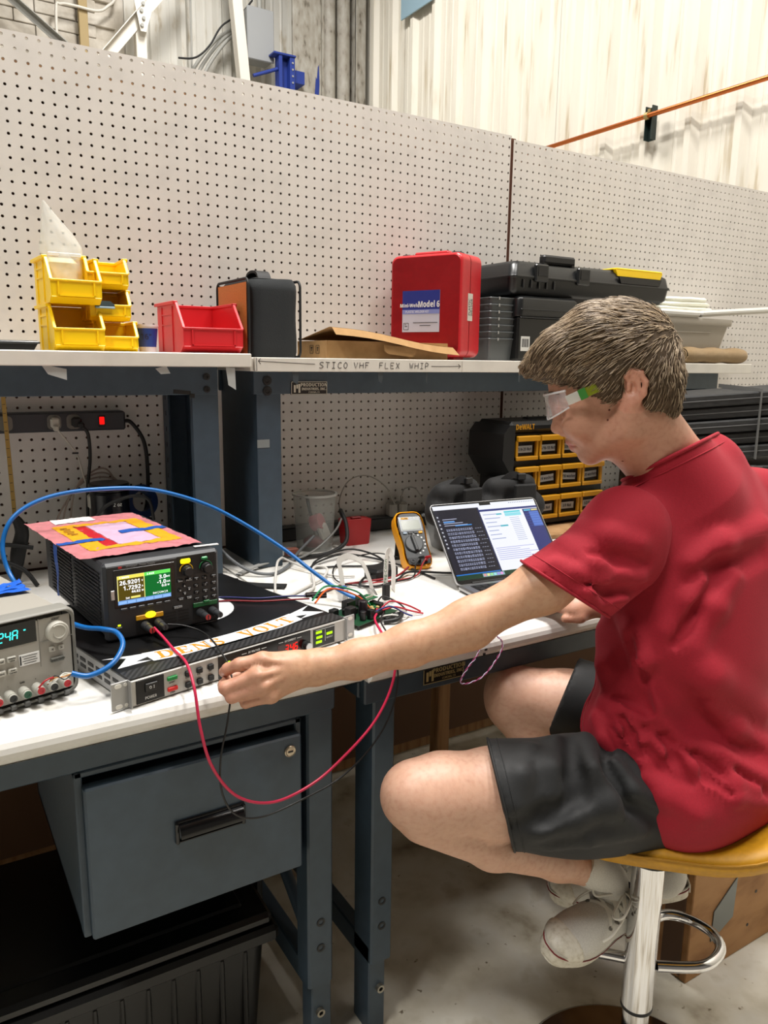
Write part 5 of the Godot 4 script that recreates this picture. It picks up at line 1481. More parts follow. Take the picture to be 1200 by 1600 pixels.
func grey_unit() -> void:
	var o := thing("grey_power_supply", "pale grey bench power supply with a knob and a green readout", "power supply", V(-0.253, T, 0.85), 0.25)
	var W := 0.201; var H := 0.139
	var gm := mt(Color(0.62, 0.605, 0.57), 0.5); var bz := mt(Color(0.52, 0.515, 0.49), 0.5)
	part(o, "housing", mb().bx(V(W / 2 - 0.002, H / 2 + 0.004, -0.19), V(W - 0.012, H - 0.016, 0.33), 0.004), gm)
	var rows := []
	for q in [[0.002, 0.0], [0.006, 0.006], [0.0, 0.012], [-0.026, 0.012], [-0.034, 0.004]]:
		var row := []
		for p in rounded(W - 0.012 + q[1], H - 0.010 + q[1] * 0.8, 0.014, 5): row.append(V(W / 2 + p.x, H / 2 + 0.003 + p.y, q[0]))
		rows.append(row)
	rows.reverse()
	part(o, "bumper", mb().grid(rows, true), bz, "grey rubber bumper")
	part(o, "front_panel", mb().bx(V(W / 2, H / 2 + 0.002, 0.001), V(W - 0.016, H - 0.020, 0.002), 0.0008), gm)
	part(o, "rear_bumper", mb().bx(V(W / 2, H / 2 + 0.003, -0.355), V(W + 0.002, H + 0.004, 0.03), 0.008), bz)
	part(o, "foot_rail", mb().bx(V(W / 2, 0.004, -0.02), V(W * 0.9, 0.008, 0.02), 0.002), mt(Color(0.36, 0.36, 0.35), 0.5))
	for k in 9: part(o, "foot_tooth", mb().bx(V(0.02 + k * 0.02, 0.006, 0.004), V(0.009, 0.007, 0.006), 0.001), mt(Color(0.40, 0.40, 0.39), 0.5))
	part(o, "readout_window", mb().bx(V(0.074, 0.1165, 0.0025), V(0.134, 0.034, 0.001)), mt(Color(0.01, 0.03, 0.035), 0.12))
	var cg := glow(Color(0.25, 0.95, 0.92), 1.5)
	var sev := Node3D.new(); sev.name = "readout_figures"; o.add_child(sev)
	seven(sev, "1.024A", V(0.064, 0.1095, 0.0032), 0.0135, cg)
	part(sev, "figure_dot", mb().bx(V(0.1245, 0.121, 0.0032), V(0.003, 0.002, 0.0004)), cg)
	var lite := mt(Color(0.70, 0.69, 0.65), 0.45)
	var kn := part(o, "knob", mb().lathe_on(V(0.1705, 0.108, 0.002), Vector3.BACK, [Vector2(0, 0), Vector2(0.0165, 0), Vector2(0.0165, 0.009), Vector2(0.0148, 0.011), Vector2(0.0, 0.011)], 32), lite)
	var cr := []
	for k in 22:
		var a := 2.2 - k * 0.26
		cr.append(V(0.1705 + 0.0125 * cos(a) * (1.0 - 0.02 * k), 0.108 + 0.0125 * sin(a) * (1.0 - 0.02 * k), 0.013))
	part(kn, "finger_ridge", mb().tube(cr, 0.0014, 6), lite)
	part(kn, "finger_dip", mb().cyl(V(0.1725, 0.0985, 0.0125), V(0.1725, 0.0985, 0.0136), 0.0042, 0.003, 16), gm)
	part(o, "knob_frame", mb().bx(V(0.171, 0.096, 0.0022), V(0.05, 0.0012, 0.0008)).bx(V(0.145, 0.095, 0.0022), V(0.0012, 0.075, 0.0008)).bx(V(0.171, 0.131, 0.0022), V(0.05, 0.0012, 0.0008)), bz)
	text(o, "lettering", "ADJUST", M.ink, Transform3D(Basis.IDENTITY, V(0.171, 0.1275, 0.0023)), 0.0028)
	for q in [[0.162, "<"], [0.1755, ">"]]:
		var b := part(o, "arrow_key", mb().bx(V(q[0], 0.0812, 0.004), V(0.0088, 0.0078, 0.005), 0.001), lite)
		text(b, "lettering", q[1], M.ink, Transform3D(Basis.IDENTITY, V(q[0], 0.0812, 0.0067)), 0.0045, "Droid Sans", 700)
	var ob := part(o, "output_key", mb().bx(V(0.1690, 0.0635, 0.004), V(0.020, 0.0075, 0.005), 0.001), mt(Color(0.42, 0.42, 0.39), 0.5))
	text(ob, "lettering", "Output On/Off", M.ink, Transform3D(Basis.IDENTITY, V(0.169, 0.0635, 0.0067)), 0.0024)
	for q in [[0.0865, 0.0815, "Recall"], [0.1025, 0.0815, "Display\nLimit"], [0.0865, 0.063, "Store"], [0.1025, 0.063, "Over\nCurrent"], [0.070, 0.0815, "OVP"], [0.070, 0.063, "Local"], [0.0535, 0.0815, "OCP"], [0.0535, 0.063, "I/O"]]:
		var b := part(o, "menu_key", mb().bx(V(q[0], q[1], 0.004), V(0.0128, 0.0082, 0.005), 0.001), lite)
		text(b, "lettering", q[2], M.ink, Transform3D(Basis.IDENTITY, V(q[0], q[1], 0.0067)), 0.002)
	var st := part(o, "rating_label", mb().bx(V(0.1285, 0.0745, 0.0025), V(0.030, 0.018, 0.001), 0.0004), M.white, "white calibration label")
	var ln := mb(); for k in 4: ln.bx(V(0.129, 0.080 - k * 0.0037, 0.0032), V(0.022 - 0.004 * (k % 2), 0.0008, 0.0003))
	ln.bx(V(0.1155, 0.0745, 0.0032), V(0.002, 0.014, 0.0003))
	part(st, "print_lines", ln, M.ink)
	var lg := mt(Color(0.66, 0.655, 0.62), 0.4)
	for q in [[0.095, Color(0.03, 0.03, 0.03), "-"], [0.1155, Color(0.05, 0.30, 0.20), "GND"], [0.1352, Color(0.70, 0.10, 0.14), "+"], [0.155, Color(0.03, 0.03, 0.03), "-"], [0.175, Color(0.70, 0.10, 0.14), "+"], [0.075, Color(0.70, 0.10, 0.14), "+"]]:
		var c := V(q[0], 0.027, 0.002)
		var b := part(o, "binding_post", mb().cyl(c, c + V(0, 0, 0.016), 0.0078, 0.0074, 20).cyl(c + V(0, 0, 0.016), c + V(0, 0, 0.019), 0.0066, 0.006, 20), lg)
		part(b, "cap", mb().lathe_on(c + V(0, 0, 0.019), Vector3.BACK, [Vector2(0.0055, 0), Vector2(0.0055, 0.001), Vector2(0.0028, 0.001), Vector2(0.0026, 0.0002), Vector2(0, 0.0002)], 20), mt(q[1], 0.4))
		text(o, "lettering", q[2], M.ink, Transform3D(Basis.IDENTITY, V(q[0], 0.0405, 0.0023)), 0.0026)
	# blue tape pieces on its top
	var nz := FastNoiseLite.new(); nz.seed = 4; nz.frequency = 30.0
	var tp := thing("blue_tape", "crumpled piece of blue masking tape on the pale grey supply", "tape", V(-0.168, T + H + 0.0005, 0.66), 0.3)
	for k in 3:
		var rw2 := []
		for j in 5:
			var row := []
			for i in 14: row.append(V(-0.06 + i * 0.009 + k * 0.004, 0.001 + 0.0035 * (k + 1) * absf(nz.get_noise_2d(i * 0.3 + k * 7, j * 0.4)), 0.012 - j * 0.006 + 0.004 * k - 0.002 * i * (k - 1)))
			rw2.append(row)
		part(tp, "strip", mb().grid(rw2), mt(Color(0.10, 0.36, 0.78), 0.45))

func bench_cables() -> void:
	var bl := mt(Color(0.05, 0.38, 0.66), 0.35)
	var bc := thing("blue_cable", "blue network cable arching over the black supply to the circuit board", "cable", V(0.1, 0.9, 0.7))
	var pts := spl([V(-0.074, 0.868, 0.843), V(-0.05, 0.862, 0.85), V(-0.015, 0.872, 0.845), V(0.008, 0.89, 0.82), V(0.006, 0.902, 0.79), V(-0.012, 0.905, 0.77), V(-0.040, 0.90, 0.72), V(-0.085, 0.905, 0.60), V(-0.112, 0.935, 0.50), V(-0.122, 0.985, 0.47), V(-0.108, 1.03, 0.46), V(-0.075, 1.058, 0.45), V(-0.02, 1.075, 0.44), V(0.06, 1.081, 0.44), V(0.16, 1.073, 0.44), V(0.26, 1.04, 0.45), V(0.34, 0.995, 0.47), V(0.42, 0.935, 0.52), V(0.46, 0.895, 0.57), V(0.495, 0.862, 0.615), V(0.515, 0.848, 0.65), V(0.53, 0.842, 0.665)], 7)
	part(bc, "sheath", mb().tube(pts, 0.0042, 10), bl).position = -bc.position
	var ends := [[Color(0.80, 0.80, 0.78), 0.004], [Color(0.72, 0.45, 0.15), 0.0], [Color(0.15, 0.15, 0.17), -0.003], [Color(0.85, 0.83, 0.75), 0.002]]
	for k in 4:
		part(bc, "bare_wire", mb().tube(spl([V(-0.074, 0.868, 0.843), V(-0.085, 0.866 + ends[k][1], 0.846 - ends[k][1]), V(-0.098, 0.867 - ends[k][1], 0.846 + 0.5 * ends[k][1]), V(-0.108, 0.857 + ends[k][1] * 0.4, 0.84)], 6), 0.0009, 5), mt(ends[k][0], 0.5)).position = -bc.position
	part(bc, "red_wire", mb().tube(spl([V(-0.100, 0.868, 0.845), V(-0.112, 0.868, 0.852), V(-0.122, 0.859, 0.853)], 6), 0.0014, 6), mt(Color(0.62, 0.06, 0.10), 0.4), "short red jumper wire").position = -bc.position
	# test leads hanging over the bench edge
	var rl := thing("test_lead", "long pink red test lead hanging over the bench edge", "cable", V(0.15, 0.75, 0.95))
	part(rl, "wire", mb().tube(spl([V(0.075, 0.887, 0.755), V(0.082, 0.878, 0.785), V(0.088, 0.868, 0.83), V(0.085, 0.872, 0.90), V(0.082, 0.848, 0.945), V(0.083, 0.79, 0.965), V(0.098, 0.725, 0.97), V(0.135, 0.668, 0.975), V(0.195, 0.640, 0.975), V(0.27, 0.645, 0.965), V(0.335, 0.672, 0.955), V(0.395, 0.715, 0.95), V(0.432, 0.765, 0.945), V(0.446, 0.815, 0.94), V(0.452, 0.838, 0.905), V(0.488, 0.842, 0.80), V(0.525, 0.836, 0.745), V(0.54, 0.835, 0.72)], 8), 0.0024, 8), mt(Color(0.74, 0.13, 0.28), 0.35)).position = -rl.position
	var kl := thing("test_lead", "long black test lead hanging over the bench edge", "cable", V(0.2, 0.72, 0.95))
	part(kl, "wire", mb().tube(spl([V(0.099, 0.888, 0.752), V(0.125, 0.885, 0.765), V(0.148, 0.878, 0.80), V(0.148, 0.872, 0.88), V(0.143, 0.852, 0.940), V(0.128, 0.79, 0.958), V(0.113, 0.735, 0.965), V(0.112, 0.68, 0.968), V(0.132, 0.636, 0.97), V(0.175, 0.617, 0.97), V(0.25, 0.622, 0.965), V(0.33, 0.635, 0.955), V(0.395, 0.675, 0.95), V(0.435, 0.725, 0.945), V(0.452, 0.785, 0.94), V(0.458, 0.838, 0.91), V(0.495, 0.842, 0.81), V(0.535, 0.838, 0.755)], 8), 0.0016, 8), mt(Color(0.07, 0.07, 0.075), 0.4)).position = -kl.position

func left_back_things() -> void:
	# power strip on the pegboard under the shelf
	var ps := thing("power_strip", "long dark power strip with a lit red switch on the pegboard", "power strip", V(-0.15, 1.162, 0.0))
	part(ps, "housing", mb().bx(V(0, 0.0235, 0.03), V(0.72, 0.046, 0.05), 0.004), mt(Color(0.17, 0.18, 0.20), 0.45))
	for x in [0.195, 0.238, -0.03, 0.09]: part(ps, "socket", mb().prism(rounded(0.031, 0.034, 0.01, 5), 0, 0.0015), mt(Color(0.42, 0.41, 0.38), 0.5)).position = V(x, 0.0235, 0.055)
	part(ps, "switch_bezel", mb().bx(V(0.303, 0.0235, 0.0558), V(0.016, 0.028, 0.002), 0.0006), M.black)
	part(ps, "rocker_switch", mb().bx(V(0.303, 0.0245, 0.058), V(0.011, 0.018, 0.004), 0.001), glow(Color(1.0, 0.06, 0.05), 1.5), "lit red rocker switch")
	part(ps, "cord", mb().tube(spl([V(0.36, 0.02, 0.03), V(0.378, 0.016, 0.035), V(0.405, -0.03, 0.04), V(0.412, -0.10, 0.04), V(0.405, -0.19, 0.045), V(0.38, -0.28, 0.05), V(0.36, -0.335, 0.09)], 8), 0.0048, 8), M.rubber)
	var wp := thing("plug", "white plug and cord in the power strip", "plug", V(0.045, 1.185, 0.057))
	part(wp, "body", mb().bx(V(0, 0, 0.008), V(0.02, 0.024, 0.016), 0.004).bx(V(0, -0.012, 0.018), V(0.012, 0.014, 0.012), 0.003), mt(Color(0.70, 0.69, 0.65), 0.45))
	part(wp, "cord", mb().tube(spl([V(0.0, -0.012, 0.022), V(0.02, -0.04, 0.02), V(0.045, -0.08, 0.01), V(0.06, -0.14, 0.0), V(0.075, -0.2, 0.01), V(0.07, -0.26, 0.03)], 8), 0.0022, 6), mt(Color(0.70, 0.68, 0.64), 0.5))
	part(wp, "bread_clip", mb().bx(V(0.04, -0.073, 0.014), V(0.014, 0.004, 0.003)), M.black)
	var kp := thing("plug", "black plug and cord in the power strip", "plug", V(0.093, 1.185, 0.057))
	part(kp, "body", mb().bx(V(0, 0, 0.010), V(0.022, 0.024, 0.018), 0.005).bx(V(0.008, -0.006, 0.022), V(0.014, 0.014, 0.014), 0.004), M.rubber)
	part(kp, "cord", mb().tube(spl([V(0.010, -0.010, 0.026), V(0.022, -0.03, 0.024), V(0.025, -0.09, 0.012), V(0.017, -0.16, 0.005), V(0.013, -0.26, 0.01), V(0.02, -0.345, 0.05)], 8), 0.0042, 8), M.rubber)
	# thin folding rule hanging by the cleats and a hanging black holder
	var dw := thing("wooden_rule", "thin yellow wooden rule standing against the pegboard", "rule", V(-0.057, 0.97, 0.07))
	var ru := mb(); ru.t = Transform3D(Basis(V(0, 0, 1), 0.015), Vector3.ZERO)
	ru.bx(V(0, 0.155, 0), V(0.009, 0.31, 0.004), 0.0006)
	part(dw, "strip", ru, mt(Color(0.62, 0.50, 0.24), 0.6))
	for k in 14: part(dw, "graduation", mb().bx(V(-0.001 - 0.0003 * k, 0.02 + k * 0.02, 0.0022), V(0.006, 0.0012, 0.0004)), M.ink)
	var hk := thing("cable_bundle", "bundle of black cable with strap hanging beside the wooden rule", "cable", V(-0.06, 0.83, 0.1))
	part(hk, "strap", mb().tube(spl([V(0.0, 0.145, 0), V(0.012, 0.11, 0.004), V(0.0, 0.06, 0.006), V(-0.008, 0.0, 0.004)], 6), [0.008, 0.0095, 0.011, 0.012, 0.0135, 0.0145, 0.015, 0.0155, 0.016, 0.0165, 0.017, 0.017, 0.0165, 0.016, 0.015, 0.013, 0.012, 0.011, 0.010], 10), M.rubber)
	part(hk, "loop", mb().tube(spl([V(-0.13, 0.06, 0.04), V(-0.08, 0.085, 0.03), V(-0.03, 0.088, 0.025), V(0.03, 0.075, 0.03)], 6), 0.005, 8), M.rubber)
	part(hk, "loop", mb().tube(spl([V(-0.13, 0.045, 0.05), V(-0.06, 0.06, 0.05), V(0.0, 0.035, 0.05), V(0.03, -0.008, 0.06)], 6), 0.005, 8), M.rubber)
	# jar with blue tape
	var jar := thing("dark_jar", "dark blue jar standing behind the black supply", "jar", V(0.152, T, 0.10))
	part(jar, "body", mb().lathe([Vector2(0, 0), Vector2(0.044, 0), Vector2(0.046, 0.004), Vector2(0.046, 0.195), Vector2(0.042, 0.203)], 32), mt(Color(0.035, 0.045, 0.075), 0.25))
	part(jar, "lid", mb().lathe([Vector2(0.047, 0.203), Vector2(0.0475, 0.205), Vector2(0.0475, 0.217), Vector2(0.045, 0.22), Vector2(0, 0.22)], 32), mt(Color(0.04, 0.05, 0.06), 0.3))
	text(jar, "lettering", "2 oz", M.white, look(V(0.008, 0.172, 0.0462), V(0.05, 0, 1)), 0.008)
	var tr := thing("tape_roll", "roll of blue tape leaning on the dark jar", "tape", V(0.228, T + 0.16, 0.075))
	var ring := mb(); ring.lathe_on(V(0, 0, -0.012), V(0.25, 0.2, 1).normalized(), [Vector2(0.026, 0), Vector2(0.043, 0), Vector2(0.043, 0.024), Vector2(0.026, 0.024), Vector2(0.026, 0)], 32)
	part(tr, "roll", ring, mt(Color(0.04, 0.14, 0.30), 0.4))
	var prop := solo("cardboard_spool", mb().cyl(V(0.228, T, 0.075), V(0.228, T + 0.118, 0.075), 0.03, 0.03, 24), mt(Color(0.10, 0.10, 0.12), 0.6), "dark round tub under the blue tape roll", "tub")
	var wc := thing("cable_coil", "loose coil of pale grey cord hanging behind the black supply", "cord", V(0.1, T, 0.06))
	for k in 3:
		part(wc, "loop", mb().tube(spl([V(-0.08 + 0.02 * k, 0.1, 0.01), V(-0.05 + 0.015 * k, 0.16 + 0.02 * k, 0.0), V(0.0 + 0.01 * k, 0.215 + 0.012 * k, -0.01), V(0.06, 0.225 + 0.01 * k, -0.015), V(0.11 - 0.01 * k, 0.19, -0.01), V(0.12, 0.12, 0.0)], 8), 0.0022, 6), mt(Color(0.62, 0.56, 0.52), 0.5))
	var ch := thing("wall_charger", "small white charger block on a cord behind the black supply", "charger", V(0.115, 0.995, 0.09))
	part(ch, "body", mb().bx(V(0, 0, 0), V(0.022, 0.035, 0.03), 0.004), mt(Color(0.72, 0.71, 0.67), 0.4))
	for k in 3: part(ch, "grip_line", mb().bx(V(0.0, -0.008 + k * 0.006, 0.0152), V(0.018, 0.0012, 0.0006)), mt(Color(0.35, 0.35, 0.34), 0.5))
	part(wc, "black_cord", mb().tube(spl([V(0.0, 0.15, 0.12), V(0.03, 0.18, 0.12), V(0.09, 0.195, 0.11), V(0.13, 0.18, 0.1), V(0.14, 0.13, 0.1)], 8), 0.0042, 8), M.rubber)
	# cords between the benches
	var gc := thing("grey_lead", "grey lead running from the riser gap across the bench", "cable", V(0.4, T, 0.4))
	part(gc, "wire", mb().tube(spl([V(-0.03, 0.10, -0.22), V(-0.015, 0.05, -0.16), V(0.02, 0.016, -0.09), V(0.07, 0.006, -0.06), V(0.13, 0.008, -0.10), V(0.2, 0.02, -0.18), V(0.26, 0.05, -0.21)], 8), 0.004, 8), mt(Color(0.36, 0.37, 0.38), 0.5))
	var bk := thing("black_lead", "black power lead lying beside the black supply", "cable", V(0.3, T, 0.3))
	part(bk, "wire", mb().tube(spl([V(-0.02, 0.012, -0.15), V(0.03, 0.006, -0.05), V(0.05, 0.006, 0.02), V(0.08, 0.006, 0.05)], 8), 0.0045, 8), M.rubber)
	part(bk, "strap", mb().ribbon(spl([V(0.055, 0.004, 0.05), V(0.10, 0.004, 0.10), V(0.16, 0.004, 0.145)], 6), V(0, 1, 0), 0.03, 0.003), M.rubber)
# ---------------------------------------------------------------- right bench
func laptop_screen() -> ImageTexture:
	var im := Image.create(640, 420, false, Image.FORMAT_RGB8)
	var rng := RandomNumberGenerator.new(); rng.seed = 21
	im.fill(Color(0.93, 0.94, 0.98))
	im.fill_rect(Rect2i(0, 24, 262, 372), Color(0.055, 0.055, 0.13))
	im.fill_rect(Rect2i(0, 24, 22, 372), Color(0.09, 0.09, 0.16))
	for k in 9: im.fill_rect(Rect2i(6, 60 + k * 22, 9, 9), Color(0.75, 0.76, 0.8))
	for k in 4: im.fill_rect(Rect2i(34, 78 + k * 12, 60 + rng.randi() % 90, 4), Color(0.7, 0.72, 0.82))
	im.fill_rect(Rect2i(36, 92, 66, 7), Color(0.25, 0.55, 0.85)); im.fill_rect(Rect2i(96, 117, 100, 6), Color(0.25, 0.55, 0.85))
	for r in 11:
		var x := 36
		for c in 12:
			var w := 7 + rng.randi() % 8
			for q in 3: im.fill_rect(Rect2i(x, 136 + r * 22 + q * 5, w, 3), Color(0.72, 0.75, 0.88).darkened(rng.randf() * 0.3))
			x += w + 3
		for q in 3: im.fill_rect(Rect2i(x + 12 + q * 14, 142 + r * 22, 10, 3), Color(0.6, 0.62, 0.7))
	im.fill_rect(Rect2i(0, 390, 262, 10), Color(0.10, 0.45, 0.80))
	im.fill_rect(Rect2i(262, 24, 8, 372), Color(0.08, 0.12, 0.30))
	im.fill_rect(Rect2i(270, 40, 370, 12), Color(0.10, 0.16, 0.45))
	for r in 7: im.fill_rect(Rect2i(284, 70 + r * 24, 40 + rng.randi() % 70, 4), Color(0.55, 0.60, 0.78))
	im.fill_rect(Rect2i(366, 70, 34, 8), Color(0.25, 0.68, 0.75)); im.fill_rect(Rect2i(366, 140, 48, 9), Color(0.25, 0.68, 0.75))
	im.fill_rect(Rect2i(418, 60, 104, 10), Color(0.35, 0.80, 0.85)); im.fill_rect(Rect2i(418, 72, 104, 18), Color(0.55, 0.85, 0.90))
	for r in 13: im.fill_rect(Rect2i(440, 100 + r * 11, 60, 3), Color(0.66, 0.70, 0.82))
	for r in 7: im.fill_rect(Rect2i(284, 268 + r * 11, 120 + rng.randi() % 200, 3), Color(0.62, 0.64, 0.85))
	im.fill_rect(Rect2i(540, 56, 100, 344), Color(0.06, 0.12, 0.42))
	im.fill_rect(Rect2i(548, 60, 44, 9), Color(0.35, 0.72, 0.85)); im.fill_rect(Rect2i(596, 60, 40, 9), Color(0.85, 0.8, 0.55))
	im.fill_rect(Rect2i(576, 74, 60, 90), Color(0.30, 0.45, 0.78))
	for r in 6: im.fill_rect(Rect2i(548, 84 + r * 15, 84, 2), Color(0.16, 0.28, 0.62))
	im.fill_rect(Rect2i(0, 396, 640, 24), Color(0.06, 0.22, 0.14))
	im.fill_rect(Rect2i(150, 399, 130, 18), Color(0.55, 0.68, 0.72))
	for k in 6: im.fill_rect(Rect2i(156 + k * 20, 401, 14, 13), Color.from_hsv(k * 0.17, 0.35, 0.9))
	for k in 14: im.fill_rect(Rect2i(470 + k * 12, 8, 6, 5), Color(0.5, 0.55, 0.65))
	im.fill_rect(Rect2i(285, 0, 70, 14), Color(0.01, 0.01, 0.01))
	return ImageTexture.create_from_image(im)

func laptop() -> void:
	var o := thing("laptop", "open silver laptop with a lit screen on the right bench", "laptop", V(0.792, T, 0.661), -0.1)
	var W := 0.3125; var H := 0.218
	var al := mt(Color(0.72, 0.72, 0.73), 0.3, 0.9)
	part(o, "base", mb().bx(V(W / 2, 0.0085, 0.112), V(W, 0.013, 0.221), 0.004), al)
	var kb := part(o, "keyboard", mb().bx(V(W / 2, 0.0155, 0.072), V(0.27, 0.001, 0.1)), M.black)
	var km := mb().bx(Vector3.ZERO, V(0.0155, 0.0012, 0.0145), 0.0004).mesh()
	for r in 5:
		for k in 14:
			var key := pm(kb, "key", km, mt(Color(0.045, 0.045, 0.05), 0.5))
			key.position = V(0.033 + k * 0.0189, 0.0165, 0.034 + r * 0.019)
	part(o, "trackpad", mb().bx(V(W / 2, 0.0152, 0.172), V(0.13, 0.0006, 0.08)), mt(Color(0.66, 0.66, 0.67), 0.35, 0.7))
	part(o, "hinge", mb().cyl(V(0.04, 0.013, -0.002), V(W - 0.04, 0.013, -0.002), 0.0045, -1, 12), M.black)
	for x in [0.03, W - 0.03]: part(o, "foot", mb().cyl(V(x, 0, 0.02), V(x, 0.003, 0.02), 0.008, -1, 12).cyl(V(x, 0, 0.2), V(x, 0.003, 0.2), 0.008, -1, 12), M.rubber)
	var l := Transform3D(Basis(V(1, 0, 0), -0.721), V(0, 0.0125, 0))
	var lid := mb(); lid.t = l * Transform3D(Basis.IDENTITY, V(W / 2, H / 2, -0.0025)); lid.prism(rounded(W, H, 0.012), -0.0022, 0.0022)
	var lo := part(o, "lid", lid, al)
	var bz := mb(); bz.t = l * Transform3D(Basis.IDENTITY, V(W / 2, H / 2, 0)); bz.prism(rounded(W - 0.003, H - 0.003, 0.011), -0.0004, 0.0003)
	part(lo, "bezel", bz, M.blackgloss)
	var s := mb(); s.t = l
	var x0 := 0.006; var x1 := W - 0.006; var y0 := 0.012; var y1 := H - 0.006
	s.quad(V(x0, y0, 0.0006), V(x1, y0, 0.0006), V(x1, y1, 0.0006), V(x0, y1, 0.0006))
	var sm := StandardMaterial3D.new()
	sm.albedo_color = Color(0.02, 0.02, 0.02); sm.roughness = 0.2
	sm.emission_enabled = true; sm.emission = Color.BLACK; sm.emission_texture = laptop_screen(); sm.emission_energy_multiplier = 0.95
	part(lo, "screen", s, sm, "lit laptop screen")

func meter() -> void:
	var o := thing("multimeter", "yellow and dark grey multimeter leaning on its stand beside the laptop", "multimeter", V(0.781, T, 0.462), -0.208)
	var l := Transform3D(Basis(V(1, 0, 0), -0.70), V(0, 0.006, 0))
	var W := 0.080; var H := 0.164
	var yel := mt(Color(0.92, 0.62, 0.05), 0.45)
	var rows := []
	for q in [[-0.034, 0.93], [-0.030, 1.0], [-0.006, 1.0], [0.0, 0.985], [0.002, 0.95]]:
		var row := []
		for k in 40:
			var a := TAU * k / 40.0
			var sq := pow(pow(absf(cos(a)), 5.0) + pow(absf(sin(a)), 5.0), -0.2)
			var y := sin(a) * sq
			var waist := 1.0 - 0.10 * exp(-pow((y + 0.25) / 0.35, 2.0)) + (0.02 if y > 0.4 else 0.0)
			row.append(V(W / 2 + cos(a) * sq * W / 2 * waist * q[1], H / 2 + y * H / 2 * q[1], q[0]))
		rows.append(row)
	var b := mb(); b.t = l; b.grid(rows, true)
	var cap := []; for p in rows[0]: cap.append(Vector2(p.x, p.y))
	b.prism(cap, -0.036, -0.034)
	part(o, "holster", b, yel, "yellow rubber holster")
	var fc := mb(); fc.t = l
	var f2 := []; for p in rows[4]: f2.append(Vector2(W / 2 + (p.x - W / 2) * 0.88, H / 2 + (p.y - H / 2) * 0.945))
	fc.prism(f2, 0.0, 0.0035)
	part(o, "face", fc, mt(Color(0.17, 0.18, 0.185), 0.45))
	var bx := func(nm: String, x: float, y: float, w: float, h: float, z: float, d: float, m: Material):
		var q := mb(); q.t = l; q.bx(V(x, y, z), V(w, h, d), minf(d * 0.3, 0.0008)); part(o, nm, q, m)
	bx.call("display_frame", W / 2, 0.125, 0.060, 0.042, 0.0038, 0.001, mt(Color(0.42, 0.43, 0.44), 0.3, 0.3))
	bx.call("display", W / 2, 0.121, 0.052, 0.028, 0.0046, 0.0008, mt(Color(0.42, 0.44, 0.39), 0.2))
	bx.call("brand_plate", 0.027, 0.141, 0.020, 0.006, 0.0046, 0.0006, mt(Color(0.92, 0.66, 0.08), 0.4))
	text(o, "lettering", "FLUKE", M.ink, l * Transform3D(Basis.IDENTITY, V(0.027, 0.141, 0.0052)), 0.0042, "Droid Sans", 700)
	text(o, "lettering", "TRUE RMS MULTIMETER", M.white, l * Transform3D(Basis.IDENTITY, V(0.053, 0.141, 0.0045)), 0.0025)
	for k in 4: bx.call("key", 0.019 + k * 0.0142, 0.0985, 0.0105, 0.006, 0.0048, 0.003, mt(Color(0.50, 0.56, 0.62), 0.4) if k == 0 else (yel if k == 3 else mt(Color(0.08, 0.08, 0.085), 0.4)))
	var dl := mb(); dl.t = l; dl.lathe_on(V(0.036, 0.067, 0.0035), Vector3.BACK, [Vector2(0.024, 0), Vector2(0.024, 0.003), Vector2(0.022, 0.005), Vector2(0, 0.005)], 32)
	var d := part(o, "dial", dl, mt(Color(0.22, 0.23, 0.235), 0.4))
	var g := mb(); g.t = l * Transform3D(Basis(V(0, 0, 1), 0.12), V(0.036, 0.067, 0.0088)); g.bx(V(0, 0, 0.002), V(0.009, 0.044, 0.006), 0.002)
	part(d, "dial_grip", g, mt(Color(0.16, 0.165, 0.17), 0.4))
	for k in 9:
		var a := 1.7 - k * 0.36
		bx.call("print_mark", 0.036 + 0.031 * cos(a), 0.067 + 0.029 * sin(a), 0.004, 0.0035, 0.0037, 0.0005, M.white)
	bx.call("jack_field", W / 2, 0.019, 0.060, 0.018, 0.0036, 0.001, M.black)
	for x in [0.022, 0.04, 0.058]:
		var j := mb(); j.t = l; j.lathe_on(V(x, 0.019, 0.004), Vector3.BACK, [Vector2(0.006, 0), Vector2(0.006, 0.0015), Vector2(0.0035, 0.0015), Vector2(0.003, 0)], 16)
		part(o, "jack", j, mt(Color(0.12, 0.12, 0.125), 0.4))
	var st := mb()
	st.quad(V(0.012, 0.0, -0.115), V(0.068, 0.0, -0.115), V(0.062, 0.092, -0.095), V(0.018, 0.092, -0.095))
	st.t = Transform3D.IDENTITY
	st.prism([Vector2(0.012, 0.0), Vector2(0.068, 0.0), Vector2(0.062, 0.1), Vector2(0.018, 0.1)], -0.118, -0.114)
	part(o, "stand", st, M.rubber)
	for q in [["red", V(0.058, 0.0, 0.0), Color(0.62, 0.06, 0.09), 0.0], ["black", V(0.040, 0.0, 0.0), Color(0.05, 0.05, 0.055), 0.012]]:
		var pl := thing("meter_lead", "%s meter lead plugged into the multimeter" % q[0], "cable", o.transform * (l * V(q[1].x, 0.019, 0.006)))
		var ba := Basis(V(0, 1, 0), -0.208)
		var dir := ba * (l.basis * V(-0.35, -0.05, 1))
		var side := ba * V(1, 0.35, 0.5)
		var p0 := Vector3.ZERO; var p1 := p0 + dir * 0.014
		part(pl, "plug", mb().tube([p0, p1, p1 + side.normalized() * 0.012], [0.0042, 0.0045, 0.004], 10), mt(q[2], 0.4))
		var en := pl.position
		var pts := [p1, p1 - V(0.02, 0.012, -0.012), V(-0.06, 0.826 - en.y, 0.05 + q[3]), V(-0.11, 0.825 - en.y, 0.065 + q[3]), V(-0.2, 0.825 - en.y, 0.055 + q[3] * 2)]
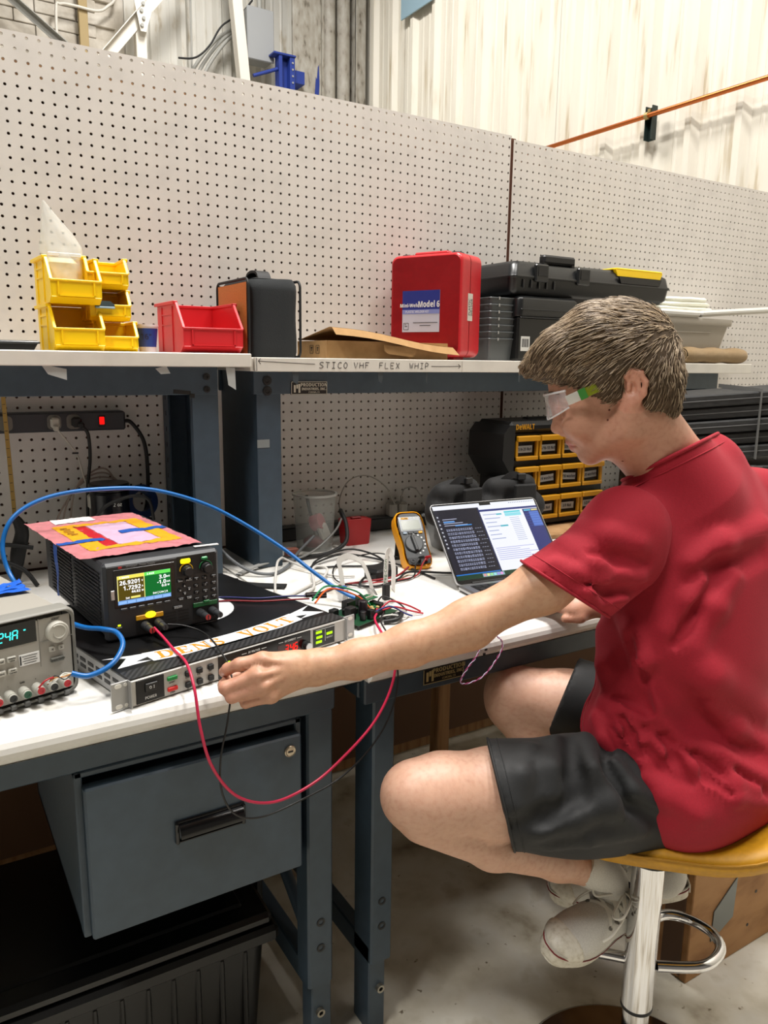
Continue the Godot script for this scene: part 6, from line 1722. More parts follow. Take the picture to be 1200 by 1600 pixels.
		if q[0] == "black": pts.append_array([V(-0.24, 0.826 - en.y, 0.0), V(-0.17, 0.83 - en.y, -0.12), V(-0.05, 0.835 - en.y, -0.15), V(0.0, 0.83 - en.y, -0.1)])
		part(pl, "wire", mb().tube(spl(pts, 8), 0.0018, 7), mt(q[2], 0.4))

func organizer() -> void:
	var blk := mt(Color(0.055, 0.055, 0.06), 0.45)
	var yel := mt(Color(0.74, 0.52, 0.05), 0.45)
	solo("cardboard_pad", mb().bx(V(1.5, T + 0.0075, 0.245), V(0.5, 0.014, 0.26), 0.002), tri_mat(Color(0.66, 0.52, 0.36), 0.8, M.ply.albedo_texture, Vector3(2, 2, 2)), "flat cardboard pad under the drawer organizer", "cardboard")
	var o := thing("drawer_organizer", "black drawer organizer with yellow framed drawers behind the laptop", "organizer", V(1.475, T + 0.0155, 0.2))
	var y0 := 0.0
	part(o, "carcass", mb().bx(V(0.005, 0.15, -0.01), V(0.40, 0.30, 0.15), 0.008), blk)
	part(o, "top_cover", mb().bx(V(0.0, 0.312, -0.005), V(0.42, 0.035, 0.165), 0.012), blk)
	part(o, "handle", mb().bx(V(0.0, 0.325, -0.02), V(0.15, 0.02, 0.03), 0.006), blk)
	part(o, "side_cheek", mb().prism([Vector2(-0.01, 0.17), Vector2(0.0, 0.155), Vector2(0.0, 0.32), Vector2(-0.02, 0.32), Vector2(-0.042, 0.295), Vector2(-0.045, 0.22)], -0.085, 0.08), blk).position = V(-0.195, 0, 0)
	part(o, "side_foot", mb().bx(V(-0.2, 0.14, 0.02), V(0.03, 0.03, 0.1), 0.006), blk)
	text(o, "lettering", "DeWALT", yel, Transform3D(Basis.IDENTITY, V(-0.155, 0.314, 0.0782)), 0.016, "Droid Sans", 700, 0.0006, 0.85)
	var notes := [["1/4-20 Nut", "5/16-18 Nut", "3/8-16 Nut", "bolts"], ["nuts", "1/4 washers", "5/16 washers", "3/8 washers"], ["1/4 bolts", "5/16 Nut", "3/8 Nut", "1/2 Nut"]]
	for r in 3:
		for k in 4:
			var cx := -0.143 + k * 0.0945; var cy := 0.250 - r * 0.094
			var w := 0.088; var h := 0.074
			var f := mb()
			f.bx(V(cx, cy + h / 2 - 0.008, 0.078), V(w, 0.016, 0.02), 0.002).bx(V(cx, cy - h / 2 + 0.006, 0.075), V(w, 0.012, 0.014), 0.002)
			for s in [-1, 1]: f.bx(V(cx + s * (w / 2 - 0.004), cy, 0.074), V(0.008, h, 0.012), 0.002)
			var d := part(o, "drawer", f, yel, "yellow framed drawer")
			part(d, "drawer_window", mb().bx(V(cx, cy - 0.002, 0.0665), V(w - 0.014, h - 0.024, 0.002)), mt(Color(0.14, 0.11, 0.07), 0.25))
			if (r == 0 and k == 3): continue
			var tl := 0.06 * sin(r * 5.0 + k * 3.0)
			var bs := Transform3D(Basis(V(0, 0, 1), tl), V(cx - 0.002, cy - 0.004, 0.069))
			var c := mb(); c.t = bs; c.bx(Vector3.ZERO, V(0.058, 0.021, 0.001))
			part(d, "note_card", c, mt(Color(0.68, 0.68, 0.67), 0.6), "white handwritten note")
			text(d, "lettering", notes[r][k], M.ink, bs * Transform3D(Basis.IDENTITY, V(0, 0, 0.0007)), 0.0095, "Droid Sans", 700, 0.0004, 0.8)

func pouch(at: Vector3, turn: float, s: float, label: String) -> void:
	var o := thing("black_pouch", label, "pouch", at, turn)
	var m := fab(Color(0.05, 0.05, 0.055), 0.8, 0.3)
	var sd := SDF.new(); sd.hs = 0.006
	sd.ell(V(0, 0.055, 0) * s, V(0.085, 0.06, 0.05) * s, Basis.IDENTITY, 0.02)
	sd.cap(V(-0.07, 0.03, 0.02) * s, V(0.07, 0.03, 0.02) * s, 0.035 * s, 0.04 * s, 0.02)
	sd.cap(V(-0.05, 0.085, 0.015) * s, V(0.05, 0.09, 0.015) * s, 0.028 * s, 0.03 * s, 0.015)
	sd.ell(V(-0.02, 0.06, 0.055) * s, V(0.018, 0.025, 0.02) * s, Basis.IDENTITY, 0.01, true)
	var b := mb(); sd.mesh_into(b)
	part(o, "body", b, m)
	part(o, "flap", mb().bx(V(0.03, 0.062, 0.052) * s, V(0.07, 0.07, 0.012) * s, 0.004), m)
	part(o, "strap", mb().ribbon(spl([V(-0.03, 0.105, 0.03) * s, V(0.0, 0.122, 0.035) * s, V(0.03, 0.11, 0.04) * s], 5), V(0, 0.2, 1), 0.02, 0.003), m)
	part(o, "buckle", mb().bx(V(0.02, 0.118, 0.045) * s, V(0.025, 0.018, 0.012) * s, 0.002), M.black)

func right_things() -> void:
	laptop(); meter(); organizer()
	# frosted cup with odds and ends
	var c := thing("plastic_tub", "frosted clear plastic tub of small parts against the pegboard", "tub", V(0.69, T, 0.135))
	var fr := clear(Color(0.66, 0.67, 0.65, 0.38), 0.35)
	part(c, "wall", mb().lathe([Vector2(0.0, 0.001), Vector2(0.048, 0.001), Vector2(0.050, 0.006), Vector2(0.059, 0.155)], 36), fr)
	part(c, "rim", mb().lathe([Vector2(0.059, 0.152), Vector2(0.0625, 0.153), Vector2(0.0625, 0.158), Vector2(0.058, 0.158)], 36), clear(Color(0.72, 0.72, 0.70, 0.6), 0.3))
	var bits := thing("parts_in_tub", "pink and white small parts inside the frosted tub", "parts", V(0.69, T + 0.004, 0.135))
	part(bits, "pink_tape", mb().cyl(V(-0.01, 0.07, 0.01), V(0.005, 0.08, 0.03), 0.022, -1, 20), mt(Color(0.62, 0.25, 0.30), 0.5))
	var wq := mb(); wq.t = Transform3D(Basis(V(0.2, 0.3, 1).normalized(), 0.5), V(0.012, 0.05, 0.03)); wq.bx(Vector3.ZERO, V(0.03, 0.04, 0.012), 0.002); wq.cyl(V(0, 0.004, 0.006), V(0, 0.004, 0.008), 0.008, -1, 16)
	part(bits, "white_module", wq, mt(Color(0.74, 0.73, 0.70), 0.5))
	part(bits, "pen", mb().tube([V(0.01, 0.02, -0.01), V(-0.025, 0.148, 0.0)], 0.0045, 8), M.black)
	part(bits, "red_lump", mb().ball(V(-0.01, 0.02, 0.012), V(0.03, 0.018, 0.025)), mt(Color(0.42, 0.15, 0.18), 0.6))
	solo("pink_block", mb().bx(V(0.595, T + 0.0115, 0.185), V(0.035, 0.022, 0.02), 0.002), mt(Color(0.66, 0.40, 0.33), 0.6), "small pink foam block beside the frosted tub", "block")
	var rb := thing("red_box", "small red plastic box standing between tub and multimeter", "box", V(0.818, T, 0.135), -0.05)
	var rows := []
	for q in [[0.0, 0.036], [0.003, 0.0385], [0.07, 0.0435], [0.073, 0.043], [0.074, 0.036]]:
		var row := []
		for p in rounded(q[1] * 2, 0.046 + q[0] * 0.06, 0.008, 4): row.append(V(p.x, q[0], -p.y))
		rows.append(row)
	var rbm := mb().grid(rows, true); rbm.bx(V(0, 0.072, 0), V(0.07, 0.004, 0.036), 0.001)
	part(rb, "body", rbm, mt(Color(0.62, 0.07, 0.09), 0.4))
	part(rb, "lid_catch", mb().bx(V(0.0, 0.077, 0.005), V(0.03, 0.006, 0.016), 0.002), mt(Color(0.50, 0.05, 0.07), 0.4))
	# rail along the foot of the pegboard
	solo("cable_rail", mb().bx(V(1.36, T + 0.021, 0.016), V(1.60, 0.04, 0.024), 0.004).bx(V(1.36, T + 0.043, 0.020), V(1.60, 0.004, 0.032), 0.001), mt(Color(0.20, 0.20, 0.20), 0.45), "dark rail running along the foot of the pegboard", "rail")
	# charger cube with two thin cords
	var ch := thing("usb_charger", "white double charger cube plugged in at the foot of the pegboard", "charger", V(1.02, T + 0.044, 0.032))
	var cm := mt(Color(0.60, 0.585, 0.55), 0.45)
	part(ch, "body", mb().bx(V(-0.012, 0.022, 0), V(0.03, 0.044, 0.034), 0.006).bx(V(0.020, 0.024, 0.004), V(0.03, 0.04, 0.04), 0.006), cm)
	part(ch, "cord_plug", mb().bx(V(0.02, 0.052, 0.004), V(0.008, 0.022, 0.006), 0.002), cm)
	part(ch, "cord", mb().tube(spl([V(-0.012, 0.04, 0.018), V(-0.05, 0.10, 0.02), V(-0.11, 0.135, 0.01), V(-0.17, 0.12, 0.005), V(-0.20, 0.06, 0.005), V(-0.195, 0.0, 0.03)], 8), 0.0019, 6), cm)
	part(ch, "cord", mb().tube(spl([V(0.02, 0.06, 0.004), V(0.03, 0.085, 0.01), V(0.055, 0.085, 0.03), V(0.075, 0.04, 0.05), V(0.07, -0.01, 0.09), V(0.03, -0.04, 0.22), V(-0.03, -0.042, 0.36), V(-0.12, -0.042, 0.47)], 8), 0.0019, 6), cm)
	# clear bin with black pouches
	var cb := thing("clear_bin", "clear plastic bin of black pouches behind the laptop", "bin", V(1.11, T, 0.345))
	var rw := []
	for q in [[0.001, 0.115], [0.004, 0.118], [0.088, 0.135], [0.090, 0.142], [0.094, 0.142]]:
		var row := []
		for p in rounded(q[1] * 2.1, q[1] * 1.35, 0.02, 4): row.append(V(p.x, q[0], -p.y))
		rw.append(row)
	part(cb, "wall", mb().grid(rw, true), clear(Color(0.50, 0.51, 0.51, 0.55), 0.3))
	solo("black_cloth", mb().bx(V(1.105, T + 0.044, 0.345), V(0.235, 0.076, 0.15), 0.02), fab(Color(0.06, 0.06, 0.065), 0.9, 0.3), "folded black cloth in the clear bin under the pouches", "cloth")
	pouch(V(1.012, T + 0.085, 0.335), 0.1, 0.98, "open black pouch in the clear bin, nearer the multimeter")
	pouch(V(1.20, T + 0.085, 0.345), -0.2, 1.0, "black strapped pouch in the clear bin beside the drawer organizer")
	# stacked slabs on a crate
	var cr := thing("black_crate", "black crate with a frayed pale rim under the dark slabs", "crate", V(1.83, T, 0.60), -0.55)
	part(cr, "body", mb().bx(V(0, 0.10, 0), V(0.56, 0.20, 0.24), 0.006), M.black)
	part(cr, "rim", mb().bx(V(0, 0.222, 0), V(0.60, 0.036, 0.27), 0.004), mt(Color(0.22, 0.22, 0.22), 0.6))
	var rng := RandomNumberGenerator.new(); rng.seed = 9
	for k in 14: part(cr, "rim_patch", mb().bx(V(-0.28 + k * 0.043, 0.224, 0.136), V(0.026 + rng.randf() * 0.012, 0.03, 0.003), 0.001), mt(Color(0.30, 0.30, 0.30), 0.7) if k % 2 else mt(Color(0.14, 0.14, 0.145), 0.6))
	var slabm := tri_mat(Color(0.19, 0.19, 0.19), 0.75, noise_tex(0.02, [[0.0, Color(0.5, 0.5, 0.5)], [0.5, Color(0.8, 0.8, 0.8)], [1.0, Color(1, 1, 1)]], 5, 51), Vector3(3, 9, 3))
	var nm := ["bottom", "second", "third", "fourth", "top"]
	for k in 5:
		var o := thing("foam_slab", "dark grey rubber slab, %s of the strapped stack" % nm[k] if k in [0, 4] else "dark grey rubber slab, %s from the bottom of the strapped stack" % nm[k], "slab", V(1.83 + 0.006 * sin(k * 2.1), T + 0.262 + k * 0.0375, 0.60 + 0.005 * cos(k * 3.0)), -0.55 + 0.02 * sin(k * 1.7), "strapped dark slabs")
		o.rotation.z = 0.08
		part(o, "core", mb().bx(V(0, 0.0175, 0), V(0.60, 0.034, 0.26), 0.004), slabm)
		part(o, "seam", mb().bx(V(0, 0.018, 0.1302), V(0.59, 0.003, 0.002), 0.0005), mt(Color(0.34, 0.34, 0.34), 0.7))
	var sp := thing("stack_strap", "grey strap tied round the dark slabs", "strap", V(1.83, T + 0.262, 0.60), -0.55)
	part(sp, "band", mb().ribbon([V(0.02, -0.002, 0.142), V(0.02, 0.19, 0.142), V(0.02, 0.193, -0.14)], V(1, 0, 0), 0.012, 0.002), mt(Color(0.42, 0.42, 0.41), 0.6))
	part(sp, "tag", mb().bx(V(0.145, 0.05, 0.147), V(0.05, 0.04, 0.006), 0.002), mt(Color(0.40, 0.40, 0.39), 0.5), "pale plastic tag")
	circuit()
	loose_wires()

func circuit() -> void:
	var o := thing("circuit_board", "green circuit board crowded with black connectors beside the rack supply", "circuit board", V(0.505, T, 0.715), 0.35)
	var gr := mt(Color(0.06, 0.24, 0.14), 0.4)
	part(o, "board", mb().bx(V(0, 0.010, 0), V(0.125, 0.0016, 0.095), 0.0003), gr)
	for s in [[-0.057, -0.042], [0.057, -0.042], [-0.057, 0.042], [0.057, 0.042]]: part(o, "standoff", mb().cyl(V(s[0], 0, s[1]), V(s[0], 0.010, s[1]), 0.003, -1, 8), M.black)
	for q in [[-0.045, 0.01, 0.02, 0.026, 0.016], [-0.02, -0.012, 0.03, 0.012, 0.02], [0.0, -0.034, 0.026, 0.02, 0.018], [0.035, -0.03, 0.016, 0.022, 0.02], [0.05, 0.0, 0.014, 0.012, 0.03], [0.015, 0.035, 0.03, 0.01, 0.012], [-0.05, -0.03, 0.018, 0.014, 0.014], [-0.015, 0.038, 0.012, 0.02, 0.012]]:
		part(o, "connector", mb().bx(V(q[0], 0.011 + q[3] / 2, q[1]), V(q[2], q[3], q[4]), 0.0015), M.black)
	part(o, "capacitor", mb().cyl(V(-0.008, 0.011, 0.012), V(-0.008, 0.042, 0.012), 0.0095, -1, 20, true, 0.001), mt(Color(0.13, 0.09, 0.12), 0.3))
	part(o, "capacitor", mb().cyl(V(-0.032, 0.011, 0.032), V(-0.032, 0.03, 0.032), 0.0065, -1, 16, true, 0.001), mt(Color(0.08, 0.08, 0.09), 0.3))
	for k in 6: part(o, "terminal_block", mb().bx(V(0.022 + (k % 3) * 0.008, 0.015, 0.004 + (k / 3) * 0.009), V(0.006, 0.008, 0.007), 0.001), mt(Color(0.75, 0.66, 0.42), 0.4) if k % 2 else mt(Color(0.06, 0.34, 0.20), 0.4))
	part(o, "status_lamp", mb().bx(V(0.032, 0.017, -0.012), V(0.006, 0.005, 0.006), 0.001), glow(Color(0.15, 1.0, 0.35), 2.5), "lit green lamp")
	part(o, "daughter_board", mb().bx(V(0.042, 0.03, -0.018), V(0.035, 0.0016, 0.03)), mt(Color(0.12, 0.36, 0.22), 0.4))
	for k in 5: part(o, "pin_header", mb().bx(V(0.03 + k * 0.005, 0.0325, -0.012), V(0.003, 0.004, 0.003)), M.silver_print)
	var wr := [[Color(0.80, 0.34, 0.10), V(-0.12, 0.058, -0.015), V(-0.05, 0.066, -0.04), V(0.0, 0.045, -0.01), V(0.012, 0.018, 0.018)], [Color(0.10, 0.48, 0.30), V(-0.12, 0.062, -0.022), V(-0.05, 0.07, -0.048), V(0.01, 0.05, -0.02), V(0.03, 0.02, 0.0)], [Color(0.70, 0.08, 0.18), V(0.03, 0.02, 0.03), V(0.055, 0.03, 0.035), V(0.08, 0.02, 0.06), V(0.105, 0.004, 0.075)], [Color(0.70, 0.08, 0.18), V(0.02, 0.02, 0.04), V(0.05, 0.022, 0.05), V(0.075, 0.012, 0.07), V(0.10, 0.003, 0.085)], [Color(0.82, 0.82, 0.80), V(0.0, 0.014, 0.05), V(0.03, 0.012, 0.06), V(0.05, 0.006, 0.075), V(0.07, 0.003, 0.07)], [Color(0.05, 0.05, 0.05), V(0.05, 0.016, 0.0), V(0.085, 0.024, -0.01), V(0.10, 0.012, 0.02), V(0.09, 0.004, 0.05)], [Color(0.05, 0.05, 0.05), V(-0.05, 0.012, 0.02), V(-0.07, 0.02, -0.03), V(-0.09, 0.006, -0.06), V(-0.12, 0.004, -0.05)], [Color(0.12, 0.16, 0.42), V(0.0, 0.016, 0.03), V(0.03, 0.028, 0.05), V(0.06, 0.01, 0.065), V(0.07, 0.004, 0.08)]]
	for q in wr: part(o, "jumper_wire", mb().tube(spl([q[1], q[2], q[3], q[4]], 7), 0.0019, 6), mt(q[0], 0.4))
	part(o, "coil_lead", mb().tube(spl([V(0.0, 0.005, 0.06), V(0.02, 0.009, 0.078), V(0.045, 0.012, 0.07), V(0.04, 0.009, 0.058), V(0.01, 0.006, 0.056)], 6), 0.005, 8), M.black)

func loose_wires() -> void:
	var wm := mt(Color(0.74, 0.73, 0.71), 0.45)
	var ww := thing("white_cable", "loose white cable looping on the bench behind the circuit board", "cable", V(0.5, T, 0.4))
	var w1 := [V(0.53, 0.825, 0.24), V(0.533, 0.842, 0.265), V(0.50, 0.846, 0.31), V(0.468, 0.833, 0.37), V(0.44, 0.826, 0.43), V(0.418, 0.824, 0.49), V(0.44, 0.824, 0.512), V(0.51, 0.826, 0.47), V(0.56, 0.83, 0.44), V(0.59, 0.838, 0.40), V(0.575, 0.84, 0.375), V(0.55, 0.836, 0.40), V(0.51, 0.828, 0.49), V(0.465, 0.826, 0.535)]
	part(ww, "wire", mb().tube(spl(w1, 8), 0.0032, 8), wm).position = -ww.position
	var ww2 := thing("white_cable", "thin white cable crossing the bench to the riser post", "cable", V(0.5, T, 0.35))
	part(ww2, "wire", mb().tube(spl([V(0.533, 0.842, 0.265), V(0.55, 0.834, 0.32), V(0.57, 0.828, 0.38), V(0.60, 0.826, 0.43), V(0.64, 0.825, 0.45)], 8), 0.0026, 8), wm).position = -ww2.position
	var gw := thing("grey_flat_cable", "flat grey cable lying from the riser post to the bench joint", "cable", V(0.42, T, 0.3))
	part(gw, "band", mb().ribbon(spl([V(0.40, 0.824, 0.30), V(0.44, 0.828, 0.275), V(0.48, 0.832, 0.262), V(0.515, 0.83, 0.245)], 6), V(0, 1, 0), 0.014, 0.003), mt(Color(0.58, 0.58, 0.57), 0.5)).position = -gw.position
	var bc := thing("thick_cable", "thick black cord looping round the frosted tub", "cord", V(0.7, T, 0.2))
	part(bc, "wire", mb().tube(spl([V(0.53, 0.834, 0.20), V(0.56, 0.828, 0.225), V(0.62, 0.827, 0.235), V(0.69, 0.83, 0.232), V(0.745, 0.85, 0.215), V(0.765, 0.89, 0.18), V(0.768, 0.915, 0.15), V(0.78, 0.918, 0.12), V(0.795, 0.905, 0.095), V(0.81, 0.885, 0.085)], 8), 0.0058, 8), M.rubber).position = -bc.position
	var gc := thing("grey_cord_tail", "thin grey cord leaning up the frosted tub", "cable", V(0.65, T, 0.22))
	part(gc, "wire", mb().tube(spl([V(0.535, 0.825, 0.225), V(0.60, 0.83, 0.24), V(0.66, 0.855, 0.235), V(0.72, 0.885, 0.205), V(0.755, 0.905, 0.17)], 8), 0.0028, 8), mt(Color(0.44, 0.44, 0.43), 0.5)).position = -gc.position
	var lp := thing("black_test_cable", "thin black test cable coiled on the bench before the multimeter", "cable", V(0.65, T, 0.35))
	part(lp, "wire", mb().tube(spl([V(0.58, 0.824, 0.335), V(0.61, 0.832, 0.30), V(0.67, 0.84, 0.275), V(0.73, 0.842, 0.27), V(0.765, 0.836, 0.31), V(0.77, 0.828, 0.37), V(0.73, 0.824, 0.385), V(0.65, 0.824, 0.35), V(0.59, 0.824, 0.335), V(0.585, 0.826, 0.325), V(0.63, 0.83, 0.295), V(0.70, 0.834, 0.28), V(0.75, 0.83, 0.32), V(0.785, 0.826, 0.40), V(0.80, 0.824, 0.47), V(0.80, 0.824, 0.56)], 8), 0.0026, 7), M.rubber).position = -lp.position
	var bk := thing("power_brick", "black power brick tangled in leads before the multimeter", "adapter", V(0.70, T, 0.475), 0.25)
	part(bk, "body", mb().bx(V(0, 0.014, 0), V(0.075, 0.026, 0.05), 0.005), M.black)
	part(bk, "lead", mb().tube(spl([V(-0.037, 0.014, 0.0), V(-0.07, 0.012, 0.01), V(-0.10, 0.006, 0.03), V(-0.07, 0.005, 0.06), V(0.0, 0.006, 0.055), V(0.06, 0.01, 0.04), V(0.13, 0.006, 0.1), V(0.2, 0.005, 0.16)], 8), 0.0028, 7), M.rubber)
	var rd := thing("red_lead", "dark red lead lying under the ribbon cable", "cable", V(0.62, T, 0.51))
	part(rd, "wire", mb().tube(spl([V(-0.11, 0.004, 0.02), V(-0.04, 0.004, -0.01), V(0.03, 0.005, -0.005), V(0.10, 0.008, 0.0), V(0.15, 0.02, -0.02)], 8), 0.0026, 7), mt(Color(0.48, 0.06, 0.09), 0.4))
	# ribbon cable from clip to board
	var rib := mt(Color(0.64, 0.63, 0.61), 0.5)
	var rc := thing("ribbon_cable", "grey ribbon cable arching from the blue clip to the circuit board", "cable", V(0.55, T, 0.55))
	part(rc, "band", mb().ribbon(spl([V(0.528, 0.852, 0.595), V(0.55, 0.872, 0.545), V(0.565, 0.885, 0.51), V(0.60, 0.888, 0.49), V(0.63, 0.872, 0.50), V(0.622, 0.845, 0.55), V(0.60, 0.835, 0.60), V(0.582, 0.845, 0.645)], 6), V(0.35, 0.5, 0.8), 0.015, 0.0014), rib).position = -rc.position
	var cl := part(rc, "clip", mb().bx(V(0.526, 0.848, 0.598), V(0.016, 0.012, 0.012), 0.001), mt(Color(0.06, 0.28, 0.58), 0.4), "blue clip"); cl.position = -rc.position
	part(rc, "socket", mb().bx(V(0.529, 0.834, 0.606), V(0.010, 0.03, 0.008), 0.001), rib).position = -rc.position
	var tc := thing("ribbon_loop", "pale ribbon cable loop with green hand lettering on the black socket", "cable", V(0.6, T, 0.64))
	part(tc, "socket", mb().bx(V(0.598, 0.848, 0.662), V(0.014, 0.036, 0.012), 0.001), M.black).position = -tc.position
	var lp2 := spl([V(0.598, 0.862, 0.66), V(0.604, 0.885, 0.650), V(0.612, 0.915, 0.640), V(0.620, 0.928, 0.634), V(0.628, 0.918, 0.634), V(0.628, 0.89, 0.644), V(0.620, 0.865, 0.656), V(0.612, 0.85, 0.668)], 6)
	part(tc, "band", mb().ribbon(lp2, V(0.45, 0.0, 0.9), 0.018, 0.0014), mt(Color(0.78, 0.77, 0.75), 0.5)).position = -tc.position
	var tx := text(tc, "lettering", "Teg-Conn", mt(Color(0.05, 0.38, 0.22), 0.6), Transform3D(Basis(V(0.1, 1.0, -0.12).normalized(), V(-0.89, 0.15, 0.42).normalized(), V(0.45, 0.0, 0.9).normalized()), V(0.5975, 0.893, 0.6595)), 0.009)
	tx.position -= tc.position
	# red and blue pair with connector from the black supply
	var pr := thing("wire_pair", "blue and red wire pair with a black inline connector on the rack lid", "cable", V(0.35, 0.87, 0.66))
	for q in [[Color(0.05, 0.09, 0.35), 0.004, 0.0], [Color(0.50, 0.05, 0.09), 0.0, 0.012]]:
		part(pr, "wire", mb().tube(spl([V(0.20, 0.868 + q[1], 0.60 + q[2]), V(0.25, 0.868 + q[1], 0.60 + q[2]), V(0.31, 0.869 + q[1], 0.645 + q[2] * 0.7), V(0.36, 0.870 + q[1], 0.662 + q[2]), V(0.40, 0.871 + q[1], 0.685 + q[2] * 0.5)], 7), 0.0018, 6), mt(q[0], 0.4)).position = -pr.position
	part(pr, "connector", mb().bx(V(0, 0.0, 0), V(0.042, 0.008, 0.012), 0.0015).bx(V(0.005, -0.002, 0.009), V(0.03, 0.006, 0.007), 0.001), mt(Color(0.10, 0.05, 0.05), 0.4)).transform = Transform3D(Basis(V(0, 1, 0), -0.3), V(0.065, 0.007, 0.03))
	# pink white twisted jumper hanging under the arm
	var pj := thing("twisted_wire", "pink and white twisted wire loop hanging over the right bench edge", "wire", V(0.66, 0.80, 0.95))
	for k in 2:
		var pts := []
		var base := spl([V(0.625, 0.822, 0.93), V(0.628, 0.824, 0.948), V(0.622, 0.80, 0.952), V(0.60, 0.775, 0.95), V(0.587, 0.752, 0.948), V(0.60, 0.745, 0.95), V(0.635, 0.752, 0.952), V(0.665, 0.778, 0.953), V(0.682, 0.805, 0.952), V(0.672, 0.824, 0.945), V(0.66, 0.823, 0.92)], 10)
		for j in base.size(): pts.append(base[j] + V(0.0011 * cos(j * 0.9 + k * PI), 0.0011 * sin(j * 0.9 + k * PI), 0.0006 * cos(j * 0.9 + k * PI)))
		part(pj, "strand", mb().tube(pts, 0.0009, 5), mt(Color(0.78, 0.72, 0.82), 0.4) if k else mt(Color(0.62, 0.18, 0.40), 0.4)).position = -pj.position

func under_things() -> void:
	# black crate under the left bench
	var c := thing("storage_crate", "large black lidded storage crate under the left bench", "crate", V(-0.015, 0, 0.58), -0.02)
	var bm := mt(Color(0.028, 0.028, 0.03), 0.45)
	var rows := []
	for q in [[0.0, 0.255, 0.185], [0.01, 0.262, 0.19], [0.25, 0.275, 0.205]]:
		var row := []
		for p in rounded(q[1] * 2, q[2] * 2, 0.025, 4): row.append(V(p.x, q[0], -p.y))
		rows.append(row)
	part(c, "body", mb().grid(rows, true), bm)
	for k in 11: part(c, "rib", mb().bx(V(-0.23 + k * 0.046, 0.12, 0.198), V(0.01, 0.2, 0.014), 0.003), bm)
	part(c, "rim", mb().bx(V(0, 0.245, 0), V(0.59, 0.035, 0.44), 0.008), bm)
	part(c, "lid", mb().bx(V(0, 0.275, 0), V(0.57, 0.026, 0.42), 0.008).bx(V(0, 0.286, 0), V(0.48, 0.014, 0.33), 0.004), mt(Color(0.022, 0.022, 0.024), 0.3))
	for s in [-1, 1]: part(c, "latch_handle", mb().bx(V(s * 0.30, 0.255, 0.05), V(0.018, 0.07, 0.10), 0.005), mt(Color(0.20, 0.16, 0.10), 0.5) if s < 0 else bm)
	# wooden box by the stool
	var w := thing("plywood_box", "plywood box with a steel corner plate standing on the floor under the right bench", "box", V(1.33, 0, 0.89))
	part(w, "panel", mb().bx(V(0.0, 0.20, 0.231), V(0.47, 0.40, 0.018), 0.002), M.ply)
	part(w, "panel", mb().bx(V(-0.226, 0.20, 0.0), V(0.018, 0.40, 0.444), 0.002), M.ply)
	part(w, "panel", mb().bx(V(0.226, 0.20, 0.0), V(0.018, 0.40, 0.444), 0.002), M.ply)
	part(w, "panel", mb().bx(V(0.0, 0.20, -0.231), V(0.47, 0.40, 0.018), 0.002), M.ply)
	part(w, "panel", mb().bx(V(0.0, 0.405, 0.0), V(0.47, 0.012, 0.48), 0.002), M.ply)
	part(w, "corner_strip", mb().bx(V(-0.2365, 0.2, 0.2), V(0.004, 0.38, 0.05), 0.001), mt(Color(0.34, 0.24, 0.16), 0.7))
	part(w, "steel_plate", mb().prism([Vector2(-0.02, -0.035), Vector2(0.055, 0.0), Vector2(0.058, 0.10), Vector2(-0.018, 0.04)], 0, 0.002), mt(Color(0.42, 0.44, 0.44), 0.35, 0.7)).position = V(-0.14, 0.11, 0.2405)
	for q in [[0.0, 0.14], [0.07, 0.12], [0.05, 0.16], [-0.02, 0.06]]: part(w, "screw_hole", mb().cyl(V(q[0], q[1], 0.2402), V(q[0], q[1], 0.2408), 0.004, -1, 10), M.black)
	# timber leaning behind the bench legs
	for q in [[0.50, 0.30, "light timber stud standing behind the bench legs"], [0.93, 0.42, "pale timber post standing under the right bench"]]:
		solo("timber_post", mb().bx(V(q[0], 0.36, q[1]), V(0.04, 0.72, 0.04), 0.003), M.wood, q[2], "post")

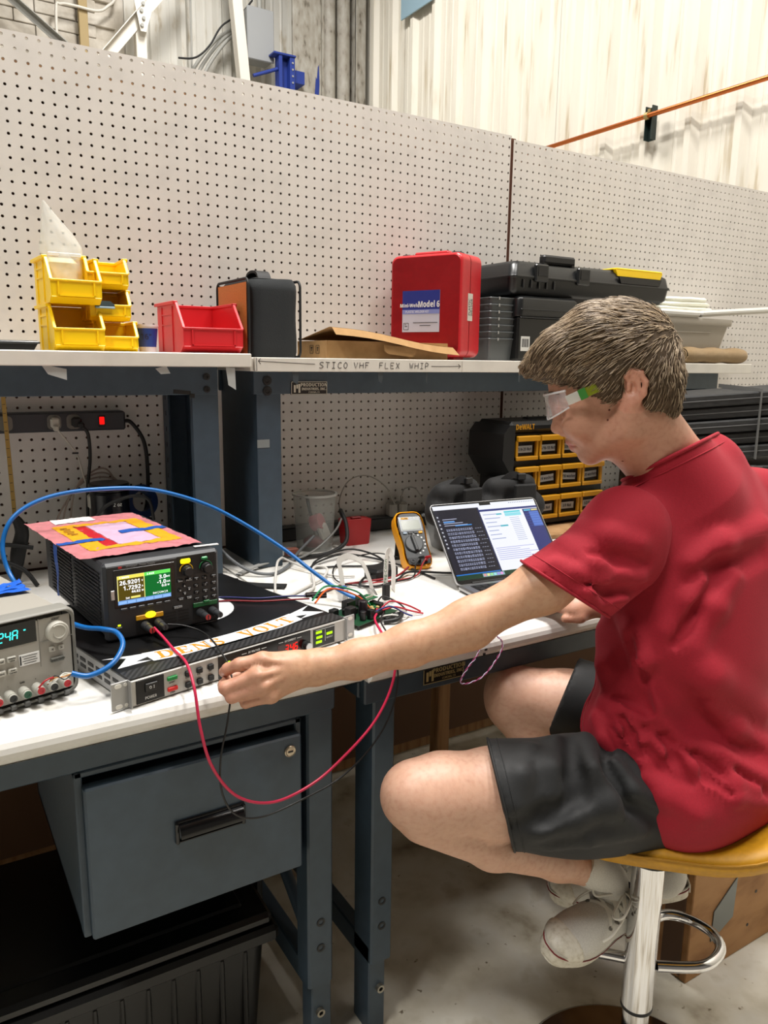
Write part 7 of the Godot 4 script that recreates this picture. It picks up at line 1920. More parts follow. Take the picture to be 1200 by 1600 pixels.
func stool() -> void:
	var o := thing("bar_stool", "yellow upholstered bar stool on a chrome pedestal", "stool", V(0.779, 0, 1.248))
	part(o, "base_plate", mb().lathe([Vector2(0, 0), Vector2(0.205, 0), Vector2(0.207, 0.003), Vector2(0.20, 0.007), Vector2(0.10, 0.012), Vector2(0.05, 0.022), Vector2(0.033, 0.034), Vector2(0.03, 0.04)], 56, true), mt(Color(0.72, 0.71, 0.70), 0.14, 1.0))
	part(o, "column", mb().cyl(V(0, 0.03, 0), V(0, 0.24, 0), 0.0235, -1, 40), M.chrome)
	var sl := part(o, "sleeve", mb().lathe([Vector2(0.024, 0.203), Vector2(0.0275, 0.203), Vector2(0.0275, 0.503), Vector2(0.02, 0.505)], 40), M.chrome)
	part(sl, "gasket", mb().lathe([Vector2(0.0235, 0.198), Vector2(0.028, 0.198), Vector2(0.028, 0.204), Vector2(0.024, 0.204)], 40), M.black)
	# foot ring: bent bar out to the side and back
	var ring := spl([V(0.012, 0.285, -0.02), V(0.075, 0.285, -0.055), V(0.136, 0.285, -0.061), V(0.170, 0.285, -0.03), V(0.178, 0.285, 0.02), V(0.150, 0.285, 0.056), V(0.09, 0.285, 0.062), V(0.02, 0.285, 0.02)], 8)
	part(o, "foot_ring", mb().tube(ring, 0.0098, 14), M.chrome)
	part(o, "foot_peg", mb().tube(spl([V(-0.008, 0.285, -0.018), V(-0.04, 0.285, -0.052), V(-0.075, 0.285, -0.085)], 6), 0.0098, 14), M.chrome)
	part(o, "seat_plate", mb().lathe([Vector2(0, 0.500), Vector2(0.045, 0.502), Vector2(0.048, 0.508), Vector2(0, 0.512)], 32), M.black)
	# seat cushion with upturned back edge
	var ym := fab(Color(0.80, 0.58, 0.06), 0.5, 0.15, 30.0, 0.02)
	# long side lies along (0.72, 0, 0.70); the upturned end is its +x
	var yaw := Basis(V(0.717, 0, 0.697), V(0, 1, 0), V(-0.697, 0, 0.717))
	var mid := V(0.100, 0.508, -0.030)
	var edge := func(k: int, g: float) -> Vector3:
		var a := TAU * k / 56.0
		var sq := pow(pow(absf(cos(a)), 4.5) + pow(absf(sin(a)), 4.5), -1.0 / 4.5)
		return V(cos(a) * sq * 0.215 * g, 0.085 * pow(maxf(0.0, (cos(a) * sq * 0.215 * g) / 0.215), 2.5), -sin(a) * sq * 0.158 * g)
	var rows := []
	for q in [[0.0, 0.20], [0.02, 0.86], [0.2, 0.97], [0.5, 1.0], [0.75, 0.985], [0.92, 0.94], [1.0, 0.85], [1.0, 0.4], [1.0, 0.02]]:
		var row := []
		for k in 56: row.append(mid + yaw * (edge.call(k, q[1]) + V(0, q[0] * 0.046, 0)))
		rows.append(row)
	var st := part(o, "seat", mb().grid(rows, true), ym, "yellow upholstered seat")
	var seam := []
	for k in 56: seam.append(mid + yaw * (edge.call(k, 1.004) + V(0, 0.033, 0)))
	part(st, "seam", mb().tube(seam, 0.002, 6, true), mt(Color(0.66, 0.47, 0.05), 0.6))
# joints and radii of the seated person, in metres
const SHAPE_ARM := [[0,0.7302,1.0607,1.1626,0.6108,0.981,1.1287,0.05,0.04,0.03,0], [0,0.6108,0.981,1.1287,0.4958,0.925,1.0849,0.04,0.034,0.03,0], [0,0.4958,0.925,1.0849,0.4006,0.8926,1.0515,0.034,0.0325,0.03,0], [0,0.4006,0.8926,1.0515,0.3227,0.8744,1.0231,0.0325,0.028,0.02,0], [0,0.3227,0.8744,1.0231,0.2591,0.8641,0.9969,0.028,0.0255,0.02,0], [0,0.4916,0.9135,1.0909,0.4478,0.8995,1.0731,0.028,0.026,0.02,0], [0,0.2591,0.8641,0.9969,0.2219,0.8648,0.9893,0.0245,0.023,0.02,0], [0,0.2272,0.8776,0.9944,0.1812,0.8841,0.9729,0.0175,0.0125,0.016,0], [0,0.2265,0.8694,0.9959,0.1677,0.866,0.9843,0.0175,0.0125,0.016,0], [0,0.2259,0.8633,0.9969,0.1731,0.8484,0.9905,0.0175,0.012,0.016,0], [0,0.2255,0.8585,0.9978,0.1861,0.8322,0.9938,0.0175,0.0115,0.016,0], [0,0.1797,0.8856,0.9764,0.1459,0.8819,0.9671,0.012,0.0098,0.005,0], [0,0.1459,0.8819,0.9671,0.1336,0.871,0.95,0.0098,0.0088,0.005,0], [0,0.1336,0.871,0.95,0.1325,0.8598,0.9327,0.0088,0.0078,0.005,0], [0,0.1663,0.8676,0.9878,0.1212,0.8504,0.9711,0.0122,0.01,0.005,0], [0,0.1212,0.8504,0.9711,0.1277,0.8452,0.9475,0.01,0.0088,0.005,0], [0,0.1277,0.8452,0.9475,0.1433,0.8449,0.9333,0.0088,0.0078,0.005,0], [0,0.1717,0.8501,0.994,0.1289,0.8364,0.9767,0.0116,0.0094,0.005,0], [0,0.1289,0.8364,0.9767,0.1372,0.8319,0.9541,0.0094,0.0084,0.005,0], [0,0.1372,0.8319,0.9541,0.1525,0.8332,0.9417,0.0084,0.0074,0.005,0], [0,0.1846,0.8339,0.9973,0.1496,0.8238,0.9804,0.0106,0.0082,0.005,0], [0,0.1496,0.8238,0.9804,0.1553,0.8208,0.9607,0.0082,0.0074,0.005,0], [0,0.1553,0.8208,0.9607,0.1677,0.8228,0.9511,0.0074,0.0066,0.005,0], [0,0.2346,0.8679,0.9785,0.2053,0.8627,0.9532,0.016,0.0125,0.007,0], [0,0.2053,0.8627,0.9532,0.176,0.8523,0.9374,0.0125,0.011,0.007,0], [0,0.176,0.8523,0.9374,0.1502,0.8483,0.932,0.0105,0.0085,0.007,0], [1,0.1775,0.8879,0.9817,0.0095,0.0095,0.0095,1,0,0,0,1,0,0,0,1,0.01,0], [1,0.1641,0.87,0.9931,0.0095,0.0095,0.0095,1,0,0,0,1,0,0,0,1,0.01,0], [1,0.1695,0.8526,0.9992,0.0095,0.0095,0.0095,1,0,0,0,1,0,0,0,1,0.01,0], [1,0.1824,0.8365,1.0025,0.0095,0.0095,0.0095,1,0,0,0,1,0,0,0,1,0.01,0], [0,0.1803,0.8903,0.9901,0.2149,0.8825,1.0048,0.0035,0.003,0.009,0], [0,0.1669,0.8725,1.0014,0.2142,0.8756,1.006,0.0035,0.003,0.009,0], [0,0.1722,0.8552,1.0075,0.2138,0.8704,1.0069,0.0035,0.003,0.009,0], [1,0.2611,0.8771,1.0107,0.01,0.01,0.01,1,0,0,0,1,0,0,0,1,0.012,0]]
const SHAPE_RIGHTARM := [[0,1.16,1.05,1.17,1.19,0.875,1.14,0.045,0.04,0.03,0], [0,1.19,0.875,1.14,0.935,0.86,0.995,0.04,0.027,0.03,0], [0,0.935,0.86,0.995,0.878,0.852,0.955,0.026,0.024,0.02,0], [1,0.872,0.85,0.952,0.034,0.021,0.03,1,0,0,0,1,0,0,0,1,0.02,0], [0,0.838,0.852,0.935,0.8272,0.8628,0.9062,0.0105,0.0095,0.006,0], [0,0.8272,0.8628,0.9062,0.8236,0.852,0.8864,0.0095,0.0085,0.005,0], [0,0.8236,0.852,0.8864,0.8236,0.8376,0.8792,0.0085,0.0075,0.005,0], [0,0.856,0.852,0.917,0.844,0.864,0.885,0.0105,0.0095,0.006,0], [0,0.844,0.864,0.885,0.84,0.852,0.863,0.0095,0.0085,0.005,0], [0,0.84,0.852,0.863,0.84,0.836,0.855,0.0085,0.0075,0.005,0], [0,0.876,0.852,0.911,0.864,0.864,0.879,0.0105,0.0095,0.006,0], [0,0.864,0.864,0.879,0.86,0.852,0.857,0.0095,0.0085,0.005,0], [0,0.86,0.852,0.857,0.86,0.836,0.849,0.0085,0.0075,0.005,0], [0,0.894,0.852,0.915,0.8838,0.8622,0.8878,0.0105,0.0095,0.006,0], [0,0.8838,0.8622,0.8878,0.8804,0.852,0.8691,0.0095,0.0085,0.005,0], [0,0.8804,0.852,0.8691,0.8804,0.8384,0.8623,0.0085,0.0075,0.005,0], [0,0.9,0.845,0.955,0.862,0.838,0.975,0.013,0.011,0.01,0], [0,0.862,0.838,0.975,0.838,0.835,0.958,0.011,0.009,0.005,0]]
const SHAPE_LEGS := [[0,0.8356,0.5966,1.2271,0.5153,0.6469,1.1431,0.085,0.067,0.03,0], [0,0.5153,0.6469,1.1431,0.4255,0.6574,1.1151,0.067,0.06,0.03,0], [0,0.4255,0.6574,1.1151,0.3864,0.6582,1.1087,0.058,0.054,0.03,0], [1,0.3741,0.665,1.0995,0.045,0.048,0.045,1,0,0,0,1,0,0,0,1,0.02,0], [0,0.3878,0.6272,1.1204,0.515,0.5501,1.1413,0.038,0.038,0.01,0], [0,0.515,0.5501,1.1413,0.6466,0.4842,1.16,0.038,0.031,0.02,0], [0,0.6466,0.4842,1.16,0.7516,0.4275,1.1782,0.031,0.026,0.02,0], [0,0.7516,0.4275,1.1782,0.7643,0.373,1.1866,0.026,0.026,0.02,0], [0,1.0392,0.5794,1.1652,0.8543,0.6491,0.9689,0.085,0.068,0.03,0], [0,0.8543,0.6491,0.9689,0.7655,0.6671,0.8919,0.066,0.058,0.03,0], [0,0.7661,0.6363,0.8933,0.8486,0.5097,0.9675,0.052,0.046,0.02,0], [0,0.8486,0.5097,0.9675,0.9794,0.3194,1.1044,0.046,0.027,0.03,0], [0,0.9794,0.3194,1.1044,0.9868,0.2766,1.1188,0.027,0.03,0.02,0]]
const SHAPE_TORSO := [[1,0.9401,0.9738,1.1687,0.155,0.15,0.1,0.9995,-0.0022,-0.0313,0.0022,1,-0.0001,0.0313,0,0.9995,0.03,0], [1,0.9164,0.7915,1.1961,0.135,0.16,0.1,0.9995,-0.0022,-0.0313,0.0022,1,-0.0001,0.0313,0,0.9995,0.04,0], [1,0.9325,0.6055,1.213,0.15,0.09,0.11,0.9995,-0.0022,-0.0313,0.0022,1,-0.0001,0.0313,0,0.9995,0.04,0], [0,0.9268,1.1521,1.1373,0.9414,1.0421,1.1538,0.055,0.07,0.04,0]]
const SHAPE_SHIRT := [[1,0.9436,0.9796,1.1696,0.186,0.15,0.13,0.9995,-0.0022,-0.0313,0.0022,1,-0.0001,0.0313,0,0.9995,0.05,0], [1,0.907,0.8217,1.1893,0.174,0.19,0.138,0.9995,-0.0022,-0.0313,0.0022,1,-0.0001,0.0313,0,0.9995,0.06,0], [1,0.9197,0.6298,1.2295,0.19,0.125,0.15,0.9995,-0.0022,-0.0313,0.0022,1,-0.0001,0.0313,0,0.9995,0.06,0], [0,0.9238,1.1408,1.1381,0.7549,1.0661,1.1647,0.05,0.0635,0.05,0], [0,0.9346,1.1481,1.1371,1.1418,1.0652,1.1526,0.052,0.066,0.05,0], [0,0.9717,1.1562,1.1462,0.9767,1.006,1.1719,0.06,0.09,0.06,0], [0,0.8947,1.11,1.1716,0.845,1.1999,1.1513,0.092,0.07,0.03,0], [1,0.777,0.7148,1.1635,0.052,0.042,0.055,1,0,0,0,1,0,0,0,1,0.05,0], [0,0.7626,0.7022,1.1875,0.8181,0.6158,1.2657,0.062,0.09,0.05,0], [0,1.1418,1.0652,1.1526,1.1987,0.8955,1.203,0.07,0.06,0.04,0], [0,0.9687,1.0701,1.2724,0.8665,1.0502,1.2682,0.0066,0.012,0.03,0], [0,0.8665,1.0502,1.2682,0.8137,1.0215,1.2536,0.012,0.0066,0.03,0], [0,0.9385,1.0332,1.2983,0.8526,1.0143,1.2876,0.0066,0.012,0.03,1], [0,0.8526,1.0143,1.2876,0.8091,0.9996,1.2697,0.012,0.0066,0.03,1], [0,0.7715,0.8703,1.114,0.7418,0.8253,1.1555,0.0055,0.01,0.03,0], [0,0.7418,0.8253,1.1555,0.7339,0.781,1.1761,0.01,0.0055,0.03,0], [0,0.7481,0.8967,1.1451,0.731,0.8522,1.194,0.0055,0.01,0.025,1], [0,0.731,0.8522,1.194,0.7392,0.7906,1.2349,0.01,0.01,0.025,1], [0,0.7392,0.7906,1.2349,0.749,0.7568,1.2532,0.01,0.0055,0.025,1], [0,0.7502,0.9008,1.1973,0.7472,0.8513,1.2297,0.0066,0.012,0.03,0], [0,0.7472,0.8513,1.2297,0.7618,0.7864,1.2548,0.012,0.0066,0.03,0], [0,0.7541,0.764,1.2473,0.7933,0.738,1.2902,0.0055,0.01,0.025,0], [0,0.7933,0.738,1.2902,0.8334,0.7105,1.3295,0.01,0.01,0.025,0], [0,0.8334,0.7105,1.3295,0.8978,0.6705,1.3682,0.01,0.0055,0.025,0], [0,0.7411,0.7469,1.2505,0.7788,0.7235,1.2991,0.0055,0.01,0.02,1], [0,0.7788,0.7235,1.2991,0.8206,0.6996,1.3435,0.01,0.01,0.02,1], [0,0.8206,0.6996,1.3435,0.8916,0.6517,1.3803,0.01,0.0055,0.02,1], [0,0.7243,0.7645,1.1677,0.7304,0.7693,1.2103,0.0044,0.008,0.02,0], [0,0.7304,0.7693,1.2103,0.7467,0.7624,1.2406,0.008,0.0044,0.02,0], [0,0.7203,0.759,1.1996,0.7189,0.7407,1.2227,0.0039,0.007,0.018,0], [0,0.7189,0.7407,1.2227,0.7221,0.7124,1.2426,0.007,0.0039,0.018,0], [0,0.7295,0.753,1.2257,0.7305,0.7247,1.2447,0.0039,0.007,0.018,0], [0,0.7305,0.7247,1.2447,0.7314,0.6985,1.2624,0.007,0.0039,0.018,0], [0,0.721,0.7577,1.2146,0.7206,0.7342,1.2352,0.0033,0.006,0.014,1], [0,0.7206,0.7342,1.2352,0.7239,0.7056,1.2547,0.006,0.0033,0.014,1], [0,0.7454,0.736,1.2533,0.7544,0.7117,1.2804,0.0039,0.007,0.018,0], [0,0.7544,0.7117,1.2804,0.7676,0.6934,1.309,0.007,0.0039,0.018,0], [0,0.7337,0.7186,1.2586,0.742,0.6953,1.286,0.0033,0.006,0.014,1], [0,0.742,0.6953,1.286,0.752,0.6798,1.3108,0.006,0.0033,0.014,1], [0,0.7672,0.7222,1.2813,0.7843,0.7017,1.313,0.0044,0.008,0.02,0], [0,0.7843,0.7017,1.313,0.7946,0.6825,1.3371,0.008,0.0044,0.02,0], [0,0.7939,0.6807,1.3377,0.8263,0.6587,1.3624,0.005,0.009,0.02,0], [0,0.8263,0.6587,1.3624,0.8871,0.6359,1.3753,0.009,0.005,0.02,0], [0,0.7104,0.7423,1.169,0.7018,0.718,1.1999,0.0044,0.008,0.02,0], [0,0.7018,0.718,1.1999,0.7127,0.6796,1.2348,0.008,0.0044,0.02,0], [0,0.7235,0.6768,1.2591,0.7379,0.6536,1.3001,0.005,0.009,0.03,0], [0,0.7379,0.6536,1.3001,0.7647,0.6337,1.3405,0.009,0.005,0.03,0], [0,0.7846,0.8993,1.2615,0.8183,0.8415,1.299,0.0077,0.014,0.04,0], [0,0.8183,0.8415,1.299,0.9405,0.762,1.3142,0.014,0.0077,0.04,0], [0,0.748,0.8368,1.26,0.8009,0.7733,1.3034,0.0066,0.012,0.04,1], [0,0.8009,0.7733,1.3034,0.8987,0.7176,1.3502,0.012,0.0066,0.04,1], [0,0.824,0.9974,1.2694,0.7993,0.9618,1.2623,0.0055,0.01,0.02,0], [0,0.7993,0.9618,1.2623,0.7712,0.9131,1.2472,0.01,0.0055,0.02,0], [0,0.8384,0.9891,1.2871,0.807,0.9489,1.2806,0.005,0.009,0.018,1], [0,0.807,0.9489,1.2806,0.7728,0.8964,1.2664,0.009,0.005,0.018,1], [0,0.8763,1.0003,1.2886,0.8369,0.9523,1.2874,0.0055,0.01,0.025,0], [0,0.8369,0.9523,1.2874,0.8031,0.892,1.2838,0.01,0.0055,0.025,0], [0,0.7405,0.8871,1.2018,0.7375,0.8296,1.2304,0.0044,0.008,0.018,1], [0,0.7375,0.8296,1.2304,0.7465,0.7763,1.2444,0.008,0.0044,0.018,1], [0,0.7292,0.7817,1.188,0.735,0.7827,1.2176,0.0028,0.005,0.012,1], [0,0.735,0.7827,1.2176,0.7477,0.7764,1.2436,0.005,0.0028,0.012,1], [0,0.7529,0.7508,1.2522,0.7925,0.7269,1.2987,0.0033,0.006,0.012,0], [0,0.7925,0.7269,1.2987,0.8381,0.7029,1.3395,0.006,0.0033,0.012,0], [0,0.7629,0.7395,1.2715,0.7597,0.7103,1.2919,0.0033,0.006,0.014,1], [0,0.7597,0.7103,1.2919,0.7657,0.6795,1.3247,0.006,0.0033,0.014,1], [0,0.7895,0.7161,1.3094,0.7907,0.6889,1.3352,0.0033,0.006,0.014,1], [0,0.7907,0.6889,1.3352,0.8151,0.6664,1.3614,0.006,0.0033,0.014,1], [0,0.8259,0.7013,1.3364,0.8339,0.6785,1.3562,0.0039,0.007,0.016,0], [0,0.8339,0.6785,1.3562,0.8742,0.6596,1.3709,0.007,0.0039,0.016,0], [0,0.7167,0.6934,1.2428,0.7258,0.6751,1.2697,0.0033,0.006,0.014,0], [0,0.7258,0.6751,1.2697,0.7409,0.6645,1.3024,0.006,0.0033,0.014,0], [0,0.7056,0.7371,1.2065,0.7092,0.709,1.2297,0.0028,0.005,0.012,1], [0,0.7092,0.709,1.2297,0.7198,0.6829,1.2601,0.005,0.0028,0.012,1], [0,0.8206,0.798,1.3046,0.8716,0.7457,1.3207,0.0055,0.01,0.025,0], [0,0.8716,0.7457,1.3207,0.9294,0.7096,1.3421,0.01,0.0055,0.025,0], [2,0.8835,1.1812,1.1398,-0.2428,0.8522,-0.4635,0.004], [2,0.7988,0.5631,1.2599,0.1589,-0.6092,-0.7769,0.003]]
const SHAPE_SLEEVE := [[0,0.7934,1.0654,1.1587,0.7549,1.0661,1.1647,0.05,0.0625,0.04,0], [0,0.7549,1.0661,1.1647,0.6644,1.0023,1.157,0.0625,0.06,0.05,0], [0,0.6644,1.0023,1.157,0.602,0.9647,1.1319,0.06,0.066,0.03,0], [0,0.7485,1.0142,1.1847,0.6658,0.9671,1.1684,0.045,0.045,0.04,0], [0,0.6288,1.0556,1.1501,0.6388,1.0327,1.2075,0.005,0.009,0.025,0], [0,0.6388,1.0327,1.2075,0.7164,1.004,1.2295,0.009,0.005,0.025,0], [0,0.5892,1.0227,1.164,0.6242,0.9913,1.2118,0.005,0.009,0.025,0], [0,0.6242,0.9913,1.2118,0.6892,0.9751,1.2235,0.009,0.005,0.025,0], [0,0.6671,1.0769,1.147,0.6764,1.0716,1.1967,0.005,0.009,0.025,0], [0,0.6764,1.0716,1.1967,0.7136,1.0602,1.2272,0.009,0.005,0.025,0], [0,0.6352,0.9706,1.2162,0.6928,0.9853,1.2264,0.0055,0.0055,0.02,0], [0,0.6067,1.011,1.2021,0.6517,0.9901,1.2283,0.0039,0.007,0.018,1], [0,0.6517,0.9901,1.2283,0.7246,0.9843,1.2292,0.007,0.0039,0.018,1], [0,0.5965,1.0294,1.1696,0.6107,1.0191,1.197,0.0039,0.007,0.018,0], [0,0.6107,1.0191,1.197,0.6472,1.0103,1.2217,0.007,0.0039,0.018,0], [0,0.6381,1.0488,1.2023,0.6737,1.0382,1.2236,0.0039,0.007,0.018,1], [0,0.6737,1.0382,1.2236,0.723,1.0294,1.2389,0.007,0.0039,0.018,1], [2,0.6325,0.9747,1.158,-0.5152,-0.8393,-0.1736,0.003]]
const SHAPE_SHORTS := [[1,0.9308,0.588,1.216,0.178,0.105,0.135,0.9995,-0.0022,-0.0313,0.0022,1,-0.0001,0.0313,0,0.9995,0.04,0], [0,0.8448,0.5973,1.2266,0.658,0.6218,1.1833,0.105,0.092,0.04,0], [0,0.658,0.6218,1.1833,0.4824,0.6499,1.1341,0.092,0.086,0.03,0], [0,0.6017,0.5886,1.1681,0.8227,0.5478,1.2423,0.046,0.05,0.04,0], [2,0.5186,0.6363,1.1512,-0.817,-0.2519,-0.5188,0.003], [0,0.5652,0.7216,1.1691,0.5142,0.7062,1.2005,0.005,0.009,0.025,0], [0,0.5142,0.7062,1.2005,0.4948,0.6704,1.2202,0.009,0.005,0.025,0], [0,0.6251,0.717,1.1641,0.5695,0.7044,1.2086,0.005,0.009,0.03,0], [0,0.5695,0.7044,1.2086,0.5557,0.6655,1.2368,0.009,0.005,0.03,0], [0,0.6777,0.7167,1.1777,0.6327,0.7004,1.2354,0.0055,0.01,0.025,0], [0,0.6327,0.7004,1.2354,0.6392,0.6528,1.2729,0.01,0.01,0.025,0], [0,0.6392,0.6528,1.2729,0.6954,0.5988,1.2871,0.01,0.0055,0.025,0], [0,0.7124,0.7167,1.1823,0.6612,0.702,1.2491,0.005,0.009,0.02,1], [0,0.6612,0.702,1.2491,0.6752,0.6523,1.2854,0.009,0.009,0.02,1], [0,0.6752,0.6523,1.2854,0.7378,0.6027,1.3074,0.009,0.005,0.02,1], [0,0.6347,0.7257,1.1836,0.5935,0.6977,1.2356,0.005,0.009,0.025,1], [0,0.5935,0.6977,1.2356,0.5958,0.6547,1.2644,0.009,0.005,0.025,1], [0,0.5284,0.6252,1.2348,0.5827,0.6396,1.2547,0.0055,0.01,0.03,0], [0,0.5827,0.6396,1.2547,0.6348,0.658,1.27,0.01,0.0055,0.03,0], [0,0.554,0.5909,1.2323,0.6042,0.6052,1.2642,0.005,0.009,0.02,0], [0,0.6042,0.6052,1.2642,0.6765,0.6008,1.2838,0.009,0.005,0.02,0], [0,0.4841,0.6427,1.2283,0.5303,0.652,1.2417,0.0044,0.008,0.025,1], [0,0.5303,0.652,1.2417,0.5912,0.6732,1.2536,0.008,0.0044,0.025,1], [0,0.6787,0.701,1.2401,0.6885,0.6653,1.2739,0.0044,0.008,0.02,0], [0,0.6885,0.6653,1.2739,0.7398,0.6325,1.2984,0.008,0.0044,0.02,0]]
const SHAPE_RIGHTSHORT := [[0,1.0455,0.5894,1.1668,0.8009,0.6832,0.91,0.1,0.082,0.04,0], [2,0.8563,0.6757,0.952,-0.5665,0.2964,-0.7689,0.003]]
const SHAPE_HEAD := [[1,0.754,1.3386,1.1091,0.098,0.09,0.076,-0.6729,-0.0998,-0.733,-0.0491,0.9947,-0.0904,-0.7381,0.0248,0.6742,0.02,0], [1,0.7241,1.2775,1.0785,0.05,0.075,0.056,-0.6398,-0.3428,-0.6879,-0.214,0.9391,-0.2689,-0.7381,0.0248,0.6742,0.03,0], [1,0.74,1.2299,1.0978,0.04,0.043,0.05,-0.6398,-0.3428,-0.6879,-0.214,0.9391,-0.2689,-0.7381,0.0248,0.6742,0.03,0], [0,0.7272,1.1887,1.103,0.733,1.2349,1.167,0.0165,0.017,0.02,0], [0,0.733,1.2349,1.167,0.7305,1.281,1.1774,0.017,0.014,0.02,0], [1,0.6917,1.2461,1.1036,0.026,0.028,0.02,-0.6398,-0.3428,-0.6879,-0.214,0.9391,-0.2689,-0.7381,0.0248,0.6742,0.02,0], [0,0.6867,1.2744,1.0526,0.6681,1.2755,1.084,0.0075,0.006,0.016,0], [0,0.7449,1.1881,1.0869,0.8098,1.2324,1.0969,0.0165,0.017,0.02,0], [0,0.8098,1.2324,1.0969,0.8221,1.2779,1.0938,0.017,0.014,0.02,0], [1,0.7508,1.2441,1.0497,0.026,0.028,0.02,-0.6398,-0.3428,-0.6879,-0.214,0.9391,-0.2689,-0.7381,0.0248,0.6742,0.02,0], [0,0.7015,1.2739,1.0391,0.7345,1.2733,1.0234,0.0075,0.006,0.016,0], [1,0.734,1.1883,1.0926,0.017,0.016,0.02,-0.6497,-0.2954,-0.7004,-0.1818,0.955,-0.2342,-0.7381,0.0248,0.6742,0.012,0], [0,0.6992,1.2689,1.0517,0.6985,1.2342,1.0521,0.0085,0.0105,0.014,0], [1,0.6975,1.2287,1.0512,0.0115,0.0095,0.0115,-0.6646,-0.1986,-0.7203,-0.116,0.9798,-0.1631,-0.7381,0.0248,0.6742,0.008,0], [1,0.6971,1.224,1.0687,0.0105,0.0085,0.0075,-0.6646,-0.1986,-0.7203,-0.116,0.9798,-0.1631,-0.7381,0.0248,0.6742,0.006,0], [1,0.6766,1.2549,1.0808,0.012,0.009,0.012,-0.6497,-0.2954,-0.7004,-0.1818,0.955,-0.2342,-0.7381,0.0248,0.6742,0.014,1], [1,0.6874,1.2551,1.0852,0.0125,0.0115,0.0115,1,0,0,0,1,0,0,0,1,0.006,0], [1,0.7148,1.2234,1.0526,0.0105,0.0085,0.0075,-0.6646,-0.1986,-0.7203,-0.116,0.9798,-0.1631,-0.7381,0.0248,0.6742,0.006,0], [1,0.7297,1.2531,1.0322,0.012,0.009,0.012,-0.6497,-0.2954,-0.7004,-0.1818,0.955,-0.2342,-0.7381,0.0248,0.6742,0.014,1], [1,0.7332,1.2535,1.0434,0.0125,0.0115,0.0115,1,0,0,0,1,0,0,0,1,0.006,0], [0,0.7009,1.2069,1.0883,0.7117,1.2076,1.0675,0.004,0.0068,0.006,0], [0,0.7068,1.1988,1.0907,0.7169,1.1976,1.0736,0.004,0.0072,0.006,0], [0,0.7008,1.2028,1.0959,0.7114,1.2021,1.0675,0.0013,0.0014,0.002,1], [0,0.7333,1.2058,1.0587,0.7117,1.2076,1.0675,0.004,0.0068,0.006,0], [0,0.7349,1.1979,1.0651,0.7169,1.1976,1.0736,0.004,0.0072,0.006,0], [0,0.7407,1.2015,1.0595,0.7114,1.2021,1.0675,0.0013,0.0014,0.002,1], [0,0.7875,1.2483,1.149,0.8865,1.1519,1.1604,0.056,0.058,0.03,0], [0,0.7714,1.2101,1.1328,0.8511,1.1367,1.154,0.03,0.04,0.03,0], [0,0.8865,1.1519,1.1604,0.9378,1.0443,1.163,0.056,0.055,0.02,0], [0,0.7218,1.3073,1.1788,0.7129,1.3199,1.1775,0.003,0.0036,0.004,0], [0,0.7129,1.3199,1.1775,0.7188,1.3294,1.1836,0.0036,0.0042,0.004,0], [0,0.7188,1.3294,1.1836,0.7284,1.3255,1.1943,0.0042,0.0046,0.004,0], [0,0.7284,1.3255,1.1943,0.7336,1.3101,1.2005,0.0046,0.0046,0.004,0], [0,0.7336,1.3101,1.2005,0.7321,1.2933,1.1995,0.0046,0.0044,0.004,0], [0,0.7321,1.2933,1.1995,0.7308,1.2804,1.1896,0.0044,0.0046,0.004,0], [0,0.7308,1.2804,1.1896,0.7255,1.2728,1.1841,0.0046,0.005,0.004,0], [0,0.7263,1.3179,1.1833,0.7321,1.2886,1.1848,0.0075,0.007,0.006,0], [1,0.721,1.3013,1.1856,0.006,0.01,0.006,-0.6646,-0.1986,-0.7203,-0.116,0.9798,-0.1631,-0.7381,0.0248,0.6742,0.003,1], [0,0.7268,1.316,1.1898,0.7301,1.2973,1.1927,0.0022,0.0022,0.003,0], [0,0.7197,1.3053,1.1795,0.7199,1.2979,1.18,0.004,0.003,0.004,0], [1,0.7261,1.276,1.1847,0.0062,0.0068,0.0045,1,0,0,0,1,0,0,0,1,0.005,0]]
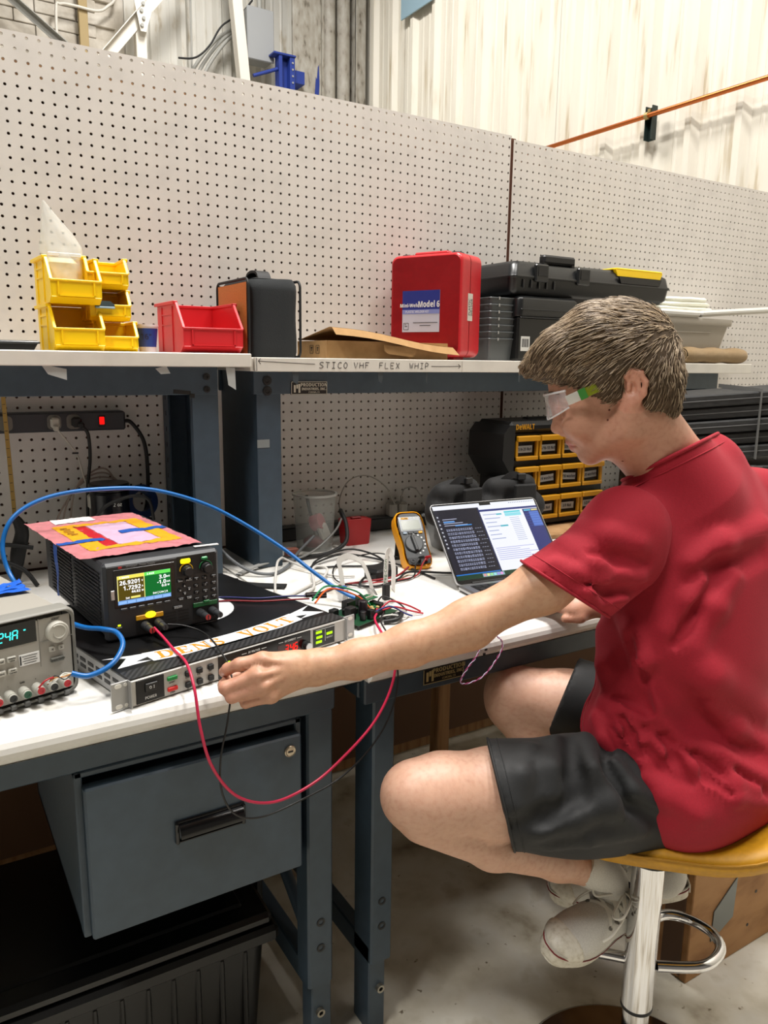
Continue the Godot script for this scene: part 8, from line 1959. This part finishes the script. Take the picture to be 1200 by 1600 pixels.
const SHAPE_HAIR := [[1,0.7585,1.3491,1.1136,0.1,0.093,0.083,-0.6717,-0.1197,-0.7311,-0.0625,0.9925,-0.105,-0.7381,0.0248,0.6742,0.02,0], [1,0.7884,1.3081,1.1478,0.06,0.066,0.078,-0.6744,0,-0.7384,0.0183,0.9997,-0.0167,-0.7381,0.0248,0.6742,0.03,0], [0,0.7946,1.3072,1.1843,0.8012,1.2679,1.193,0.028,0.018,0.02,0], [0,0.8241,1.3062,1.1573,0.8307,1.2669,1.166,0.028,0.018,0.02,0], [0,0.6953,1.3812,1.1173,0.6605,1.3492,1.0767,0.042,0.032,0.03,0], [0,0.6605,1.3492,1.0767,0.6346,1.3292,1.038,0.032,0.01,0.03,0], [0,0.7196,1.3804,1.0951,0.6836,1.3485,1.0556,0.042,0.032,0.03,0], [0,0.6836,1.3485,1.0556,0.6541,1.3286,1.0202,0.032,0.01,0.03,0], [0,0.7447,1.3796,1.0722,0.7075,1.3477,1.0338,0.042,0.032,0.03,0], [0,0.7075,1.3477,1.0338,0.6742,1.3279,1.0018,0.032,0.01,0.03,0], [0,0.7691,1.3788,1.0499,0.7306,1.3469,1.0127,0.042,0.032,0.03,0], [0,0.7306,1.3469,1.0127,0.6936,1.3272,0.984,0.032,0.01,0.03,0], [0,0.6675,1.3242,1.098,0.6902,1.3041,1.1384,0.016,0.014,0.02,0], [0,0.7502,1.3215,1.0225,0.7877,1.3008,1.0494,0.016,0.014,0.02,0], [0,0.699,1.317,1.1475,0.7032,1.2876,1.1532,0.016,0.008,0.015,0], [0,0.7016,1.2582,1.0547,0.613,1.2612,1.1356,0.037,0.037,0.008,1], [0,0.7359,1.2275,1.0933,0.6325,1.2309,1.1877,0.046,0.046,0.008,1], [0,0.7481,1.2514,1.1503,0.6772,1.2546,1.2357,0.03,0.03,0.006,1], [1,0.7164,1.3016,1.1953,0.022,0.032,0.03,-0.6729,-0.0998,-0.733,-0.0491,0.9947,-0.0904,-0.7381,0.0248,0.6742,0.006,1], [0,0.7783,1.2084,1.1405,0.675,1.2119,1.2349,0.05,0.05,0.01,1]]
const SEAM_COLLAR := [0.9646, 1.1635, 1.0692, 0.9288, 1.1528, 1.0683, 0.8988, 1.1468, 1.0728, 0.8755, 1.1421, 1.0765, 0.8552, 1.1389, 1.0811, 0.8367, 1.1371, 1.0877, 0.8196, 1.1368, 1.0960, 0.8043, 1.1382, 1.1066, 0.7915, 1.1417, 1.1197, 0.7841, 1.1481, 1.1354, 0.7826, 1.1564, 1.1513, 0.7838, 1.1646, 1.1659, 0.7864, 1.1727, 1.1794, 0.7911, 1.1809, 1.1920, 0.7989, 1.1891, 1.2029, 0.8095, 1.1968, 1.2116, 0.8223, 1.2036, 1.2175, 0.8365, 1.2094, 1.2206, 0.8515, 1.2138, 1.2209, 0.8668, 1.2168, 1.2184, 0.8819, 1.2183, 1.2131, 0.8962, 1.2181, 1.2053, 0.9102, 1.2168, 1.1955, 0.9275, 1.2158, 1.1846, 0.9644, 1.2190, 1.1713, 1.0013, 1.2150, 1.1446, 1.0109, 1.1996, 1.1112, 0.9962, 1.1803, 1.0834]
const SEAM_RIB := [0.9580, 1.1499, 1.0864, 0.9385, 1.1355, 1.0702, 0.9093, 1.1269, 1.0697, 0.8829, 1.1217, 1.0740, 0.8599, 1.1181, 1.0794, 0.8387, 1.1157, 1.0860, 0.8185, 1.1143, 1.0940, 0.7967, 1.1125, 1.1022, 0.7659, 1.1074, 1.1089, 0.7453, 1.1124, 1.1289, 0.7353, 1.1232, 1.1540, 0.7821, 1.1479, 1.1748, 0.7909, 1.1574, 1.1877, 0.7977, 1.1655, 1.1991, 0.8057, 1.1734, 1.2093, 0.8158, 1.1807, 1.2176, 0.8278, 1.1875, 1.2236, 0.8413, 1.1933, 1.2272, 0.8559, 1.1980, 1.2283, 0.8712, 1.2014, 1.2266, 0.8866, 1.2035, 1.2222, 0.9020, 1.2040, 1.2152, 0.9183, 1.2038, 1.2063, 0.9415, 1.2050, 1.1963, 0.9798, 1.2075, 1.1809, 0.9836, 1.1946, 1.1551, 0.9811, 1.1802, 1.1299, 0.9724, 1.1650, 1.1066]
const SEAM_CUFF := [0.6296, 1.0171, 1.0885, 0.6409, 1.0108, 1.0854, 0.6530, 1.0036, 1.0844, 0.6657, 0.9955, 1.0859, 0.6788, 0.9865, 1.0905, 0.6919, 0.9767, 1.0987, 0.7050, 0.9663, 1.1107, 0.7165, 0.9557, 1.1277, 0.7236, 0.9467, 1.1498, 0.7228, 0.9420, 1.1748, 0.7122, 0.9438, 1.1978, 0.6948, 0.9510, 1.2148, 0.6756, 0.9604, 1.2261, 0.6560, 0.9713, 1.2314, 0.6370, 0.9846, 1.2238, 0.6208, 0.9936, 1.2284, 0.6098, 1.0040, 1.2107, 0.5984, 1.0124, 1.2039, 0.5914, 1.0192, 1.1915, 0.5858, 1.0252, 1.1796, 0.5813, 1.0304, 1.1674, 0.5839, 1.0318, 1.1532, 0.5876, 1.0320, 1.1409, 0.5908, 1.0325, 1.1294, 0.5955, 1.0318, 1.1186, 0.6020, 1.0299, 1.1088, 0.6100, 1.0266, 1.1004, 0.6193, 1.0224, 1.0935]
const SEAM_CUFFEDGE := [0.6195, 1.0025, 1.0796, 0.6316, 0.9953, 1.0786, 0.6436, 0.9877, 1.0798, 0.6556, 0.9796, 1.0832, 0.6674, 0.9712, 1.0891, 0.6790, 0.9622, 1.0978, 0.6903, 0.9529, 1.1097, 0.7000, 0.9436, 1.1257, 0.7061, 0.9356, 1.1460, 0.7057, 0.9311, 1.1690, 0.6969, 0.9320, 1.1908, 0.6815, 0.9380, 1.2074, 0.6628, 0.9475, 1.2171, 0.6445, 0.9578, 1.2217, 0.6275, 0.9675, 1.2250, 0.6118, 0.9783, 1.2194, 0.6003, 0.9880, 1.2067, 0.5912, 0.9958, 1.1960, 0.5829, 1.0028, 1.1867, 0.5760, 1.0092, 1.1763, 0.5708, 1.0148, 1.1644, 0.5688, 1.0189, 1.1509, 0.5690, 1.0216, 1.1370, 0.5718, 1.0228, 1.1230, 0.5776, 1.0220, 1.1098, 0.5860, 1.0192, 1.0984, 0.5961, 1.0149, 1.0892, 0.6076, 1.0091, 1.0830]
const SEAM_HEM := [1.0312, 0.5708, 1.3272, 1.0077, 0.5593, 1.3313, 0.9851, 0.5509, 1.3333, 0.9639, 0.5448, 1.3338, 0.9436, 0.5406, 1.3329, 0.9241, 0.5377, 1.3312, 0.9049, 0.5359, 1.3287, 0.8851, 0.5340, 1.3261, 0.8632, 0.5316, 1.3235, 0.8381, 0.5298, 1.3198, 0.8097, 0.5304, 1.3135, 0.7805, 0.5362, 1.3030, 0.7541, 0.5488, 1.2878, 0.7345, 0.5680, 1.2687, 0.7233, 0.5920, 1.2476, 0.7154, 0.6184, 1.2252, 0.7108, 0.6476, 1.2014, 0.7009, 0.6825, 1.1720, 0.7081, 0.7190, 1.1448, 0.7355, 0.7492, 1.1268, 0.7677, 0.7768, 1.1117, 0.7943, 0.8177, 1.0851, 0.8348, 0.8535, 1.0653, 0.8854, 0.8857, 1.0504, 0.9446, 0.9017, 1.0500, 1.0039, 0.8992, 1.0640, 1.0532, 0.8752, 1.0929, 1.0720, 0.8193, 1.1406, 1.0738, 0.7671, 1.1819, 1.0700, 0.7265, 1.2129, 1.0786, 0.7016, 1.2342, 1.0908, 0.6795, 1.2541, 1.0962, 0.6550, 1.2744, 1.0908, 0.6295, 1.2933, 1.0756, 0.6059, 1.3087, 1.0547, 0.5861, 1.3199]
const SEAM_HEMEDGE := [1.0344, 0.5602, 1.3142, 1.0103, 0.5490, 1.3181, 0.9875, 0.5409, 1.3198, 0.9663, 0.5350, 1.3201, 0.9461, 0.5309, 1.3191, 0.9267, 0.5283, 1.3172, 0.9077, 0.5267, 1.3146, 0.8883, 0.5251, 1.3118, 0.8670, 0.5232, 1.3090, 0.8427, 0.5217, 1.3052, 0.8150, 0.5224, 1.2990, 0.7861, 0.5278, 1.2889, 0.7600, 0.5399, 1.2740, 0.7401, 0.5585, 1.2553, 0.7286, 0.5821, 1.2345, 0.7206, 0.6081, 1.2125, 0.7171, 0.6368, 1.1893, 0.7091, 0.6706, 1.1611, 0.7142, 0.7070, 1.1336, 0.7408, 0.7370, 1.1156, 0.7758, 0.7608, 1.1040, 0.8031, 0.7975, 1.0808, 0.8415, 0.8314, 1.0621, 0.8901, 0.8580, 1.0512, 0.9455, 0.8747, 1.0494, 1.0010, 0.8716, 1.0632, 1.0430, 0.8416, 1.0953, 1.0662, 0.7984, 1.1339, 1.0689, 0.7499, 1.1725, 1.0727, 0.7162, 1.1997, 1.0850, 0.6930, 1.2204, 1.0986, 0.6707, 1.2407, 1.1033, 0.6454, 1.2615, 1.0969, 0.6193, 1.2807, 1.0806, 0.5953, 1.2962, 1.0586, 0.5754, 1.3072]
const SEAM_SHORT := [0.5861, 0.6515, 1.0721, 0.5927, 0.6291, 1.0726, 0.5964, 0.6056, 1.0782, 0.5964, 0.5827, 1.0892, 0.5930, 0.5617, 1.1048, 0.5851, 0.5458, 1.1250, 0.5726, 0.5392, 1.1479, 0.5577, 0.5430, 1.1696, 0.5430, 0.5539, 1.1874, 0.5301, 0.5671, 1.2013, 0.5187, 0.5814, 1.2123, 0.5088, 0.5972, 1.2202, 0.5004, 0.6140, 1.2252, 0.4956, 0.6325, 1.2238, 0.4921, 0.6498, 1.2209, 0.4830, 0.6688, 1.2262, 0.4831, 0.6864, 1.2173, 0.4854, 0.7023, 1.2061, 0.4896, 0.7159, 1.1928, 0.4967, 0.7250, 1.1773, 0.5051, 0.7309, 1.1611, 0.5149, 0.7325, 1.1449, 0.5255, 0.7302, 1.1293, 0.5364, 0.7244, 1.1150, 0.5472, 0.7155, 1.1023, 0.5579, 0.7038, 1.0911, 0.5681, 0.6891, 1.0822, 0.5777, 0.6717, 1.0756]
const SEAM_SHORTEDGE := [0.5717, 0.6477, 1.0678, 0.5772, 0.6265, 1.0694, 0.5800, 0.6048, 1.0755, 0.5793, 0.5842, 1.0866, 0.5753, 0.5661, 1.1017, 0.5676, 0.5527, 1.1203, 0.5564, 0.5466, 1.1409, 0.5433, 0.5485, 1.1606, 0.5302, 0.5561, 1.1776, 0.5179, 0.5662, 1.1920, 0.5067, 0.5788, 1.2035, 0.4966, 0.5934, 1.2125, 0.4878, 0.6097, 1.2183, 0.4812, 0.6277, 1.2200, 0.4766, 0.6460, 1.2183, 0.4702, 0.6652, 1.2191, 0.4688, 0.6842, 1.2121, 0.4699, 0.7019, 1.2017, 0.4742, 0.7168, 1.1878, 0.4813, 0.7276, 1.1714, 0.4906, 0.7334, 1.1538, 0.5014, 0.7343, 1.1364, 0.5128, 0.7308, 1.1201, 0.5242, 0.7235, 1.1057, 0.5353, 0.7133, 1.0932, 0.5458, 0.7004, 1.0829, 0.5556, 0.6850, 1.0750, 0.5643, 0.6673, 1.0699]
# ---------------------------------------------------------------- seated person
func shape_of(rows: Array, cell: float) -> SDF:
	var s := SDF.new()
	s.hs = cell
	for r in rows:
		if r[0] == 0:
			s.cap(V(r[1], r[2], r[3]), V(r[4], r[5], r[6]), r[7], r[8], r[9], r[10] > 0.5)
		elif r[0] == 1:
			s.ell(V(r[1], r[2], r[3]), V(r[4], r[5], r[6]), Basis(V(r[7], r[8], r[9]), V(r[10], r[11], r[12]), V(r[13], r[14], r[15])), r[16], r[17] > 0.5)
		else:
			s.cut(V(r[1], r[2], r[3]), V(r[4], r[5], r[6]), r[7])
	return s

const HEAD := Vector3(0.751, 1.305, 1.107)
const FWD := Vector3(-0.674, 0.0, -0.738)
const SIDE := Vector3(-0.738, 0.025, 0.674)

func skin_material() -> StandardMaterial3D:
	var m := tri_mat(Color(1, 1, 1), 0.48, noise_tex(0.03, [[0.0, Color(0.90, 0.84, 0.82)], [0.5, Color(0.98, 0.965, 0.96)], [1.0, Color(1, 1, 1)]], 5, 101), Vector3(5, 5, 5), noise_tex(0.25, [], 3, 102, 256), 0.015)
	m.vertex_color_use_as_albedo = true
	m.subsurf_scatter_enabled = true
	m.subsurf_scatter_strength = 0.12
	return m

func person() -> void:
	var who := thing("person", "person in a red T-shirt and black shorts seated on the yellow stool", "person", V(0.95, 0.53, 1.22))
	var off := -who.position
	var b := mb()
	var sk := Color(0.54, 0.29, 0.195)
	var lip := V(0.716, 1.2025, 1.073)
	var ear := V(0.724, 1.302, 1.188)
	var arm := shape_of(SHAPE_ARM, 0.0032)
	arm.cf = func(p: Vector3, n: Vector3) -> Color: return Color(0.57, 0.335, 0.205).lerp(Color(0.58, 0.30, 0.205), clampf((0.22 - p.x) * 10.0, 0.0, 1.0))
	arm.mesh_into(b)
	var ra := shape_of(SHAPE_RIGHTARM, 0.0045)
	ra.cf = func(p: Vector3, n: Vector3) -> Color: return Color(0.55, 0.30, 0.20)
	ra.mesh_into(b)
	var lg := shape_of(SHAPE_LEGS, 0.007)
	lg.cf = func(p: Vector3, n: Vector3) -> Color: return Color(0.63, 0.385, 0.275)
	lg.mesh_into(b)
	var tr := shape_of(SHAPE_TORSO, 0.014)
	tr.cf = lg.cf
	tr.mesh_into(b)
	var hd := shape_of(SHAPE_HEAD, 0.003)
	hd.cf = func(p: Vector3, n: Vector3) -> Color:
		var c := sk
		var q := p - lip
		var up := q.y + 0.35 * q.dot(FWD)
		var d := Vector2(q.dot(SIDE) / 0.026, up / 0.0105).length()
		if q.dot(FWD) > -0.012 and d < 1.0: c = c.lerp(Color(0.52, 0.18, 0.15), smoothstep(1.0, 0.7, d) * 0.85)
		if (p - ear).length() < 0.042 and (p - HEAD).dot(SIDE) > 0.062: c = c.lerp(Color(0.66, 0.31, 0.22), 0.6)
		return c
	hd.mesh_into(b)
	part(who, "body", b, skin_material()).position = off
	# small moles on the cheek
	var hit := func(p: Vector3, dir: Vector3) -> Vector3:
		var x := p
		for k in 60: x += dir * hd.val(hd.ps, x) * 0.9
		return x
	for q in [[0.714, 1.265, 1.148], [0.712, 1.249, 1.148]]:
		part(who, "mole", mb().ball(hit.call(V(q[0], q[1], q[2]) + SIDE * 0.05, -SIDE), V(0.0018, 0.0018, 0.0018), 8, 6), mt(Color(0.42, 0.20, 0.15), 0.6)).position = off
	# eyebrow and lashes
	var bro := mb()
	for s in [-1.0, 1.0]:
		var pts := []
		for k in 8:
			var o: Vector3 = HEAD + FWD * (0.080 - 0.0022 * k) + V(0, -0.018 + 0.0016 * sin(k * 0.45), 0) + SIDE * s * (0.012 + 0.0052 * k)
			pts.append(hit.call(o + FWD * 0.05, -FWD))
		bro.tube(pts, [0.0014, 0.002, 0.0024, 0.0024, 0.0022, 0.002, 0.0016, 0.001], 6)
	part(who, "eyebrow", bro, mt(Color(0.34, 0.25, 0.17), 0.8)).position = off
	clothes(who, off)
	hair(who, off)
	shoe(who, off, V(0.585, 0.345, 1.200), V(0.842, 0.300, 1.165), V(-0.25, 1.0, 0.42), "left")
	shoe(who, off, V(0.811, 0.232, 0.985), V(1.035, 0.262, 1.150), V(-0.05, 1.0, 0.1), "right")
	glasses()

func clothes(who: Node3D, off: Vector3) -> void:
	var red := fab(Color(0.64, 0.045, 0.145), 0.85, 0.3, 80.0, 0.02)
	var sb := mb()
	shape_of(SHAPE_SHIRT, 0.0062).mesh_into(sb)
	shape_of(SHAPE_SLEEVE, 0.0058).mesh_into(sb)
	var shirt := part(who, "t_shirt", sb, red, "red cotton T-shirt")
	shirt.position = off
	var blk := fab(Color(0.085, 0.09, 0.095), 0.7, 0.25, 80.0, 0.015)
	var ob := mb()
	shape_of(SHAPE_SHORTS, 0.0065).mesh_into(ob)
	shape_of(SHAPE_RIGHTSHORT, 0.008).mesh_into(ob)
	var shorts := part(who, "shorts", ob, blk, "black sports shorts")
	shorts.position = off
	# stitched lines and rolled edges
	for q in [[SEAM_CUFF, 0.0009, red, "seam"], [SEAM_CUFFEDGE, 0.0024, red, "cuff_edge"], [SEAM_HEM, 0.0009, red, "seam"], [SEAM_HEMEDGE, 0.0024, red, "hem_edge"], [SEAM_COLLAR, 0.0034, red, "collar_edge"], [SEAM_RIB, 0.0011, red, "seam"], [SEAM_SHORT, 0.0009, blk, "seam"], [SEAM_SHORTEDGE, 0.0022, blk, "hem_edge"]]:
		var pts := []
		for k in range(0, q[0].size(), 3): pts.append(V(q[0][k], q[0][k + 1], q[0][k + 2]))
		var sm := pts.duplicate(); sm.append(pts[0])
		var curve := spl(sm, 3); curve.pop_back()
		part(shirt if q[2] == red else shorts, q[3], mb().tube(curve, q[1], 6, true), q[2])
	# socks
	var sm := fab(Color(0.88, 0.87, 0.84), 0.9, 0.4, 120.0, 0.05)
	for q in [[V(0.700, 0.464, 1.166), V(0.730, 0.443, 1.173), V(0.753, 0.424, 1.179), V(0.762, 0.392, 1.184), V(0.768, 0.355, 1.188)], [V(0.940, 0.365, 1.098), V(0.962, 0.340, 1.101), V(0.980, 0.318, 1.105), V(0.988, 0.300, 1.110), V(0.996, 0.275, 1.115)]]:
		var rr := []
		for k in 21: rr.append(lerpf(0.0345, 0.038, k / 20.0) + 0.0006 * sin(k * 2.4))
		rr[0] = 0.031
		part(who, "sock", mb().tube(spl(q, 5), rr, 24), sm, "white ribbed sock").position = off

func hair(who: Node3D, off: Vector3) -> void:
	var hs := shape_of(SHAPE_HAIR, 0.005)
	var cap := mb()
	hs.mesh_into(cap)
	var hm := tri_mat(Color(0.37, 0.295, 0.205), 0.75, noise_tex(0.05, [[0.0, Color(0.6, 0.58, 0.55)], [1.0, Color(1, 1, 1)]], 4, 111, 256), Vector3(9, 4, 9))
	var base := part(who, "hair", cap, hm, "short sandy brown hair swept forward")
	base.position = off
	var rng := RandomNumberGenerator.new(); rng.seed = 77
	var st := mb()
	var nv := cap.v.size()
	var grad := func(x: Vector3) -> Vector3:
		var d := hs.val(hs.ps, x); var e := 0.002
		return V(hs.val(hs.ps, x + V(e, 0, 0)) - d, hs.val(hs.ps, x + V(0, e, 0)) - d, hs.val(hs.ps, x + V(0, 0, e)) - d).normalized()
	var tones := [Color(0.27, 0.19, 0.115), Color(0.36, 0.265, 0.165), Color(0.19, 0.13, 0.08), Color(0.47, 0.36, 0.24)]
	for k in 5200:
		var i := rng.randi() % nv
		var p := cap.v[i]; var n := cap.n[i]
		var q := p - HEAD
		var f := q.dot(FWD); var sd := q.dot(SIDE)
		if sd < -0.045: continue
		# combed forward on top, down and forward at the sides, down at the nape
		var topness := clampf((q.y - 0.01) / 0.09, 0.0, 1.0)
		var back := clampf((-f - 0.02) / 0.07, 0.0, 1.0)
		var dir := FWD * lerpf(lerpf(0.75, 1.0, topness), 0.12, back * (1.0 - 0.7 * topness)) + V(0, lerpf(-0.85, -0.22, topness), 0)
		if f > 0.06: dir += V(0, -0.35, 0)
		dir += V(rng.randf_range(-1, 1), rng.randf_range(-1, 1), rng.randf_range(-1, 1)) * 0.16
		dir = (dir - n * dir.dot(n)).normalized()
		var ln := lerpf(0.013, 0.034, topness) * rng.randf_range(0.7, 1.2)
		if f > 0.05: ln *= 0.8
		if back > 0.5: ln = minf(ln, 0.02)
		var pts := []
		var x := p - n * 0.0015
		var steps := 4
		for s in steps + 1:
			pts.append(x + n * (0.0003 + 0.0016 * sin(PI * 0.55 * s / steps)))
			x += dir * ln / steps
			if s < steps:
				var d := hs.val(hs.ps, x)
				if absf(d) > 0.0008: n = (n * 0.4 + grad.call(x) * 0.6).normalized()
				x -= n * clampf(d, -0.004, 0.0035 if f < 0.05 else 0.001) * 0.9
				dir = (dir - n * dir.dot(n) * 0.85).normalized()
		if rng.randf() < 0.12:
			for s in steps + 1: pts[s] += cap.n[i] * 0.0035 * pow(float(s) / steps, 1.5)
		var w := rng.randf_range(0.0005, 0.0010)
		st.col = tones[rng.randi() % 4] * rng.randf_range(0.70, 1.02)
		st.tube(pts, [w, w * 1.05, w, w * 0.8, w * 0.25], 3)
	var sm := StandardMaterial3D.new()
	sm.vertex_color_use_as_albedo = true
	sm.roughness = 0.5
	var so := part(base, "hair_strands", st, sm)
	so.set_meta("kind", "stuff")

func shoe(who: Node3D, off: Vector3, toe: Vector3, heel: Vector3, up: Vector3, which: String) -> void:
	# low canvas sneaker: x to the toe, y up, heel at the origin
	var ax := (toe - heel).normalized()
	var L := (toe - heel).length() / 0.282
	var y := (up - ax * up.dot(ax)).normalized()
	var xf := Transform3D(Basis(ax, y, ax.cross(y)).scaled_local(Vector3.ONE * L), heel)
	var canvas := fab(Color(0.84, 0.83, 0.80), 0.85, 0.2, 100.0, 0.03)
	var rub := tri_mat(Color(0.85, 0.835, 0.79), 0.5, noise_tex(0.04, [[0.0, Color(0.75, 0.72, 0.66)], [0.4, Color(0.95, 0.94, 0.92)], [1.0, Color(1, 1, 1)]], 4, 121, 256), Vector3(8, 8, 8))
	var sd := SDF.new(); sd.hs = 0.0042
	sd.ell(V(0.045, 0.050, 0), V(0.047, 0.046, 0.034), Basis.IDENTITY, 0.02)
	sd.cap(V(0.05, 0.045, 0), V(0.15, 0.042, 0), 0.038, 0.039, 0.02)
	sd.cap(V(0.10, 0.072, 0), V(0.19, 0.042, 0), 0.022, 0.026, 0.02)
	sd.ell(V(0.205, 0.032, 0), V(0.068, 0.031, 0.045), Basis.IDENTITY, 0.03)
	sd.cut(V(0, 0.008, 0), V(0, -1, 0), 0.003)
	sd.cut(V(0.05, 0.088, 0), V(-0.25, 1, 0).normalized(), 0.004)
	sd.ell(V(0.045, 0.095, 0), V(0.040, 0.05, 0.027), Basis.IDENTITY, 0.004, true)
	var ub := mb(); ub.t = xf; sd.mesh_into(ub)
	var o := part(who, "sneaker", ub, canvas, "white canvas sneaker")
	o.position = off
	var line := func(g: float) -> Array:
		var out := []
		for k in 44:
			var a := TAU * k / 44.0
			var c := cos(a); var s := sin(a)
			var x := 0.138 + 0.142 * signf(c) * pow(absf(c), 0.82)
			var w := 0.033 + 0.013 * smoothstep(0.05, 0.22, x) - 0.003 * exp(-pow((x - 0.11) / 0.04, 2.0))
			out.append(Vector2(x + g * c, (w + g) * signf(s) * pow(absf(s), 0.75)))
		return out
	var sole := mb(); sole.t = xf
	var rows := []
	for q in [[0.0, -0.004], [0.003, 0.001], [0.025, 0.002], [0.0285, 0.0005]]:
		var row := []
		for p in line.call(q[1]): row.append(V(p.x, q[0] + 0.007 * smoothstep(0.2, 0.28, p.x), -p.y))
		rows.append(row)
	sole.grid(rows, true)
	sole.t = xf * Transform3D(Basis(V(1, 0, 0), V(0, 0, -1), V(0, 1, 0)), Vector3.ZERO)
	sole.prism(line.call(-0.004), 0.0, 0.012)
	part(o, "sole", sole, rub, "white rubber sole")
	for q in [[0.0225, 0.0026, Color(0.45, 0.07, 0.10)], [0.027, 0.0016, Color(0.72, 0.70, 0.66)]]:
		var pts := []
		for p in line.call(q[1]): pts.append(V(p.x, q[0] + 0.007 * smoothstep(0.2, 0.28, p.x), -p.y))
		var sm := mb(); sm.t = xf; sm.tube(pts, 0.0014, 6, true)
		part(o, "sole_stripe", sm, mt(q[2], 0.6), "dark red sole stripe" if q[0] < 0.025 else "")
	var cap := SDF.new(); cap.hs = 0.004
	cap.ell(V(0.222, 0.030, 0), V(0.058, 0.0305, 0.0455), Basis.IDENTITY, 0.02)
	cap.cut(V(0.222, 0.0, 0), V(-1, 0.25, 0).normalized(), 0.003); cap.cut(V(0, 0.015, 0), V(0, -1, 0), 0.003)
	var cm := mb(); cm.t = xf; cap.mesh_into(cm)
	part(o, "toe_cap", cm, rub)
	var tg := mb(); tg.t = xf
	tg.ribbon(spl([V(0.172, 0.064, 0), V(0.14, 0.082, 0), V(0.11, 0.098, 0), V(0.085, 0.118, 0)], 4), V(0.5, 0.85, 0), 0.04, 0.004)
	part(o, "tongue", tg, canvas)
	var lb := mb(); lb.t = xf * Transform3D(Basis(V(0, 0, 1), 2.4), V(0.092, 0.114, 0)); lb.bx(V(0, -0.003, 0), V(0.014, 0.002, 0.022))
	part(o, "tongue_label", lb, mt(Color(0.16, 0.17, 0.28), 0.6))
	var lace := mt(Color(0.87, 0.86, 0.82), 0.8)
	for k in 5:
		var x := 0.178 - k * 0.017; var yy := 0.064 + k * 0.0095
		for s in [-1.0, 1.0]:
			var e := mb(); e.t = xf
			e.lathe_on(V(x, yy - 0.006, s * 0.0265), V(0.25, 0.6, s * 0.75).normalized(), [Vector2(0.0018, 0.006), Vector2(0.0036, 0.007), Vector2(0.0036, 0.0)], 10)
			part(o, "eyelet", e, mt(Color(0.55, 0.53, 0.50), 0.4, 0.7))
			var l := mb(); l.t = xf
			l.ribbon(spl([V(x, yy, s * 0.027), V(x - 0.006, yy + 0.010, s * 0.012), V(x - 0.012, yy + 0.013, -s * 0.008), V(x - 0.017, yy + 0.0095, -s * 0.026)], 4), V(0.5, 0.85, 0), 0.0065, 0.0018)
			part(o, "lace", l, lace)
	for s in [-1.0, 1.0]:
		var l := mb(); l.t = xf
		l.tube(spl([V(0.11, 0.112, 0), V(0.125, 0.122, s * 0.02), V(0.16, 0.108, s * 0.036), V(0.165, 0.096, s * 0.022), V(0.125, 0.113, s * 0.004)], 6), 0.0024, 6)
		l.tube(spl([V(0.112, 0.112, 0), V(0.14, 0.104, s * 0.03), V(0.17, 0.075, s * 0.042), V(0.188, 0.058, s * 0.040)], 6), 0.0022, 6)
		part(o, "lace_bow", l, lace)
	var ht := mb(); ht.t = xf; ht.bx(V(-0.006, 0.022, 0), V(0.003, 0.022, 0.022), 0.001)
	part(o, "heel_patch", ht, rub)

func glasses() -> void:
	var g := thing("safety_glasses", "clear safety glasses with green tipped temples worn by the person", "glasses", HEAD)
	var cl := clear(Color(0.88, 0.89, 0.93, 0.22), 0.04)
	var rows := []
	for a in 7:
		var t := a / 6.0
		var row := []
		for b in 25:
			var s := (b / 24.0 * 2.0 - 1.0)
			var an := s * 1.15
			var fx := 0.034 + 0.066 * cos(an) - 0.004 * (1.0 - t) + 0.004 * t
			var z := 0.079 * sin(an)
			var lo := -0.060 + 0.022 * pow(absf(s), 2.0) + 0.024 * exp(-pow(s / 0.13, 2.0))
			var hi := -0.017 + 0.006 * pow(absf(s), 2.0)
			row.append(FWD * fx + SIDE * z + V(0, lerpf(lo, hi, t) - 0.004 * (fx - 0.05) / 0.05, 0))
		rows.append(row)
	part(g, "lens", mb().grid(rows), cl, "clear wraparound lens")
	var edge := []; for p in rows[6]: edge.append(p)
	part(g, "brow_bar", mb().tube(edge, 0.0018, 6), clear(Color(0.94, 0.95, 0.96, 0.55), 0.1))
	var low := []; for p in rows[0]: low.append(p)
	part(g, "lower_edge", mb().tube(low, 0.0014, 6), clear(Color(0.94, 0.95, 0.96, 0.55), 0.1))
	var gr := clear(Color(0.52, 0.56, 0.10, 0.72), 0.3)
	for s in [-1.0, 1.0]:
		var p0: Vector3 = FWD * 0.061 + SIDE * s * 0.072 + V(0, -0.028, 0)
		var p1: Vector3 = FWD * 0.042 + SIDE * s * 0.079 + V(0, -0.019, 0)
		var p2: Vector3 = FWD * 0.018 + SIDE * s * 0.0815 + V(0, -0.007, 0)
		var p3: Vector3 = FWD * -0.012 + SIDE * s * 0.070 + V(0, 0.006, 0)
		part(g, "clear_hinge", mb().ribbon([p0, p1], SIDE * s, 0.016, 0.0025), clear(Color(0.88, 0.92, 0.90, 0.4), 0.1))
		part(g, "hinge_band", mb().ribbon([p1 + SIDE * s * 0.0006, p1.lerp(p2, 0.45) + SIDE * s * 0.0006], SIDE * s, 0.017, 0.0036), mt(Color(0.22, 0.50, 0.20), 0.35), "green hinge band")
		part(g, "temple", mb().ribbon([p1, p2, p3], SIDE * s, 0.015, 0.0026), gr, "yellow green temple arm")
func _ready() -> void:
	make_materials()
	view_and_light()
	setting()
	pegboards()
	benches()
	risers()
	shelf_things()
	rack_unit()
	source_unit()
	grey_unit()
	bench_cables()
	left_back_things()
	right_things()
	under_things()
	stool()
	person()
